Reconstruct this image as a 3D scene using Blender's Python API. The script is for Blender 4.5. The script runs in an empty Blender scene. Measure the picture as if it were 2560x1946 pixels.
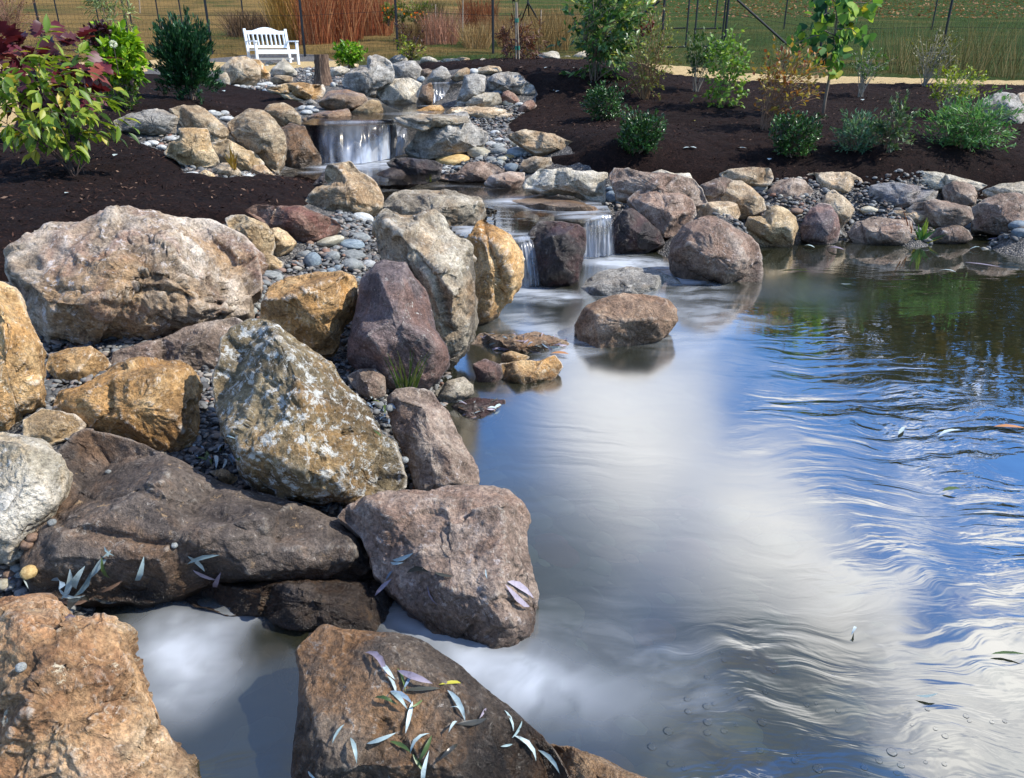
import bpy, math, random
import numpy as np
from mathutils import Vector, Matrix
from mathutils.geometry import delaunay_2d_cdt
from mathutils.bvhtree import BVHTree

SC = bpy.context.scene
COL = SC.collection
# ------------------------------------------------------------------ camera
CAMH, PITCH, FPX, CX, CY = 1.6, math.radians(23.8), 1932.0, 1280.0, 973.0
cam = bpy.data.cameras.new('camera'); cam.sensor_width = 36; cam.lens = FPX/2560*36
cam.clip_start = 0.05; cam.clip_end = 500
co = bpy.data.objects.new('camera', cam); COL.objects.link(co)
co.location = (0, 0, CAMH); co.rotation_euler = (math.pi/2-PITCH, 0, 0)
SC.camera = co
# ------------------------------------------------------------------ light
SUN_AZ, SUN_EL = math.radians(96), math.radians(46)      # azimuth from +Y towards +X
sun = bpy.data.lights.new('sun', 'SUN'); sun.energy = 4.3; sun.angle = math.radians(0.6); sun.color = (1, .95, .87)
so = bpy.data.objects.new('sun', sun); COL.objects.link(so)
sd = Vector((math.sin(SUN_AZ)*math.cos(SUN_EL), math.cos(SUN_AZ)*math.cos(SUN_EL), math.sin(SUN_EL)))
so.rotation_euler = (-sd).to_track_quat('-Z', 'Y').to_euler(); so.location = (20, 0, 25)
SC.view_settings.view_transform = 'Standard'; SC.view_settings.look = 'None'
SC.view_settings.gamma = 1; SC.view_settings.exposure = 0.62
SC.cycles.use_denoising = True
SC.cycles.max_bounces = 8; SC.cycles.transparent_max_bounces = 12; SC.cycles.caustics_reflective = False
SC.cycles.caustics_refractive = False
SKY_STRENGTH, CLOUD_RAD = 0.135, 1.6

def ray(u, v):
    dx, dy = (u-CX)/FPX, -(v-CY)/FPX
    d = np.array((dx, math.cos(PITCH)+dy*math.sin(PITCH), -math.sin(PITCH)+dy*math.cos(PITCH)))
    return d/np.linalg.norm(d)
CAMP = np.array((0, 0, CAMH))
def at_z(u, v, z):
    d = ray(u, v); return CAMP+d*((z-CAMH)/d[2])
def at_y(u, v, y):
    d = ray(u, v); return CAMP+d*(y/d[1])

# ------------------------------------------------------------------ node helper
class NT:
    def __init__(s, tree): s.t = tree; s.t.nodes.clear()
    def n(s, typ, ins=None, **props):
        nd = s.t.nodes.new(typ)
        for k, v in props.items(): setattr(nd, k, v)
        for k, v in (ins or {}).items(): s.set(nd, k, v)
        return nd
    def set(s, nd, k, v):
        sock = nd.inputs[k]
        if isinstance(v, bpy.types.NodeSocket): s.t.links.new(v, sock)
        elif isinstance(v, bpy.types.Node): s.t.links.new(v.outputs[0], sock)
        else:
            if isinstance(v, (tuple, list)) and len(v) == 3 and sock.type == 'RGBA': v = (*v, 1)
            sock.default_value = v
    def math(s, op, a, b=0.0, clamp=False):
        nd = s.n('ShaderNodeMath', operation=op, use_clamp=clamp); s.set(nd, 0, a); s.set(nd, 1, b); return nd.outputs[0]
    def ramp(s, fac, stops, interp='LINEAR'):
        nd = s.n('ShaderNodeValToRGB'); cr = nd.color_ramp; cr.interpolation = interp
        while len(cr.elements) < len(stops): cr.elements.new(0.5)
        for e, (p, c) in zip(cr.elements, stops):
            e.position = p; e.color = (c, c, c, 1) if isinstance(c, (int, float)) else (*c, 1)
        s.set(nd, 0, fac); return nd.outputs[0]
    def maprange(s, v, a, b, c=0., d=1., smooth=True):
        nd = s.n('ShaderNodeMapRange', interpolation_type='SMOOTHSTEP' if smooth else 'LINEAR')
        s.set(nd, 'Value', v)
        for k, x in zip(('From Min', 'From Max', 'To Min', 'To Max'), (a, b, c, d)): s.set(nd, k, x)
        return nd.outputs[0]
    def mix(s, fac, a, b, blend='MIX'):
        nd = s.n('ShaderNodeMix', data_type='RGBA', blend_type=blend)
        s.set(nd, 0, fac); s.set(nd, 6, a); s.set(nd, 7, b); return nd.outputs[2]
    def noise(s, vec, scale, detail=6, rough=.6, dist=0.):
        nd = s.n('ShaderNodeTexNoise', {'Scale': scale, 'Detail': detail, 'Roughness': rough, 'Distortion': dist})
        s.set(nd, 'Vector', vec); return nd.outputs['Fac']
    def vadd(s, a, b):
        nd = s.n('ShaderNodeVectorMath', operation='ADD'); s.set(nd, 0, a); s.set(nd, 1, b); return nd.outputs[0]
    def vmul(s, a, b):
        nd = s.n('ShaderNodeVectorMath', operation='MULTIPLY'); s.set(nd, 0, a); s.set(nd, 1, b); return nd.outputs[0]

# ------------------------------------------------------------------ world: sky with broken cloud
def build_world():
    w = bpy.data.worlds.new('World'); SC.world = w; w.use_nodes = True
    t = NT(w.node_tree)
    sky = t.n('ShaderNodeTexSky', sky_type='NISHITA', sun_disc=False, sun_elevation=SUN_EL, sun_rotation=SUN_AZ)
    sky.air_density = 1.3; sky.dust_density = .4; sky.ozone_density = 2.5
    dirn = t.n('ShaderNodeTexCoord').outputs['Generated']
    nz = t.n('ShaderNodeTexNoise', {'Scale': 3.2, 'Detail': 6, 'Roughness': .6}); t.set(nz, 'Vector', dirn)
    off = t.n('ShaderNodeVectorMath', operation='SUBTRACT'); t.set(off, 0, nz.outputs['Color']); off.inputs[1].default_value = (.5, .5, .5)
    wd = t.vadd(dirn, t.vmul(off.outputs[0], (.16, .16, .16)))
    nrm = t.n('ShaderNodeVectorMath', operation='NORMALIZE'); t.set(nrm, 0, wd); wd = nrm.outputs[0]
    def blob(u, v, r0, r1):
        d = ray(u, v); d[2] = -d[2]
        dt = t.n('ShaderNodeVectorMath', operation='DOT_PRODUCT'); t.set(dt, 0, wd); dt.inputs[1].default_value = tuple(d)
        return t.maprange(dt.outputs['Value'], math.cos(math.radians(r1)), math.cos(math.radians(r0)))
    st = t.vmul(dirn, (1, 1, 2.4))
    n1 = t.noise(st, 4.2, 9, .62, .6)
    cover = t.maprange(n1, .50, .64)
    pos = None
    for b in ((1540, 1070, 2, 8), (1570, 1230, 1, 6), (1880, 1330, 1, 8), (2150, 1480, 2, 9), (2440, 1600, 2, 9), (2500, 1850, 3, 10), (1500, 960, 1, 5)):
        x = blob(*b); pos = x if pos is None else t.math('MAXIMUM', pos, x)
    neg = None; negr = None
    for b in ((1200, 1130, 3, 8), (1300, 1390, 4, 9.5), (1300, 1620, 5, 12)):
        x = blob(*b); neg = x if neg is None else t.math('MAXIMUM', neg, x)
    for b in ((2200, 1030, 3, 9), (2480, 1200, 3, 8), (2520, 1400, 1, 5), (2150, 1330, .5, 3.5), (2330, 1540, .5, 3)):
        x = blob(*b); negr = x if negr is None else t.math('MAXIMUM', negr, x)
    m = t.math('MAXIMUM', t.math('MULTIPLY', cover, .9), t.math('MULTIPLY', pos, t.maprange(n1, .28, .5, .45, 1.)))
    m = t.math('MULTIPLY', m, t.math('SUBTRACT', 1., t.math('MULTIPLY', neg, .97)))
    m = t.math('MULTIPLY', m, t.math('SUBTRACT', 1., t.math('MULTIPLY', negr, .97)))
    fleck = t.math('MULTIPLY', t.maprange(t.noise(t.vadd(st, (7, 2, 4)), 9, 8, .62, .5), .51, .64), t.math('MULTIPLY', negr, .95)); m = t.math('MAXIMUM', m, fleck)
    shade = t.ramp(t.noise(t.vadd(st, (3, 1, 2)), 6, 6, .6), [(.34, (.40, .43, .5)), (.58, (1, .985, .96))])
    cl = t.n('ShaderNodeMix', data_type='RGBA', blend_type='MULTIPLY', clamp_result=False); cl.inputs[0].default_value = 1
    t.set(cl, 6, shade); cl.inputs[7].default_value = (CLOUD_RAD, CLOUD_RAD, CLOUD_RAD, 1)
    sk = t.vmul(sky.outputs[0], (SKY_STRENGTH*.42, SKY_STRENGTH*.75, SKY_STRENGTH*1.2))
    col = t.mix(m, sk, cl.outputs[2])
    gr = None
    for b in ((1280, 1560, 5, 14), (1760, 1830, 5, 13), (560, 1800, 6, 18)):
        x = blob(*b); gr = x if gr is None else t.math('MAXIMUM', gr, x)
    col = t.mix(t.math('MULTIPLY', gr, t.maprange(n1, .3, .6, .5, .92)), col, (.14, .165, .19))
    bg = t.n('ShaderNodeBackground', {'Strength': 1.0}); t.set(bg, 'Color', col)
    out = t.n('ShaderNodeOutputWorld'); t.set(out, 'Surface', bg)
build_world()

# ------------------------------------------------------------------ numpy noise
_rs = np.random.RandomState(7)
_perm = np.concatenate([_rs.permutation(256)]*3)
_grad = _rs.normal(size=(256, 3)); _grad /= np.linalg.norm(_grad, axis=1)[:, None]
def noise3(p):
    p = np.asarray(p, float); i = np.floor(p).astype(int); f = p-i; i &= 255
    u = f*f*f*(f*(f*6-15)+10)
    out = 0
    for dx in (0, 1):
        for dy in (0, 1):
            for dz in (0, 1):
                h = _perm[_perm[_perm[i[:, 0]+dx]+i[:, 1]+dy]+i[:, 2]+dz]
                g = _grad[h]
                d = (g*(f-np.array((dx, dy, dz)))).sum(1)
                wgt = (u[:, 0] if dx else 1-u[:, 0])*(u[:, 1] if dy else 1-u[:, 1])*(u[:, 2] if dz else 1-u[:, 2])
                out = out+wgt*d
    return out*1.5
def cells(p):
    """flat tilted facets, one per cell of a jittered lattice"""
    i0 = np.floor(p).astype(int); best = np.full(len(p), 9.); val = np.zeros(len(p)); gap = np.full(len(p), 9.)
    for dx in (-1, 0, 1):
        for dy in (-1, 0, 1):
            for dz in (-1, 0, 1):
                c = i0+np.array((dx, dy, dz)); k = c & 255; h = _perm[_perm[_perm[k[:, 0]]+k[:, 1]]+k[:, 2]]
                o = p-(c+.5+.42*_grad[h]); d = np.abs(o).sum(1)*.6+np.sqrt((o*o).sum(1))*.5; m = d < best
                g = _grad[(h*7+31) & 255]; val = np.where(m, (o*g).sum(1)+.12*g[:, 0], val); best = np.where(m, d, best)
    return val
def fbm(p, o=4, gain=.5):
    s, a = 0, 1.
    for k in range(o): s = s+a*noise3(p*2**k+k*17.3); a *= gain
    return s
def ridged(p, o=4, gain=.5):
    s, a = 0, 1.
    for k in range(o): s = s+a*(1-2*np.abs(noise3(p*2**k+k*11.7))); a *= gain
    return s
def sstep(a, b, x):
    t = np.clip((x-a)/(b-a), 0, 1); return t*t*(3-2*t)

# ------------------------------------------------------------------ mesh helpers
def mesh_np(name, V, faces, mat=None, smooth=True, attrs=None, parent=None, loc=None):
    """V (n,3); faces: list of (m,k) int arrays."""
    me = bpy.data.meshes.new(name)
    V = np.asarray(V, np.float32); me.vertices.add(len(V)); me.vertices.foreach_set('co', V.ravel())
    faces = [np.asarray(f, np.int32) for f in (faces if isinstance(faces, list) else [faces]) if len(f)]
    nl = sum(f.size for f in faces); nf = sum(len(f) for f in faces)
    me.loops.add(nl); me.polygons.add(nf)
    me.loops.foreach_set('vertex_index', np.concatenate([f.ravel() for f in faces]))
    tot = np.concatenate([np.full(len(f), f.shape[1], np.int32) for f in faces])
    st = np.concatenate([[0], np.cumsum(tot)[:-1]]).astype(np.int32)
    me.polygons.foreach_set('loop_start', st); me.polygons.foreach_set('loop_total', tot)
    me.polygons.foreach_set('use_smooth', np.full(nf, smooth))
    for k, a in (attrs or {}).items():
        at = me.attributes.new(k, 'FLOAT', 'POINT'); at.data.foreach_set('value', np.asarray(a, np.float32))
    me.update(calc_edges=True); me.validate()
    if mat: me.materials.append(mat)
    o = bpy.data.objects.new(name, me); COL.objects.link(o)
    if parent: o.parent = parent
    if loc is not None: o.location = loc
    return o
def tag(o, label=None, cat=None, group=None, kind=None):
    if label: o['label'] = label
    if cat: o['category'] = cat
    if group: o['group'] = group
    if kind: o['kind'] = kind
    return o
def thing(name, loc, label, cat, group=None, rz=0):
    o = bpy.data.objects.new(name, None); COL.objects.link(o); o.location = loc; o.rotation_euler = (0, 0, rz); o.empty_display_size = .05
    return tag(o, label, cat, group)
class MB:
    """collects boxes and tubes into one mesh"""
    def __init__(s): s.V = []; s.F4 = []; s.F3 = []; s.k = 0
    def box(s, c, d, R=None):
        c = np.array(c, float); h = np.array(d, float)/2
        b = np.array([(x, y, z) for x in (-1, 1) for y in (-1, 1) for z in (-1, 1)])*h
        if R is not None: b = b@np.array(R).T
        s.V.append(b+c)
        s.F4 += [[s.k+i for i in f] for f in ((0, 1, 3, 2), (4, 6, 7, 5), (0, 4, 5, 1), (2, 3, 7, 6), (0, 2, 6, 4), (1, 5, 7, 3))]
        s.k += 8; return s
    def bar(s, a, b, w, t, up=(0, 0, 1)):
        a, b = np.array(a, float), np.array(b, float); x = b-a; L = np.linalg.norm(x); x /= L
        y = np.cross(up, x); y /= np.linalg.norm(y); z = np.cross(x, y)
        return s.box((a+b)/2, (L, w, t), np.stack([x, y, z], 1))
    def tube(s, pts, rad, n=6):
        pts = np.array(pts, float); m = len(pts); rad = np.broadcast_to(rad, m)
        tan = np.gradient(pts, axis=0); tan /= np.linalg.norm(tan, axis=1)[:, None]+1e-9
        ref = np.array((0, 0, 1.)) if abs(tan[0][2]) < .9 else np.array((1., 0, 0))
        ang = np.arange(n)*2*math.pi/n; rings = []
        for p, t_, r in zip(pts, tan, rad):
            a = np.cross(t_, ref); a /= np.linalg.norm(a)+1e-9; b = np.cross(t_, a)
            rings.append(p+r*(np.cos(ang)[:, None]*a+np.sin(ang)[:, None]*b))
        s.V.append(np.concatenate(rings))
        for j in range(m-1):
            for i in range(n):
                a, b = s.k+j*n+i, s.k+j*n+(i+1) % n; s.F4.append([a, b, b+n, a+n])
        s.V.append(np.stack([pts[0], pts[-1]])); c0 = s.k+m*n
        for i in range(n):
            s.F3.append([s.k+(i+1) % n, s.k+i, c0]); s.F3.append([s.k+(m-1)*n+i, s.k+(m-1)*n+(i+1) % n, c0+1])
        s.k += m*n+2; return s
    def build(s, name, mat, parent=None, smooth=False):
        fs = []
        if s.F4: fs.append(np.array(s.F4))
        if s.F3: fs.append(np.array(s.F3))
        return mesh_np(name, np.concatenate(s.V), fs, mat, smooth, parent=parent)

# ------------------------------------------------------------------ crops of the photograph used when measuring it
KR = dict(A=(0, 0, .40724), B=(700, 0, .40724), C=(1400, 0, .52489), D=(0, 480, .40724), E=(800, 400, .49774), F=(0, 980, .49774),
          G=(0, 1380, .49774), H=(700, 1200, .44395), I=(1500, 360, .47964), J=(0, 0, .31674), K=(500, 0, .27149), L=(1000, 0, .31674),
          M=(1600, 0, .43439), N=(560, 480, .22624), P=(1560, 1480, .45249), Q=(1100, 900, .66063), S=(0, 0, 1.))
def px(K, x, y):
    a, b, s = KR[K]; return a+x*s, b+y*s
def pxs(K, pts): return [px(K, *p[:2]) for p in pts]

# ------------------------------------------------------------------ terrain
CTRL = []
def cz(z, *uv):
    for u, v in uv: p = at_z(u, v, z); CTRL.append(p)
def cw(*p): CTRL.extend(np.array(q, float) for q in p)
cz(.08, (0, 1946), (60, 1700)); cz(-.18, (460, 1650), (560, 1850), (620, 1520), (480, 1500)); cz(.05, (150, 1560), (0, 1480)); cz(-.06, (900, 1850), (850, 1560), (1000, 1500))
cz(.2, (0, 1250), (300, 1250)); cz(.27, (60, 1100), (300, 900), (130, 900)); cz(.17, (520, 1130), (700, 1180)); cz(.13, (900, 1000), (860, 920))
cz(.06, (980, 1100), (1000, 960)); cz(-.02, (1110, 1010), (1060, 1200)); cz(-.12, (1200, 1100), (1240, 1300), (1330, 1450))
cz(.6, (300, 530), (0, 560)); cz(.56, (600, 510)); cz(.66, (200, 460)); cz(.54, (720, 465)); cz(.76, (0, 380)); cz(.86, (300, 300)); cz(.92, (500, 270)); cz(.78, (480, 350)); cz(.7, (420, 400))
cz(.38, (820, 620)); cz(.32, (680, 720)); cz(.4, (900, 560)); cz(.3, (950, 640)); cz(.5, (600, 445), (500, 440)); cz(.66, (650, 330)); cz(.85, (700, 290), (600, 270))
cz(.22, (1000, 470), (1200, 490), (1380, 500)); cz(-.2, (1300, 780), (1500, 680), (1400, 660), (1250, 720)); cz(.36, (850, 420), (950, 430)); cz(.78, (900, 300)); cz(.8, (1050, 268))
cz(.4, (1240, 430), (1350, 430)); cz(.52, (1240, 375)); cz(.68, (1225, 310)); cz(.78, (1280, 285)); cz(.85, (1180, 270)); cz(.55, (1400, 390)); cz(.93, (1350, 250), (1500, 250))
cw(at_y(1100, 205, 12.3), at_y(880, 225, 12.0)); cz(1.1, (800, 214)); cz(1.02, (700, 225), (640, 215))
cz(.42, (1700, 440), (2000, 446), (2300, 452)); cz(.38, (2560, 460), (2900, 470)); cz(.46, (1560, 430)); cz(.7, (1700, 330), (2300, 330)); cz(.66, (2560, 340)); cz(1.06, (2000, 216), (2300, 220)); cz(1.02, (2560, 222), (2900, 230)); cz(1.12, (1700, 205)); cz(1.2, (1500, 195))
cw(at_y(1310, 155, 14.5), at_y(1000, 158, 14.5), at_y(1150, 160, 14)); cw(at_y(640, 167, 17.2), at_y(760, 170, 16.8), at_y(300, 160, 16), at_y(560, 190, 14)); cw(at_y(20, 170, 14), at_y(0, 250, 9.5))
cz(-.12, (1560, 600), (1640, 620)); cz(.1, (1600, 530)); cz(.2, (1850, 560), (2000, 540), (2300, 540), (2600, 560)); cz(-.05, (1850, 612), (2150, 606), (2500, 592), (2700, 600)); cz(-.25, (1900, 680), (2300, 660), (2700, 700))
cz(-.42, (1800, 1000), (2300, 850), (2500, 1300), (1600, 900), (3000, 1200)); cz(-.35, (1700, 1500), (2200, 1700), (1500, 1250), (2600, 1900)); cz(-.22, (1480, 1800), (1750, 1900))
cw((-1.2, .4, .1), (0, .4, 0), (1.2, .4, -.2), (3, 1, -.4), (6, 3, -.4), (8, 6, 0), (9, 9, .6), (-4, 2, .5), (-6, 5, .8), (-8, 9, 1.), (-3, 3.5, .45))
for u in (-600, 115, 532, 763, 995, 1233, 1460, 1720, 2041, 2350, 3000):
    v = {115: 142, 1720: 128, 2041: 176, 2350: 165, 3000: 170, 995: 136, -600: 150}.get(u, 143); cw(at_y(u, v, 18.9))
for X in (-60, -30, -12, 0, 12, 30, 60):
    for Y in (22, 30, 45, 70, 110):
        d = Y-16; cw((X*max(Y, 30)/40, Y, 1.42+.05*d+.0011*d*d-(.0 if X < 5 else .004*d)))
CTRL = np.array(CTRL)
_c2 = .12
def _rbf_setup():
    P = CTRL[:, :2]; r = np.sqrt(((P[:, None]-P[None])**2).sum(2)+_c2)
    n = len(P); A = np.zeros((n+3, n+3)); A[:n, :n] = -r+np.eye(n)*.01
    A[:n, n] = 1; A[:n, n+1:] = P; A[n, :n] = 1; A[n+1:, :n] = P.T
    return np.linalg.solve(A, np.concatenate([CTRL[:, 2], [0, 0, 0]]))
_W = _rbf_setup()
def T(x, y):
    x = np.atleast_1d(np.asarray(x, float)); y = np.atleast_1d(np.asarray(y, float)); sh = x.shape
    x, y = x.ravel(), y.ravel(); out = np.empty(len(x)); n = len(CTRL)
    for k in range(0, len(x), 20000):
        a, b = x[k:k+20000], y[k:k+20000]
        r = np.sqrt((a[:, None]-CTRL[:, 0])**2+(b[:, None]-CTRL[:, 1])**2+_c2)
        out[k:k+20000] = -r@_W[:n]+_W[n]+_W[n+1]*a+_W[n+2]*b
    return out.reshape(sh)
_ts = np.concatenate([np.arange(1.2, 6, .03), np.arange(6, 20, .06), np.arange(20, 120, .4)])
def on_ground(u, v):
    """the point of the ground seen at this place of the photograph"""
    d = ray(u, v); p = CAMP+d*_ts[:, None]; g = p[:, 2]-T(p[:, 0], p[:, 1])
    k = np.argmax(g < 0)
    if g[k] >= 0: return p[-1]
    if k == 0: return p[0]
    a = g[k-1]/(g[k-1]-g[k]); return p[k-1]*(1-a)+p[k]*a
def ground_poly(K, pts): return np.array([on_ground(*px(K, *p))[:2] for p in pts])
def fan(y0, y1, ny, nx, s0=-.85, s1=.85):
    """a grid of ground points, finer near the camera"""
    yy = y0*(y1/y0)**(np.arange(ny)/(ny-1)); ss = np.linspace(s0, s1, nx)
    Y = np.repeat(yy[:, None], nx, 1); X = ss[None]*(yy[:, None]+.8); return X, Y
def gridfaces(ny, nx):
    i = np.arange(ny*nx).reshape(ny, nx)
    return np.stack([i[:-1, :-1], i[:-1, 1:], i[1:, 1:], i[1:, :-1]], -1).reshape(-1, 4)
def sdist(P, poly):
    """signed distance to a polygon, positive inside"""
    poly = np.asarray(poly); n = len(poly); best = np.full(len(P), 1e9); ins = np.zeros(len(P), bool)
    for k in range(n):
        a, b = poly[k], poly[(k+1) % n]; e = b-a; w = P-a
        t = np.clip((w@e)/(e@e+1e-12), 0, 1); d = ((w-t[:, None]*e)**2).sum(1); best = np.minimum(best, d)
        c = ((a[1] > P[:, 1]) != (b[1] > P[:, 1])); xx = a[0]+(P[:, 1]-a[1])*(b[0]-a[0])/((b[1]-a[1]) if b[1] != a[1] else 1e-9)
        ins ^= c & (P[:, 0] < xx)
    return np.sqrt(best)*np.where(ins, 1, -1)
def compact(V, F, keep, attrs=None):
    F = F[keep]; used = np.unique(F); m = np.full(len(V), -1); m[used] = np.arange(len(used))
    return V[used], m[F], {k: a[used] for k, a in (attrs or {}).items()}
def sheet(name, poly, grid, lift, mat, edge=.12, amp=.02, wob=.1, kind='structure', fr=6.):
    X, Y = grid; ny, nx = X.shape; P = np.stack([X.ravel(), Y.ravel()], 1); Z = T(P[:, 0], P[:, 1])
    q = np.stack([P[:, 0], P[:, 1], Z], 1)
    d = sdist(P, poly)+wob*fbm(q*1.3, 3)
    s = sstep(-edge, edge, d)
    z = Z-.05+(lift+.05)*s+amp*s*(fbm(q*fr, 4)+.6*fbm(q*1.1+9, 2))
    V = np.stack([P[:, 0], P[:, 1], z], 1); F = gridfaces(ny, nx)
    V, F, _ = compact(V, F, (d[F] > -edge).any(1))
    return tag(mesh_np(name, V, F, mat), kind=kind)
# ------------------------------------------------------------------ materials
def newmat(name):
    m = bpy.data.materials.new(name); m.use_nodes = True; return m, NT(m.node_tree)
def finish(t, bsdf, disp=None):
    o = t.n('ShaderNodeOutputMaterial'); t.set(o, 'Surface', bsdf)
def bump(t, h, strength, dist, normal=None):
    b = t.n('ShaderNodeBump', {'Strength': strength, 'Distance': dist}); t.set(b, 'Height', h)
    if normal is not None: t.set(b, 'Normal', normal)
    return b.outputs[0]
def S(r, g, b):
    f = lambda c: (c/255/12.92) if c <= 10 else ((c/255+.055)/1.055)**2.4
    return f(r), f(g), f(b)

def rock_mat(name, c1, c2, c3, stain=None, stain_amt=.5, lichen=.0, lichen_col=(205, 200, 188), dark=.5, edge=.35, scale=1., wet=None, rough=.85, band=0., crack=.5, gain=1., blotch=None):
    m, t = newmat(name)
    tc = t.n('ShaderNodeTexCoord').outputs['Object']; oi = t.n('ShaderNodeObjectInfo')
    rv = t.n('ShaderNodeCombineXYZ'); 
    for k, mul in ((0, 37.), (1, 19.), (2, 53.)): t.set(rv, k, t.math('MULTIPLY', oi.outputs['Random'], mul))
    p = t.vadd(tc, rv.outputs[0])
    def pn(off, sc, det=8, ro=.62, di=.0): return t.noise(t.vadd(p, off), sc*scale, det, ro, di)
    if band:
        mp = t.n('ShaderNodeMapping', {'Rotation': (.5, .35, .4), 'Scale': (1, 1.4, 4.)}); t.set(mp, 'Vector', p); pb = mp.outputs[0]
        base = t.math('ADD', t.math('MULTIPLY', t.noise(pb, 3.*scale, 8, .65, 1.), band), t.math('MULTIPLY', pn((1, 2, 3), 3., 9, .65, .5), 1-band))
    else: base = pn((1, 2, 3), 3., 9, .65, .6)
    col = t.ramp(base, [(.34, S(*c1)), (.5, S(*c2)), (.66, S(*c3))])
    if blotch: col = t.mix(t.maprange(pn((4, 4, 1), 1.6, 5, .55, .3), .5, .62, 0, .75), col, S(*blotch))
    if stain: col = t.mix(t.math('MULTIPLY', t.maprange(pn((9, 1, 5), 2.3, 8, .66, .8), .46, .62), stain_amt), col, S(*stain))
    med = pn((3, 8, 2), 13, 8, .7)
    fine = pn((5, 5, 5), 75, 5, .7)
    col = t.mix(1., col, t.ramp(med, [(.3, 1-.8*dark), (.48, 1.0), (.7, 1.38)]), 'MULTIPLY')
    col = t.mix(1., col, t.ramp(fine, [(.33, .5), (.5, 1.), (.68, 1.5)]), 'MULTIPLY')
    if lichen:
        lm = t.math('MULTIPLY', t.maprange(pn((7, 0, 1), 21, 10, .8, .15), .595-.1*lichen, .65-.09*lichen), t.maprange(pn((2, 6, 1), 1.7, 4, .6), .44-.2*lichen, .6-.18*lichen))
        col = t.mix(t.math('MULTIPLY', lm, .85), col, S(*lichen_col))
    fk = t.math('MULTIPLY', t.maprange(pn((3, 1, 6), 30, 9, .8, .4), .575, .63), t.maprange(base, .4, .6, .25, 1.)); col = t.mix(t.math('MULTIPLY', fk, .5), col, S(216, 206, 190))
    fd = t.maprange(pn((8, 2, 6), 42, 8, .8), .4, .34, 0, .6); col = t.mix(fd, col, tuple(x*.4 for x in S(*c1)))
    # pits and dark mineral specks
    sp = t.maprange(pn((1, 9, 4), 30, 4, .6), .64, .7, 0, .6); col = t.mix(sp, col, tuple(x*.35 for x in S(*c1)))
    # worn, paler arrises
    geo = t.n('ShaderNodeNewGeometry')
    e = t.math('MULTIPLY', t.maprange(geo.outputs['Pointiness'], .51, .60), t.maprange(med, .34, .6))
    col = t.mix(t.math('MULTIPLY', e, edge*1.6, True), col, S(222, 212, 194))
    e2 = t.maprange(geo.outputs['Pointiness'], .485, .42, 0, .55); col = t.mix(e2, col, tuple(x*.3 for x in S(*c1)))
    # cracks
    wv = t.vadd(p, t.vmul(t.n('ShaderNodeTexNoise', {'Scale': 3., 'Detail': 5., 'Vector': p}).outputs['Color'], (.5, .5, .5)))
    vo = t.n('ShaderNodeTexVoronoi', {'Scale': 3.2*scale}, feature='DISTANCE_TO_EDGE'); t.set(vo, 'Vector', wv)
    ck = t.math('MULTIPLY', t.maprange(vo.outputs['Distance'], .0, .035, 1, 0), t.maprange(pn((8, 3, 3), 2.2, 3), .5, .62))
    ck = t.math('MULTIPLY', ck, crack); col = t.mix(t.math('MULTIPLY', ck, .7), col, tuple(x*.25 for x in S(*c1)))
    col = t.mix(1., col, t.ramp(oi.outputs['Random'], [(0, .88), (1, 1.12)]), 'MULTIPLY')
    if gain != 1: col = t.mix(1., col, (gain, gain, gain), 'MULTIPLY')
    r = rough
    if wet is not None:
        zz = t.n('ShaderNodeSeparateXYZ', {'Vector': geo.outputs['Position']}).outputs[2]
        wm = t.maprange(t.math('ADD', zz, t.math('MULTIPLY', pn((0, 0, 7), 7, 5), -.12)), wet-.1, wet+.02, 1, 0)
        col = t.mix(wm, col, t.mix(1., col, (.36, .33, .3), 'MULTIPLY')); r = t.maprange(wm, 0, 1, rough, .28)
    h = t.math('ADD', t.math('MULTIPLY', med, .55), t.math('MULTIPLY', fine, .22)); h = t.math('ADD', h, t.math('MULTIPLY', base, .9))
    h = t.math('SUBTRACT', h, t.math('MULTIPLY', ck, .35))
    h = t.math('ADD', h, t.math('MULTIPLY', pn((6, 2, 8), 190, 3, .6), .1))
    b = t.n('ShaderNodeBsdfPrincipled'); t.set(b, 'Base Color', col); t.set(b, 'Roughness', r); b.inputs['Specular IOR Level'].default_value = .35
    t.set(b, 'Normal', bump(t, h, 1., .05))
    finish(t, b); return m

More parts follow.
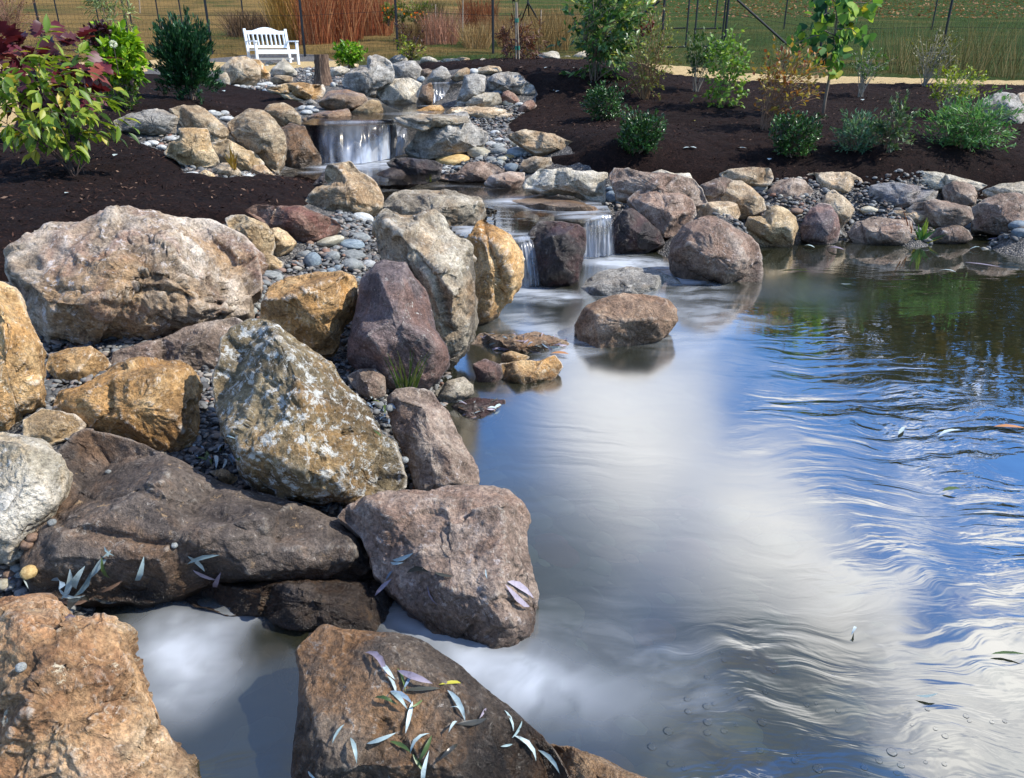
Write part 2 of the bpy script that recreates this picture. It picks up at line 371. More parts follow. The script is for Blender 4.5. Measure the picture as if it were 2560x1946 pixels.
RM = dict(
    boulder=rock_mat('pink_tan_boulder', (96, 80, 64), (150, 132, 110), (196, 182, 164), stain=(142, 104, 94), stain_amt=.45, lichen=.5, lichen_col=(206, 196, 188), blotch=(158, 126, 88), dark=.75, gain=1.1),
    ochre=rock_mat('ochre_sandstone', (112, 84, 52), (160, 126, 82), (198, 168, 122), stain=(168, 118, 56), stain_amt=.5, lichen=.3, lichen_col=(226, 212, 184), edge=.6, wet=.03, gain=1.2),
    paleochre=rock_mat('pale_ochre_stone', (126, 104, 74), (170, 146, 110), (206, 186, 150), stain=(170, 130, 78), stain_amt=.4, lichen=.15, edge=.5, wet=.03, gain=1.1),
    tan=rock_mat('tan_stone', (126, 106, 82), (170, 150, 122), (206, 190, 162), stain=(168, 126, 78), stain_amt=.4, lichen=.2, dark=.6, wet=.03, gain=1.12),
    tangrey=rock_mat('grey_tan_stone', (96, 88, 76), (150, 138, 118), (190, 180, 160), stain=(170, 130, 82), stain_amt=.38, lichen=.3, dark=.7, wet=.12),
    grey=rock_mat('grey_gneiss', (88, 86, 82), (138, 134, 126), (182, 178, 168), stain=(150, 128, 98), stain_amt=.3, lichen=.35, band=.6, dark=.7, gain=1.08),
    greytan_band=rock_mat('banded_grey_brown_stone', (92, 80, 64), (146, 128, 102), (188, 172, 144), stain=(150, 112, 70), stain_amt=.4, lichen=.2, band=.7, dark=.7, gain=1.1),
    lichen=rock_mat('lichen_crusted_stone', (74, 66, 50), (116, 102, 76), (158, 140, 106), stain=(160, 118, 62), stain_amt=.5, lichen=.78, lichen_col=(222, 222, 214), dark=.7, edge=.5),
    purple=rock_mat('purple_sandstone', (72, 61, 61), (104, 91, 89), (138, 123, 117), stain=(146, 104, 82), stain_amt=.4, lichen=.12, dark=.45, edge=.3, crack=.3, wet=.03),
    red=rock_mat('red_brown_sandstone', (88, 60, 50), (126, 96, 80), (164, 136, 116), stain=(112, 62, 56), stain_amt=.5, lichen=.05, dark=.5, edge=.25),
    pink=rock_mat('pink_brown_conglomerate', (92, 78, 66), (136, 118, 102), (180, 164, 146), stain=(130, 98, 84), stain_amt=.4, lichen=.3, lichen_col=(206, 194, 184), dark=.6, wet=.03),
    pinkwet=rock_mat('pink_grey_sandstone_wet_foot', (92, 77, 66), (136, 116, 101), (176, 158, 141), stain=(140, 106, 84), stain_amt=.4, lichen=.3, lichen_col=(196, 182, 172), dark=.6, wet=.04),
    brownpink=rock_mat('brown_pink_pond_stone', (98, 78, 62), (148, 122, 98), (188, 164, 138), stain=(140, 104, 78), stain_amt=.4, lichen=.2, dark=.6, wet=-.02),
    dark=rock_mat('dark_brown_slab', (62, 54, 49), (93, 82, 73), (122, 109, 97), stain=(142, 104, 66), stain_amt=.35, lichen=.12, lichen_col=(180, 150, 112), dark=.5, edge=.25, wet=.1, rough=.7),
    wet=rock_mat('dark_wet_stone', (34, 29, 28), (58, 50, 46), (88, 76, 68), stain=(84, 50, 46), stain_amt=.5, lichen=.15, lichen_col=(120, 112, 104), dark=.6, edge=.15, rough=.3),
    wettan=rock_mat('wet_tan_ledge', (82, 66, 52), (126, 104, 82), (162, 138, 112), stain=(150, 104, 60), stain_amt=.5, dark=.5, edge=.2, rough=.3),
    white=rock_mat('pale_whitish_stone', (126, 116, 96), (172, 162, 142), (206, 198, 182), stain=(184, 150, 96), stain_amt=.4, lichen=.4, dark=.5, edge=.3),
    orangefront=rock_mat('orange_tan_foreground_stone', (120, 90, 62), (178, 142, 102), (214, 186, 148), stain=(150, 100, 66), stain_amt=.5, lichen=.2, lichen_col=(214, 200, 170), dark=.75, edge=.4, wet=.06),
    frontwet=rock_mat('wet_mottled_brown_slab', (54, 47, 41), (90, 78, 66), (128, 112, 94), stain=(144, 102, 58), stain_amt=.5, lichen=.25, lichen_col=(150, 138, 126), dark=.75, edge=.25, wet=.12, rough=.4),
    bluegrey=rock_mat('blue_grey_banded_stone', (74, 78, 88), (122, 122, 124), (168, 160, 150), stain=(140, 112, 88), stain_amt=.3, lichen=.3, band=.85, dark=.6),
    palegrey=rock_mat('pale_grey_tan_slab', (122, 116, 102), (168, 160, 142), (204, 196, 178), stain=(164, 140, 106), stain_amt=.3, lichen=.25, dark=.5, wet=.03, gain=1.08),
)

def cobble_mat(name, c1, c2):
    m, t = newmat(name); tc = t.n('ShaderNodeTexCoord').outputs['Object']; oi = t.n('ShaderNodeObjectInfo').outputs['Random']
    rv = t.n('ShaderNodeCombineXYZ'); t.set(rv, 0, t.math('MULTIPLY', oi, 31.)); p = t.vadd(tc, rv.outputs[0])
    col = t.mix(t.maprange(t.noise(p, 2.6, 7, .65, .5), .35, .65), S(*c1), S(*c2))
    col = t.mix(1., col, t.ramp(t.noise(p, 22, 5, .7), [(.32, .66), (.5, 1), (.7, 1.25)]), 'MULTIPLY')
    col = t.mix(1., col, t.ramp(oi, [(0, .72), (1, 1.2)]), 'MULTIPLY')
    b = t.n('ShaderNodeBsdfPrincipled', {'Roughness': .62}); t.set(b, 'Base Color', col)
    t.set(b, 'Normal', bump(t, t.noise(p, 12, 6, .7), .4, .1)); finish(t, b); return m
CM = dict(grey=cobble_mat('smooth_grey_stone', (112, 116, 114), (158, 160, 154)), blue=cobble_mat('blue_grey_stone', (92, 106, 116), (138, 150, 154)),
          cream=cobble_mat('cream_stone', (168, 158, 132), (206, 198, 174)), ochre=cobble_mat('ochre_cobble_stone', (172, 138, 84), (206, 178, 120)),
          white=cobble_mat('white_grey_stone', (160, 162, 158), (206, 206, 200)), brown=cobble_mat('brown_cobble_stone', (112, 88, 70), (152, 124, 102)))

def attr_ramp_mat(name, stops, attr='rnd', rough=.6, transl=0., spec=.4, interp='LINEAR', nscale=0, coat=0.):
    m, t = newmat(name); a = t.n('ShaderNodeAttribute', attribute_name=attr).outputs['Fac']
    col = t.ramp(a, [(p, S(*c)) for p, c in stops], interp)
    if nscale:
        tc = t.n('ShaderNodeTexCoord').outputs['Object']
        col = t.mix(1., col, t.ramp(t.noise(tc, nscale, 5, .7), [(.32, .5), (.46, 1.), (.7, 1.2)]), 'MULTIPLY')
    b = t.n('ShaderNodeBsdfPrincipled', {'Roughness': rough}); t.set(b, 'Base Color', col); b.inputs['Specular IOR Level'].default_value = spec
    if transl:
        tr = t.n('ShaderNodeBsdfTranslucent'); t.set(tr, 'Color', t.mix(1., col, (1.25, 1.2, .7), 'MULTIPLY'))
        mx = t.n('ShaderNodeMixShader', {0: transl}); t.set(mx, 1, b); t.set(mx, 2, tr); b = mx
    finish(t, b); return m
def plain_mat(name, c, rough=.6, nscale=8., amp=.25, metal=0., bumpy=.0):
    m, t = newmat(name); tc = t.n('ShaderNodeTexCoord').outputs['Object']; n = t.noise(tc, nscale, 6, .65)
    col = t.mix(1., S(*c), t.ramp(n, [(.3, 1-amp), (.5, 1.), (.7, 1+amp)]), 'MULTIPLY')
    b = t.n('ShaderNodeBsdfPrincipled', {'Roughness': rough, 'Metallic': metal}); t.set(b, 'Base Color', col)
    if bumpy: t.set(b, 'Normal', bump(t, n, bumpy, .02))
    finish(t, b); return m

def mulch_mat():
    m, t = newmat('dark_bark_mulch'); tc = t.n('ShaderNodeTexCoord').outputs['Object']
    w = t.vadd(tc, t.vmul(t.n('ShaderNodeTexNoise', {'Scale': 5., 'Detail': 4., 'Vector': tc}).outputs['Color'], (.35, .35, .35)))
    mp = t.n('ShaderNodeMapping', {'Scale': (22, 75, 40), 'Rotation': (0, 0, .3)}); t.set(mp, 'Vector', w)
    mp2 = t.n('ShaderNodeMapping', {'Scale': (80, 24, 40), 'Rotation': (0, 0, .5)}); t.set(mp2, 'Vector', w)
    f = t.math('MAXIMUM', t.noise(mp.outputs[0], 1., 6, .7), t.noise(mp2.outputs[0], 1., 6, .7))
    big = t.noise(tc, 1.1, 5, .6)
    col = t.ramp(f, [(.40, S(12, 7, 6)), (.56, S(31, 19, 16)), (.72, S(66, 45, 38))])
    col = t.mix(1., col, t.ramp(big, [(.35, .75), (.65, 1.2)]), 'MULTIPLY')
    b = t.n('ShaderNodeBsdfPrincipled', {'Roughness': .95}); t.set(b, 'Base Color', col); b.inputs['Specular IOR Level'].default_value = .15
    t.set(b, 'Normal', bump(t, t.math('ADD', f, t.math('MULTIPLY', t.noise(tc, 60, 4, .7), .5)), 1., .03)); finish(t, b); return m
def meadow_mat():
    m, t = newmat('autumn_meadow_grass'); tc = t.n('ShaderNodeTexCoord').outputs['Object']
    mp = t.n('ShaderNodeMapping', {'Scale': (.22, .5, 1), 'Rotation': (0, 0, .15)}); t.set(mp, 'Vector', tc)
    big = t.noise(mp.outputs[0], 1., 6, .62, .4)
    sx = t.n('ShaderNodeSeparateXYZ', {'Vector': tc})
    g = t.math('ADD', big, t.maprange(sx.outputs[0], -6, 8, -.1, .16))
    col = t.ramp(g, [(.33, S(138, 112, 66)), (.45, S(108, 92, 52)), (.55, S(76, 84, 42)), (.70, S(56, 76, 34))])
    st = t.n('ShaderNodeMapping', {'Scale': (3, 14, 6)}); t.set(st, 'Vector', tc)
    col = t.mix(1., col, t.ramp(t.noise(st.outputs[0], 2., 8, .75), [(.3, .5), (.5, 1.), (.7, 1.4)]), 'MULTIPLY')
    b = t.n('ShaderNodeBsdfPrincipled', {'Roughness': .95}); t.set(b, 'Base Color', col); b.inputs['Specular IOR Level'].default_value = .1
    t.set(b, 'Normal', bump(t, t.noise(tc, 14, 8, .8), 1., .12)); finish(t, b); return m
def straw_mat():
    m, t = newmat('straw_and_wood_chip'); tc = t.n('ShaderNodeTexCoord').outputs['Object']
    mp = t.n('ShaderNodeMapping', {'Scale': (12, 34, 20), 'Rotation': (0, 0, .4)}); t.set(mp, 'Vector', tc)
    f = t.noise(mp.outputs[0], 1.5, 8, .75, .5)
    col = t.ramp(f, [(.3, S(120, 96, 58)), (.5, S(188, 160, 108)), (.7, S(222, 200, 150))])
    b = t.n('ShaderNodeBsdfPrincipled', {'Roughness': .9}); t.set(b, 'Base Color', col); t.set(b, 'Normal', bump(t, f, .9, .04)); finish(t, b); return m
def ground_mat():
    m, t = newmat('gravelly_bank_soil'); tc = t.n('ShaderNodeTexCoord').outputs['Object']
    vo = t.n('ShaderNodeTexVoronoi', {'Scale': 42., 'Randomness': 1.}); t.set(vo, 'Vector', tc)
    v2 = t.n('ShaderNodeTexVoronoi', {'Scale': 42.}, feature='DISTANCE_TO_EDGE'); t.set(v2, 'Vector', tc)
    bw = t.n('ShaderNodeRGBToBW', {'Color': vo.outputs['Color']}).outputs[0]
    col = t.ramp(bw, [(.1, S(66, 64, 60)), (.5, S(104, 102, 98)), (.9, S(140, 132, 122))])
    col = t.mix(t.maprange(v2.outputs['Distance'], 0, .12, .85, 0), col, S(30, 26, 23))
    b = t.n('ShaderNodeBsdfPrincipled', {'Roughness': .8}); t.set(b, 'Base Color', col)
    t.set(b, 'Normal', bump(t, t.maprange(v2.outputs['Distance'], 0, .4), 1., .012)); finish(t, b); return m
def bed_mat():
    m, t = newmat('silted_pond_floor'); tc = t.n('ShaderNodeTexCoord').outputs['Object']
    vo = t.n('ShaderNodeTexVoronoi', {'Scale': 9.}); t.set(vo, 'Vector', t.vadd(tc, t.vmul(t.n('ShaderNodeTexNoise', {'Scale': 4., 'Vector': tc}).outputs['Color'], (.2, .2, .2))))
    bw = t.n('ShaderNodeRGBToBW', {'Color': vo.outputs['Color']}).outputs[0]
    col = t.ramp(t.math('ADD', t.math('MULTIPLY', bw, .5), t.math('MULTIPLY', t.noise(tc, 5, 8, .7), .5)), [(.3, S(18, 24, 26)), (.5, S(42, 50, 48)), (.7, S(92, 96, 86))])
    b = t.n('ShaderNodeBsdfPrincipled', {'Roughness': .9}); t.set(b, 'Base Color', col); finish(t, b); return m

WATER_IOR = 1.45
def water_mat(name, tint=(.42, .5, .46), ripple=1., scale=1., murk=(.062, .064, .032), murk_amt=.28, use_blur=True, refl=.42):
    """still water: mirror by Fresnel over a tinted, partly clouded body; foam where the attribute says the falls churn it"""
    m, t = newmat(name); tc = t.n('ShaderNodeTexCoord').outputs['Object']
    blur = t.n('ShaderNodeAttribute', attribute_name='churn').outputs['Fac'] if use_blur else None
    foam = t.n('ShaderNodeAttribute', attribute_name='foam').outputs['Fac']
    wv = t.vadd(tc, t.vmul(t.n('ShaderNodeTexNoise', {'Scale': 1.4, 'Detail': 3., 'Vector': tc}).outputs['Color'], (.5, .5, .5)))
    mp = t.n('ShaderNodeMapping', {'Rotation': (0, 0, math.radians(16)), 'Scale': (1.1*scale, 5.2*scale, 1)}); t.set(mp, 'Vector', wv)
    mp2 = t.n('ShaderNodeMapping', {'Rotation': (0, 0, math.radians(-8)), 'Scale': (4.2*scale, 16*scale, 1)}); t.set(mp2, 'Vector', wv)
    h = t.math('ADD', t.noise(mp.outputs[0], 1.1, 2, .45, .3), t.math('MULTIPLY', t.noise(mp2.outputs[0], 1., 3, .55, .4), .26))
    h = t.math('ADD', h, t.math('MULTIPLY', t.noise(wv, 26*scale, 2, .5), .012))
    s = t.math('MULTIPLY', t.maprange(blur, 0., .7, 1, .12), ripple) if use_blur else ripple
    s = t.math('MULTIPLY', s, t.maprange(t.noise(tc, .9, 3, .5), .36, .64, .35, 1.5)); nb = t.n('ShaderNodeBump', {'Distance': .015}); t.set(nb, 'Height', h); sy = t.n('ShaderNodeSeparateXYZ', {'Vector': tc}).outputs[1]; s = t.math('MULTIPLY', s, t.maprange(sy, 2.6, 4.8, 1., .22)); t.set(nb, 'Strength', s)
    fr = t.n('ShaderNodeFresnel', {'IOR': WATER_IOR}); t.set(fr, 'Normal', nb.outputs[0])
    gl = t.n('ShaderNodeBsdfGlossy', {'Color': (1, 1, 1, 1)}); t.set(gl, 'Normal', nb.outputs[0])
    t.set(gl, 'Roughness', t.maprange(blur, 0, 1, .02, .2, False) if use_blur else .08)
    tr = t.n('ShaderNodeBsdfTransparent', {'Color': (*tint, 1)})
    df = t.n('ShaderNodeBsdfDiffuse', {'Color': (*murk, 1)})
    bd = t.n('ShaderNodeMixShader', {0: murk_amt}); t.set(bd, 1, tr); t.set(bd, 2, df)
    mx = t.n('ShaderNodeMixShader'); t.set(mx, 0, t.ramp(fr, [(.03, refl*.5), (.075, refl), (.13, refl*1.15), (.6, min(.9, refl+.2))])); t.set(mx, 1, bd); t.set(mx, 2, gl)
    fd = t.n('ShaderNodeBsdfDiffuse', {'Color': (.62, .66, .7, 1)}); ft = t.n('ShaderNodeBsdfTranslucent', {'Color': (.5, .54, .58, 1)})
    fm = t.n('ShaderNodeMixShader', {0: .3}); t.set(fm, 1, fd); t.set(fm, 2, ft)
    sm = t.n('ShaderNodeMapping', {'Scale': (2.5, 7, 1), 'Rotation': (0, 0, .3)}); t.set(sm, 'Vector', wv)
    ff = t.math('MULTIPLY', foam, t.maprange(t.noise(sm.outputs[0], 1.2, 5, .6), .34, .64, .15, 1.))
    ff = t.math('MAXIMUM', ff, t.n('ShaderNodeAttribute', attribute_name='mist').outputs['Fac'])
    al = t.n('ShaderNodeMixShader'); t.set(al, 0, ff); t.set(al, 1, mx); t.set(al, 2, fm); finish(t, al); return m
def fall_mat():
    m, t = newmat('falling_water'); uu = t.n('ShaderNodeAttribute', attribute_name='across').outputs['Fac']; vv = t.n('ShaderNodeAttribute', attribute_name='down').outputs['Fac']
    dens = t.n('ShaderNodeAttribute', attribute_name='foam').outputs['Fac']
    c = t.n('ShaderNodeCombineXYZ'); t.set(c, 0, uu); t.set(c, 1, vv)
    n1 = t.noise(t.vmul(c.outputs[0], (6, 1.3, 1)), 1., 3, .5, .3); n2 = t.noise(t.vmul(c.outputs[0], (22, 1.6, 1)), 1., 3, .5)
    k = t.math('ADD', t.math('MULTIPLY', n1, .75), t.math('MULTIPLY', n2, .25))
    a = t.math('MULTIPLY', t.maprange(k, .34, .64, .2, .98), t.math('ADD', dens, .0), True)
    d = t.n('ShaderNodeBsdfDiffuse', {'Color': (.72, .75, .8, 1)}); tl = t.n('ShaderNodeBsdfTranslucent', {'Color': (.66, .7, .76, 1)})
    w = t.n('ShaderNodeMixShader', {0: .4}); t.set(w, 1, d); t.set(w, 2, tl)
    gl = t.n('ShaderNodeBsdfGlossy', {'Roughness': .22}); w2 = t.n('ShaderNodeMixShader', {0: .2}); t.set(w2, 1, w); t.set(w2, 2, gl)
    tr = t.n('ShaderNodeBsdfTransparent', {'Color': (.9, .92, .95, 1)}); mx = t.n('ShaderNodeMixShader'); t.set(mx, 0, a); t.set(mx, 1, tr); t.set(mx, 2, w2)
    finish(t, mx); return m

# ------------------------------------------------------------------ rocks
ROCK_OBJS = []
_rid = [0]
def resample(P, n):
    P = np.asarray(P, float); Q = np.concatenate([P, P[:1]]); L = np.concatenate([[0], np.cumsum(np.linalg.norm(np.diff(Q, axis=0), axis=1))])
    s = np.linspace(0, L[-1], n, endpoint=False); return np.stack([np.interp(s, L, Q[:, k]) for k in range(2)], 1)
def rock(label, K, pts, mat, phi=60, z=None, ridge=None, b=.15, pw=.5, th=.4, rg=1., cuts=14, strata=0., name='rock', cat='rock', group=None, dy=0., sharp=.5, grooves=(), gd=.016, gw=.018):
    _rid[0] += 1; rs = np.random.RandomState(_rid[0]*13+5)
    P = np.array(pxs(K, pts))
    per = np.linalg.norm(np.roll(P, -1, 0)-P, axis=1).sum(); wpx, hpx = np.ptp(P[:, 0]), np.ptp(P[:, 1]); size = math.sqrt(wpx*hpx)
    nseg = int(np.clip(per*.4/1.7, 26, 300)); M = int(np.clip(size*.2/1.5, 7, 90))
    R = resample(P, nseg*2)
    for _ in range(1):                                        # round the traced corners slightly
        R = .25*np.roll(R, 1, 0)+.5*R+.25*np.roll(R, -1, 0)
    R = R[::2]
    tn = np.roll(R, -1, 0)-np.roll(R, 1, 0); nr = np.stack([tn[:, 1], -tn[:, 0]], 1); nr /= np.linalg.norm(nr, axis=1)[:, None]+1e-9
    q = np.concatenate([R/size*5, np.full((nseg, 1), _rid[0]*3.7)], 1)
    R = R+nr*(fbm(q, 4, .55)*size*.017*rg)[:, None]
    # rim plane: through the foot, leaning back by phi
    k = np.argmax(P[:, 1]); u0, v0 = P[k]; u0 = P[:, 0].mean()*.6+u0*.4
    B = at_z(u0, v0, z) if z is not None else on_ground(u0, v0)
    B = B+np.array((0, dy, 0))
    az = math.atan2(B[0], B[1])*.6; f = math.radians(phi)
    n = np.array((-math.sin(az)*math.sin(f), -math.cos(az)*math.sin(f), math.cos(f)))
    def up(Q):
        D = np.array([ray(*p) for p in Q]); return CAMP+D*(((B-CAMP)@n)/(D@n))[:, None]
    O = up(R); Oc = up(P); C = O.mean(0)
    e1 = np.array((math.cos(az), -math.sin(az), 0)); e2 = np.cross(n, e1)
    Sz = math.sqrt(max(1e-6, .5*abs(np.sum((O@e1)*np.roll(O@e2, -1)-np.roll(O@e1, -1)*(O@e2)))))
    w = CAMP-C; w /= np.linalg.norm(w)
    # faceted part of the relief: creases measured on the photograph, or a plain top-and-front break
    o2 = np.stack([Oc@e1, Oc@e2], 1)
    if ridge: r3 = up(np.array(pxs(K, ridge))); r2 = np.stack([r3@e1, r3@e2], 1); rh = [r[2] for r in ridge]
    else:
        c2 = o2.mean(0); ex = np.ptp(o2[:, 0]); ey = np.ptp(o2[:, 1]); s1, s2, s3 = rs.uniform(-.07, .1, 3)
        r2 = np.array([c2+(-.24*ex, (.06+s1)*ey), c2+(.02*ex, (.13+s2)*ey), c2+(.25*ex, (.05+s3)*ey), c2+(rs.uniform(-.22, -.05)*ex, -.2*ey), c2+(rs.uniform(.08, .25)*ex, -.16*ey), c2+(rs.uniform(-.2, .2)*ex, .27*ey)]); rh = [rs.uniform(.26, .5), rs.uniform(.36, .54), rs.uniform(.26, .5), rs.uniform(.2, .45), rs.uniform(.2, .45), rs.uniform(.14, .26)]
    allp = [Vector(p) for p in o2]+[Vector(p) for p in r2]; no = len(o2)
    rv, re, rf, ov, _, _ = delaunay_2d_cdt(allp, [(i, (i+1) % no) for i in range(no)], [], 1, 1e-6)
    hh = [max([0 if i < no else rh[i-no] for i in ids] or [0]) for ids in ov]
    tri = [(f[0], f[i], f[i+1]) for f in rf for i in range(1, len(f)-1)]
    def PL(p2):
        out = np.zeros(len(p2))
        for a, b_, c in tri:
            A, Bv, Cv = (np.array(rv[i]) for i in (a, b_, c)); d = (Bv[1]-Cv[1])*(A[0]-Cv[0])+(Cv[0]-Bv[0])*(A[1]-Cv[1])
            if abs(d) < 1e-12: continue
            l1 = ((Bv[1]-Cv[1])*(p2[:, 0]-Cv[0])+(Cv[0]-Bv[0])*(p2[:, 1]-Cv[1]))/d; l2 = ((Cv[1]-A[1])*(p2[:, 0]-Cv[0])+(A[0]-Cv[0])*(p2[:, 1]-Cv[1]))/d
            i = (l1 > -1e-6) & (l2 > -1e-6) & (l1+l2 < 1+1e-6); out[i] = (l1*hh[a]+l2*hh[b_]+(1-l1-l2)*hh[c])[i]
        return out
    ph = np.linspace(.03, math.pi/2, M); t = np.sin(ph)**.85
    F = C+(O-C)[None]*t[:, None, None]; F2 = F.reshape(-1, 3)
    p2 = np.stack([F2@e1, F2@e2], 1)
    h = PL(p2).reshape(M, nseg)
    h *= 1.12
    h = Sz*(h+b*(.42 if ridge else .55)*np.cos(ph)[:, None]**(pw*.7)); h[-1] = 0
    F = F+w*h[..., None]
    mb = max(4, M//4); pb = np.linspace(math.pi/2, .06, mb+1)[1:]; bd = -(w*.75+np.array((0, -.3, .55))); bd /= np.linalg.norm(bd)
    tb = np.sin(pb)**.7
    Bk = C+(O-C)[None]*tb[:, None, None]+bd*(Sz*th*np.cos(pb)**.6)[:, None, None]
    G = np.concatenate([F, Bk]); Rn = len(G); V = G.reshape(-1, 3)
    # flat breaks knocked off the proud places
    nf = M*nseg
    for _ in range(cuts):
        d = w+rs.normal(size=3)*.8; d /= np.linalg.norm(d)
        if d@w < .25: continue
        pr = V[:nf]@d; lim = np.quantile(pr, rs.uniform(.80, .96)); ex = np.maximum(pr-lim, 0); V[:nf] -= (ex*.97*np.repeat(np.clip(np.cos(ph)*3.5, 0, 1), nseg))[:, None]*d
    for gr in grooves:                                        # cracks and seams seen in the photograph
        g3 = up(np.array(pxs(K, gr))); g2 = np.stack([g3@e1, g3@e2], 1); q2 = p2+.012*np.stack([noise3(F2*14), noise3(F2*14+7)], 1); dd = np.full(nf, 9.)
        for a_, b_ in zip(g2[:-1], g2[1:]):
            ee = b_-a_; tt = np.clip(((q2-a_)@ee)/(ee@ee+1e-9), 0, 1); dd = np.minimum(dd, np.linalg.norm(q2-a_-tt[:, None]*ee, axis=1))
        V[:nf] -= w*(gd*(1.3*np.exp(-(dd/gw)**2)+.5*np.exp(-(dd/(gw*3))**2))*np.clip(1+.6*noise3(F2*9), .2, 2))[:, None]
    G = V.reshape(Rn, nseg, 3)
    du = np.roll(G, -1, 1)-np.roll(G, 1, 1); dv = np.gradient(G, axis=0); N = np.cross(dv, du).reshape(-1, 3); N /= np.linalg.norm(N, axis=1)[:, None]+1e-12
    if (N[:nf]@w).mean() < 0: N = -N
    sd_ = _rid[0]*5.3; Q = (V-C)/Sz
    amp = np.ones(len(V)); amp[:nf] = np.repeat(np.clip(np.cos(ph)*3, .12, 1), nseg)
    qq = Q+.12*np.stack([fbm(Q*2.5+sd_+k*9, 2) for k in range(3)], 1)
    fr_ = sharp*np.clip(Sz/.3, .6, 1.4); D = fr_*(.075*cells(Q*2.1+sd_+.2*np.stack([noise3(Q*3+k*5) for k in range(3)], 1))+.022*cells(Q*6.5+sd_+.15*np.stack([noise3(Q*9+k*5) for k in range(3)], 1)))
    D = D+.014*fbm(Q*1.8+sd_, 3)+.014*(ridged(qq*3.4+sd_, 4, .55)-.8)+.011*fbm(qq*9+sd_, 4, .6)
    bd_ = Q@np.array((.3*math.sin(sd_), .25, .9))*6+fbm(Q*1.5+sd_, 3)*1.2; D += (.010+.02*strata)*(sstep(.0, .3, bd_ % 1)-(bd_ % 1))
    if Sz > .28: D += .006*fbm(Q*34+sd_, 2)
    V = V+N*(D*amp*Sz*rg)[:, None]
    c0 = len(V); V = np.concatenate([V, [V[:nseg].mean(0), V[-nseg:].mean(0)]])
    i = np.arange(Rn*nseg).reshape(Rn, nseg); j = np.roll(i, -1, 1)
    F4 = np.stack([i[:-1], i[1:], j[1:], j[:-1]], -1).reshape(-1, 4)
    F3 = np.concatenate([np.stack([np.full(nseg, c0), i[0], j[0]], 1), np.stack([np.full(nseg, c0+1), j[-1], i[-1]], 1)])
    e = V[F4[0]]; 
    if np.cross(e[1]-e[0], e[3]-e[0])@N[F4[0][0]] < 0: F4 = F4[:, ::-1]; F3 = F3[:, ::-1]
    org = np.array((C[0], C[1], V[:, 2].min()+.02))
    o = mesh_np(name, V-org, [F4, F3], RM[mat], True, loc=org)
    tag(o, label, cat, group); ROCK_OBJS.append(o); return o
# ------------------------------------------------------------------ the rocks, one by one
# left bank, around the big boulder
rock('largest boulder, pink and tan with a craggy brown underside, below the left mulch', 'D', [(45,370),(60,345),(130,290),(230,250),(270,215),(500,180),(620,130),(820,108),(980,125),(1100,150),(1330,180),(1480,235),(1560,310),(1615,370),(1600,480),(1610,600),(1540,640),(1530,740),(1350,800),(1130,860),(900,910),(600,930),(300,945),(230,860),(150,730),(110,600),(40,490)], 'boulder', 52, .26,
     [(240,430,.42),(520,450,.5),(800,420,.52),(1060,430,.5),(1320,400,.45),(1480,450,.3),(620,690,.42),(1000,700,.42),(820,240,.3),(380,640,.38)], b=.12, name='boulder', cat='boulder', rg=1.15, grooves=[[(300,500),(380,520),(520,560),(650,600),(780,650)],[(820,380),(830,480),(815,560),(850,620)],[(950,490),(1100,430),(1250,420),(1400,440)],[(900,600),(1050,640),(1250,650),(1450,700)],[(350,680),(500,700),(700,790)]])
rock('pale ochre block wedged behind the right end of the largest boulder', 'D', [(1380,165),(1420,142),(1500,140),(1640,200),(1680,260),(1690,330),(1660,420),(1560,450),(1450,330)], 'paleochre', 62)
rock('small ochre wedge leaning on the red stone beside the cobbles', 'N', [(520,400),(600,390),(690,440),(810,560),(750,640),(640,700),(560,730),(530,560)], 'paleochre', 55)
rock('flat ochre piece between the largest boulder and the cobbles', 'N', [(400,700),(450,670),(560,710),(665,790),(610,870),(480,890),(380,860)], 'paleochre', 50)
rock('rounded dark red boulder above the cobble patch', 'D', [(1495,115),(1570,80),(1700,85),(1850,85),(1950,130),(2050,170),(2095,210),(2050,265),(1960,300),(1850,310),(1760,280),(1680,230),(1620,190),(1550,150)], 'red', 60, None, [(1600,130,.3),(1800,150,.4),(1950,190,.4),(1850,240,.35)], b=.2, name='boulder', cat='boulder', sharp=.25)
rock('bright ochre block with a flat striped top and white arrises', 'N', [(490,1060),(700,940),(1000,900),(1310,885),(1440,930),(1475,1000),(1475,1200),(1430,1340),(1330,1400),(1290,1560),(1270,1690),(1200,1800),(950,1800),(700,1640),(560,1560),(420,1460),(400,1350),(440,1200)], 'ochre', 60, .2,
     [(490,1200,.42),(690,1215,.56),(900,1110,.6),(1200,1005,.58),(1330,935,.42),(700,1440,.46),(1050,1450,.5),(1250,1300,.5)], b=.1, cuts=3, rg=.8, name='rock_block')
rock('tall dark purple sandstone behind the grass tuft', 'E', [(210,590),(280,520),(320,505),(430,515),(455,570),(530,650),(560,720),(580,850),(640,940),(645,1010),(600,1090),(540,1140),(430,1170),(300,1140),(190,1060),(140,1000),(140,900),(180,760),(195,660)], 'purple', 58, .08,
     [(300,580,.3),(420,590,.32),(380,800,.5),(520,900,.45),(250,880,.42),(420,1020,.45)], b=.16, cuts=3, rg=.7, sharp=.25)
rock('massive upright grey and tan rock left of the lower falls', 'E', [(265,310),(330,255),(400,280),(470,280),(540,250),(590,245),(640,290),(660,350),(720,400),(770,440),(778,560),(785,720),(775,830),(730,950),(680,1015),(560,1040),(420,980),(330,800),(300,620),(300,480),(285,400)], 'tangrey', 62, .05,
     [(340,330,.3),(560,330,.36),(450,420,.5),(640,470,.52),(640,700,.5),(560,560,.5),(700,640,.4)], b=.12, cuts=5, grooves=[[(600,300),(640,380),(690,440)],[(500,480),(560,560),(610,700),(640,850)]], name='boulder', cat='boulder', rg=1.1)
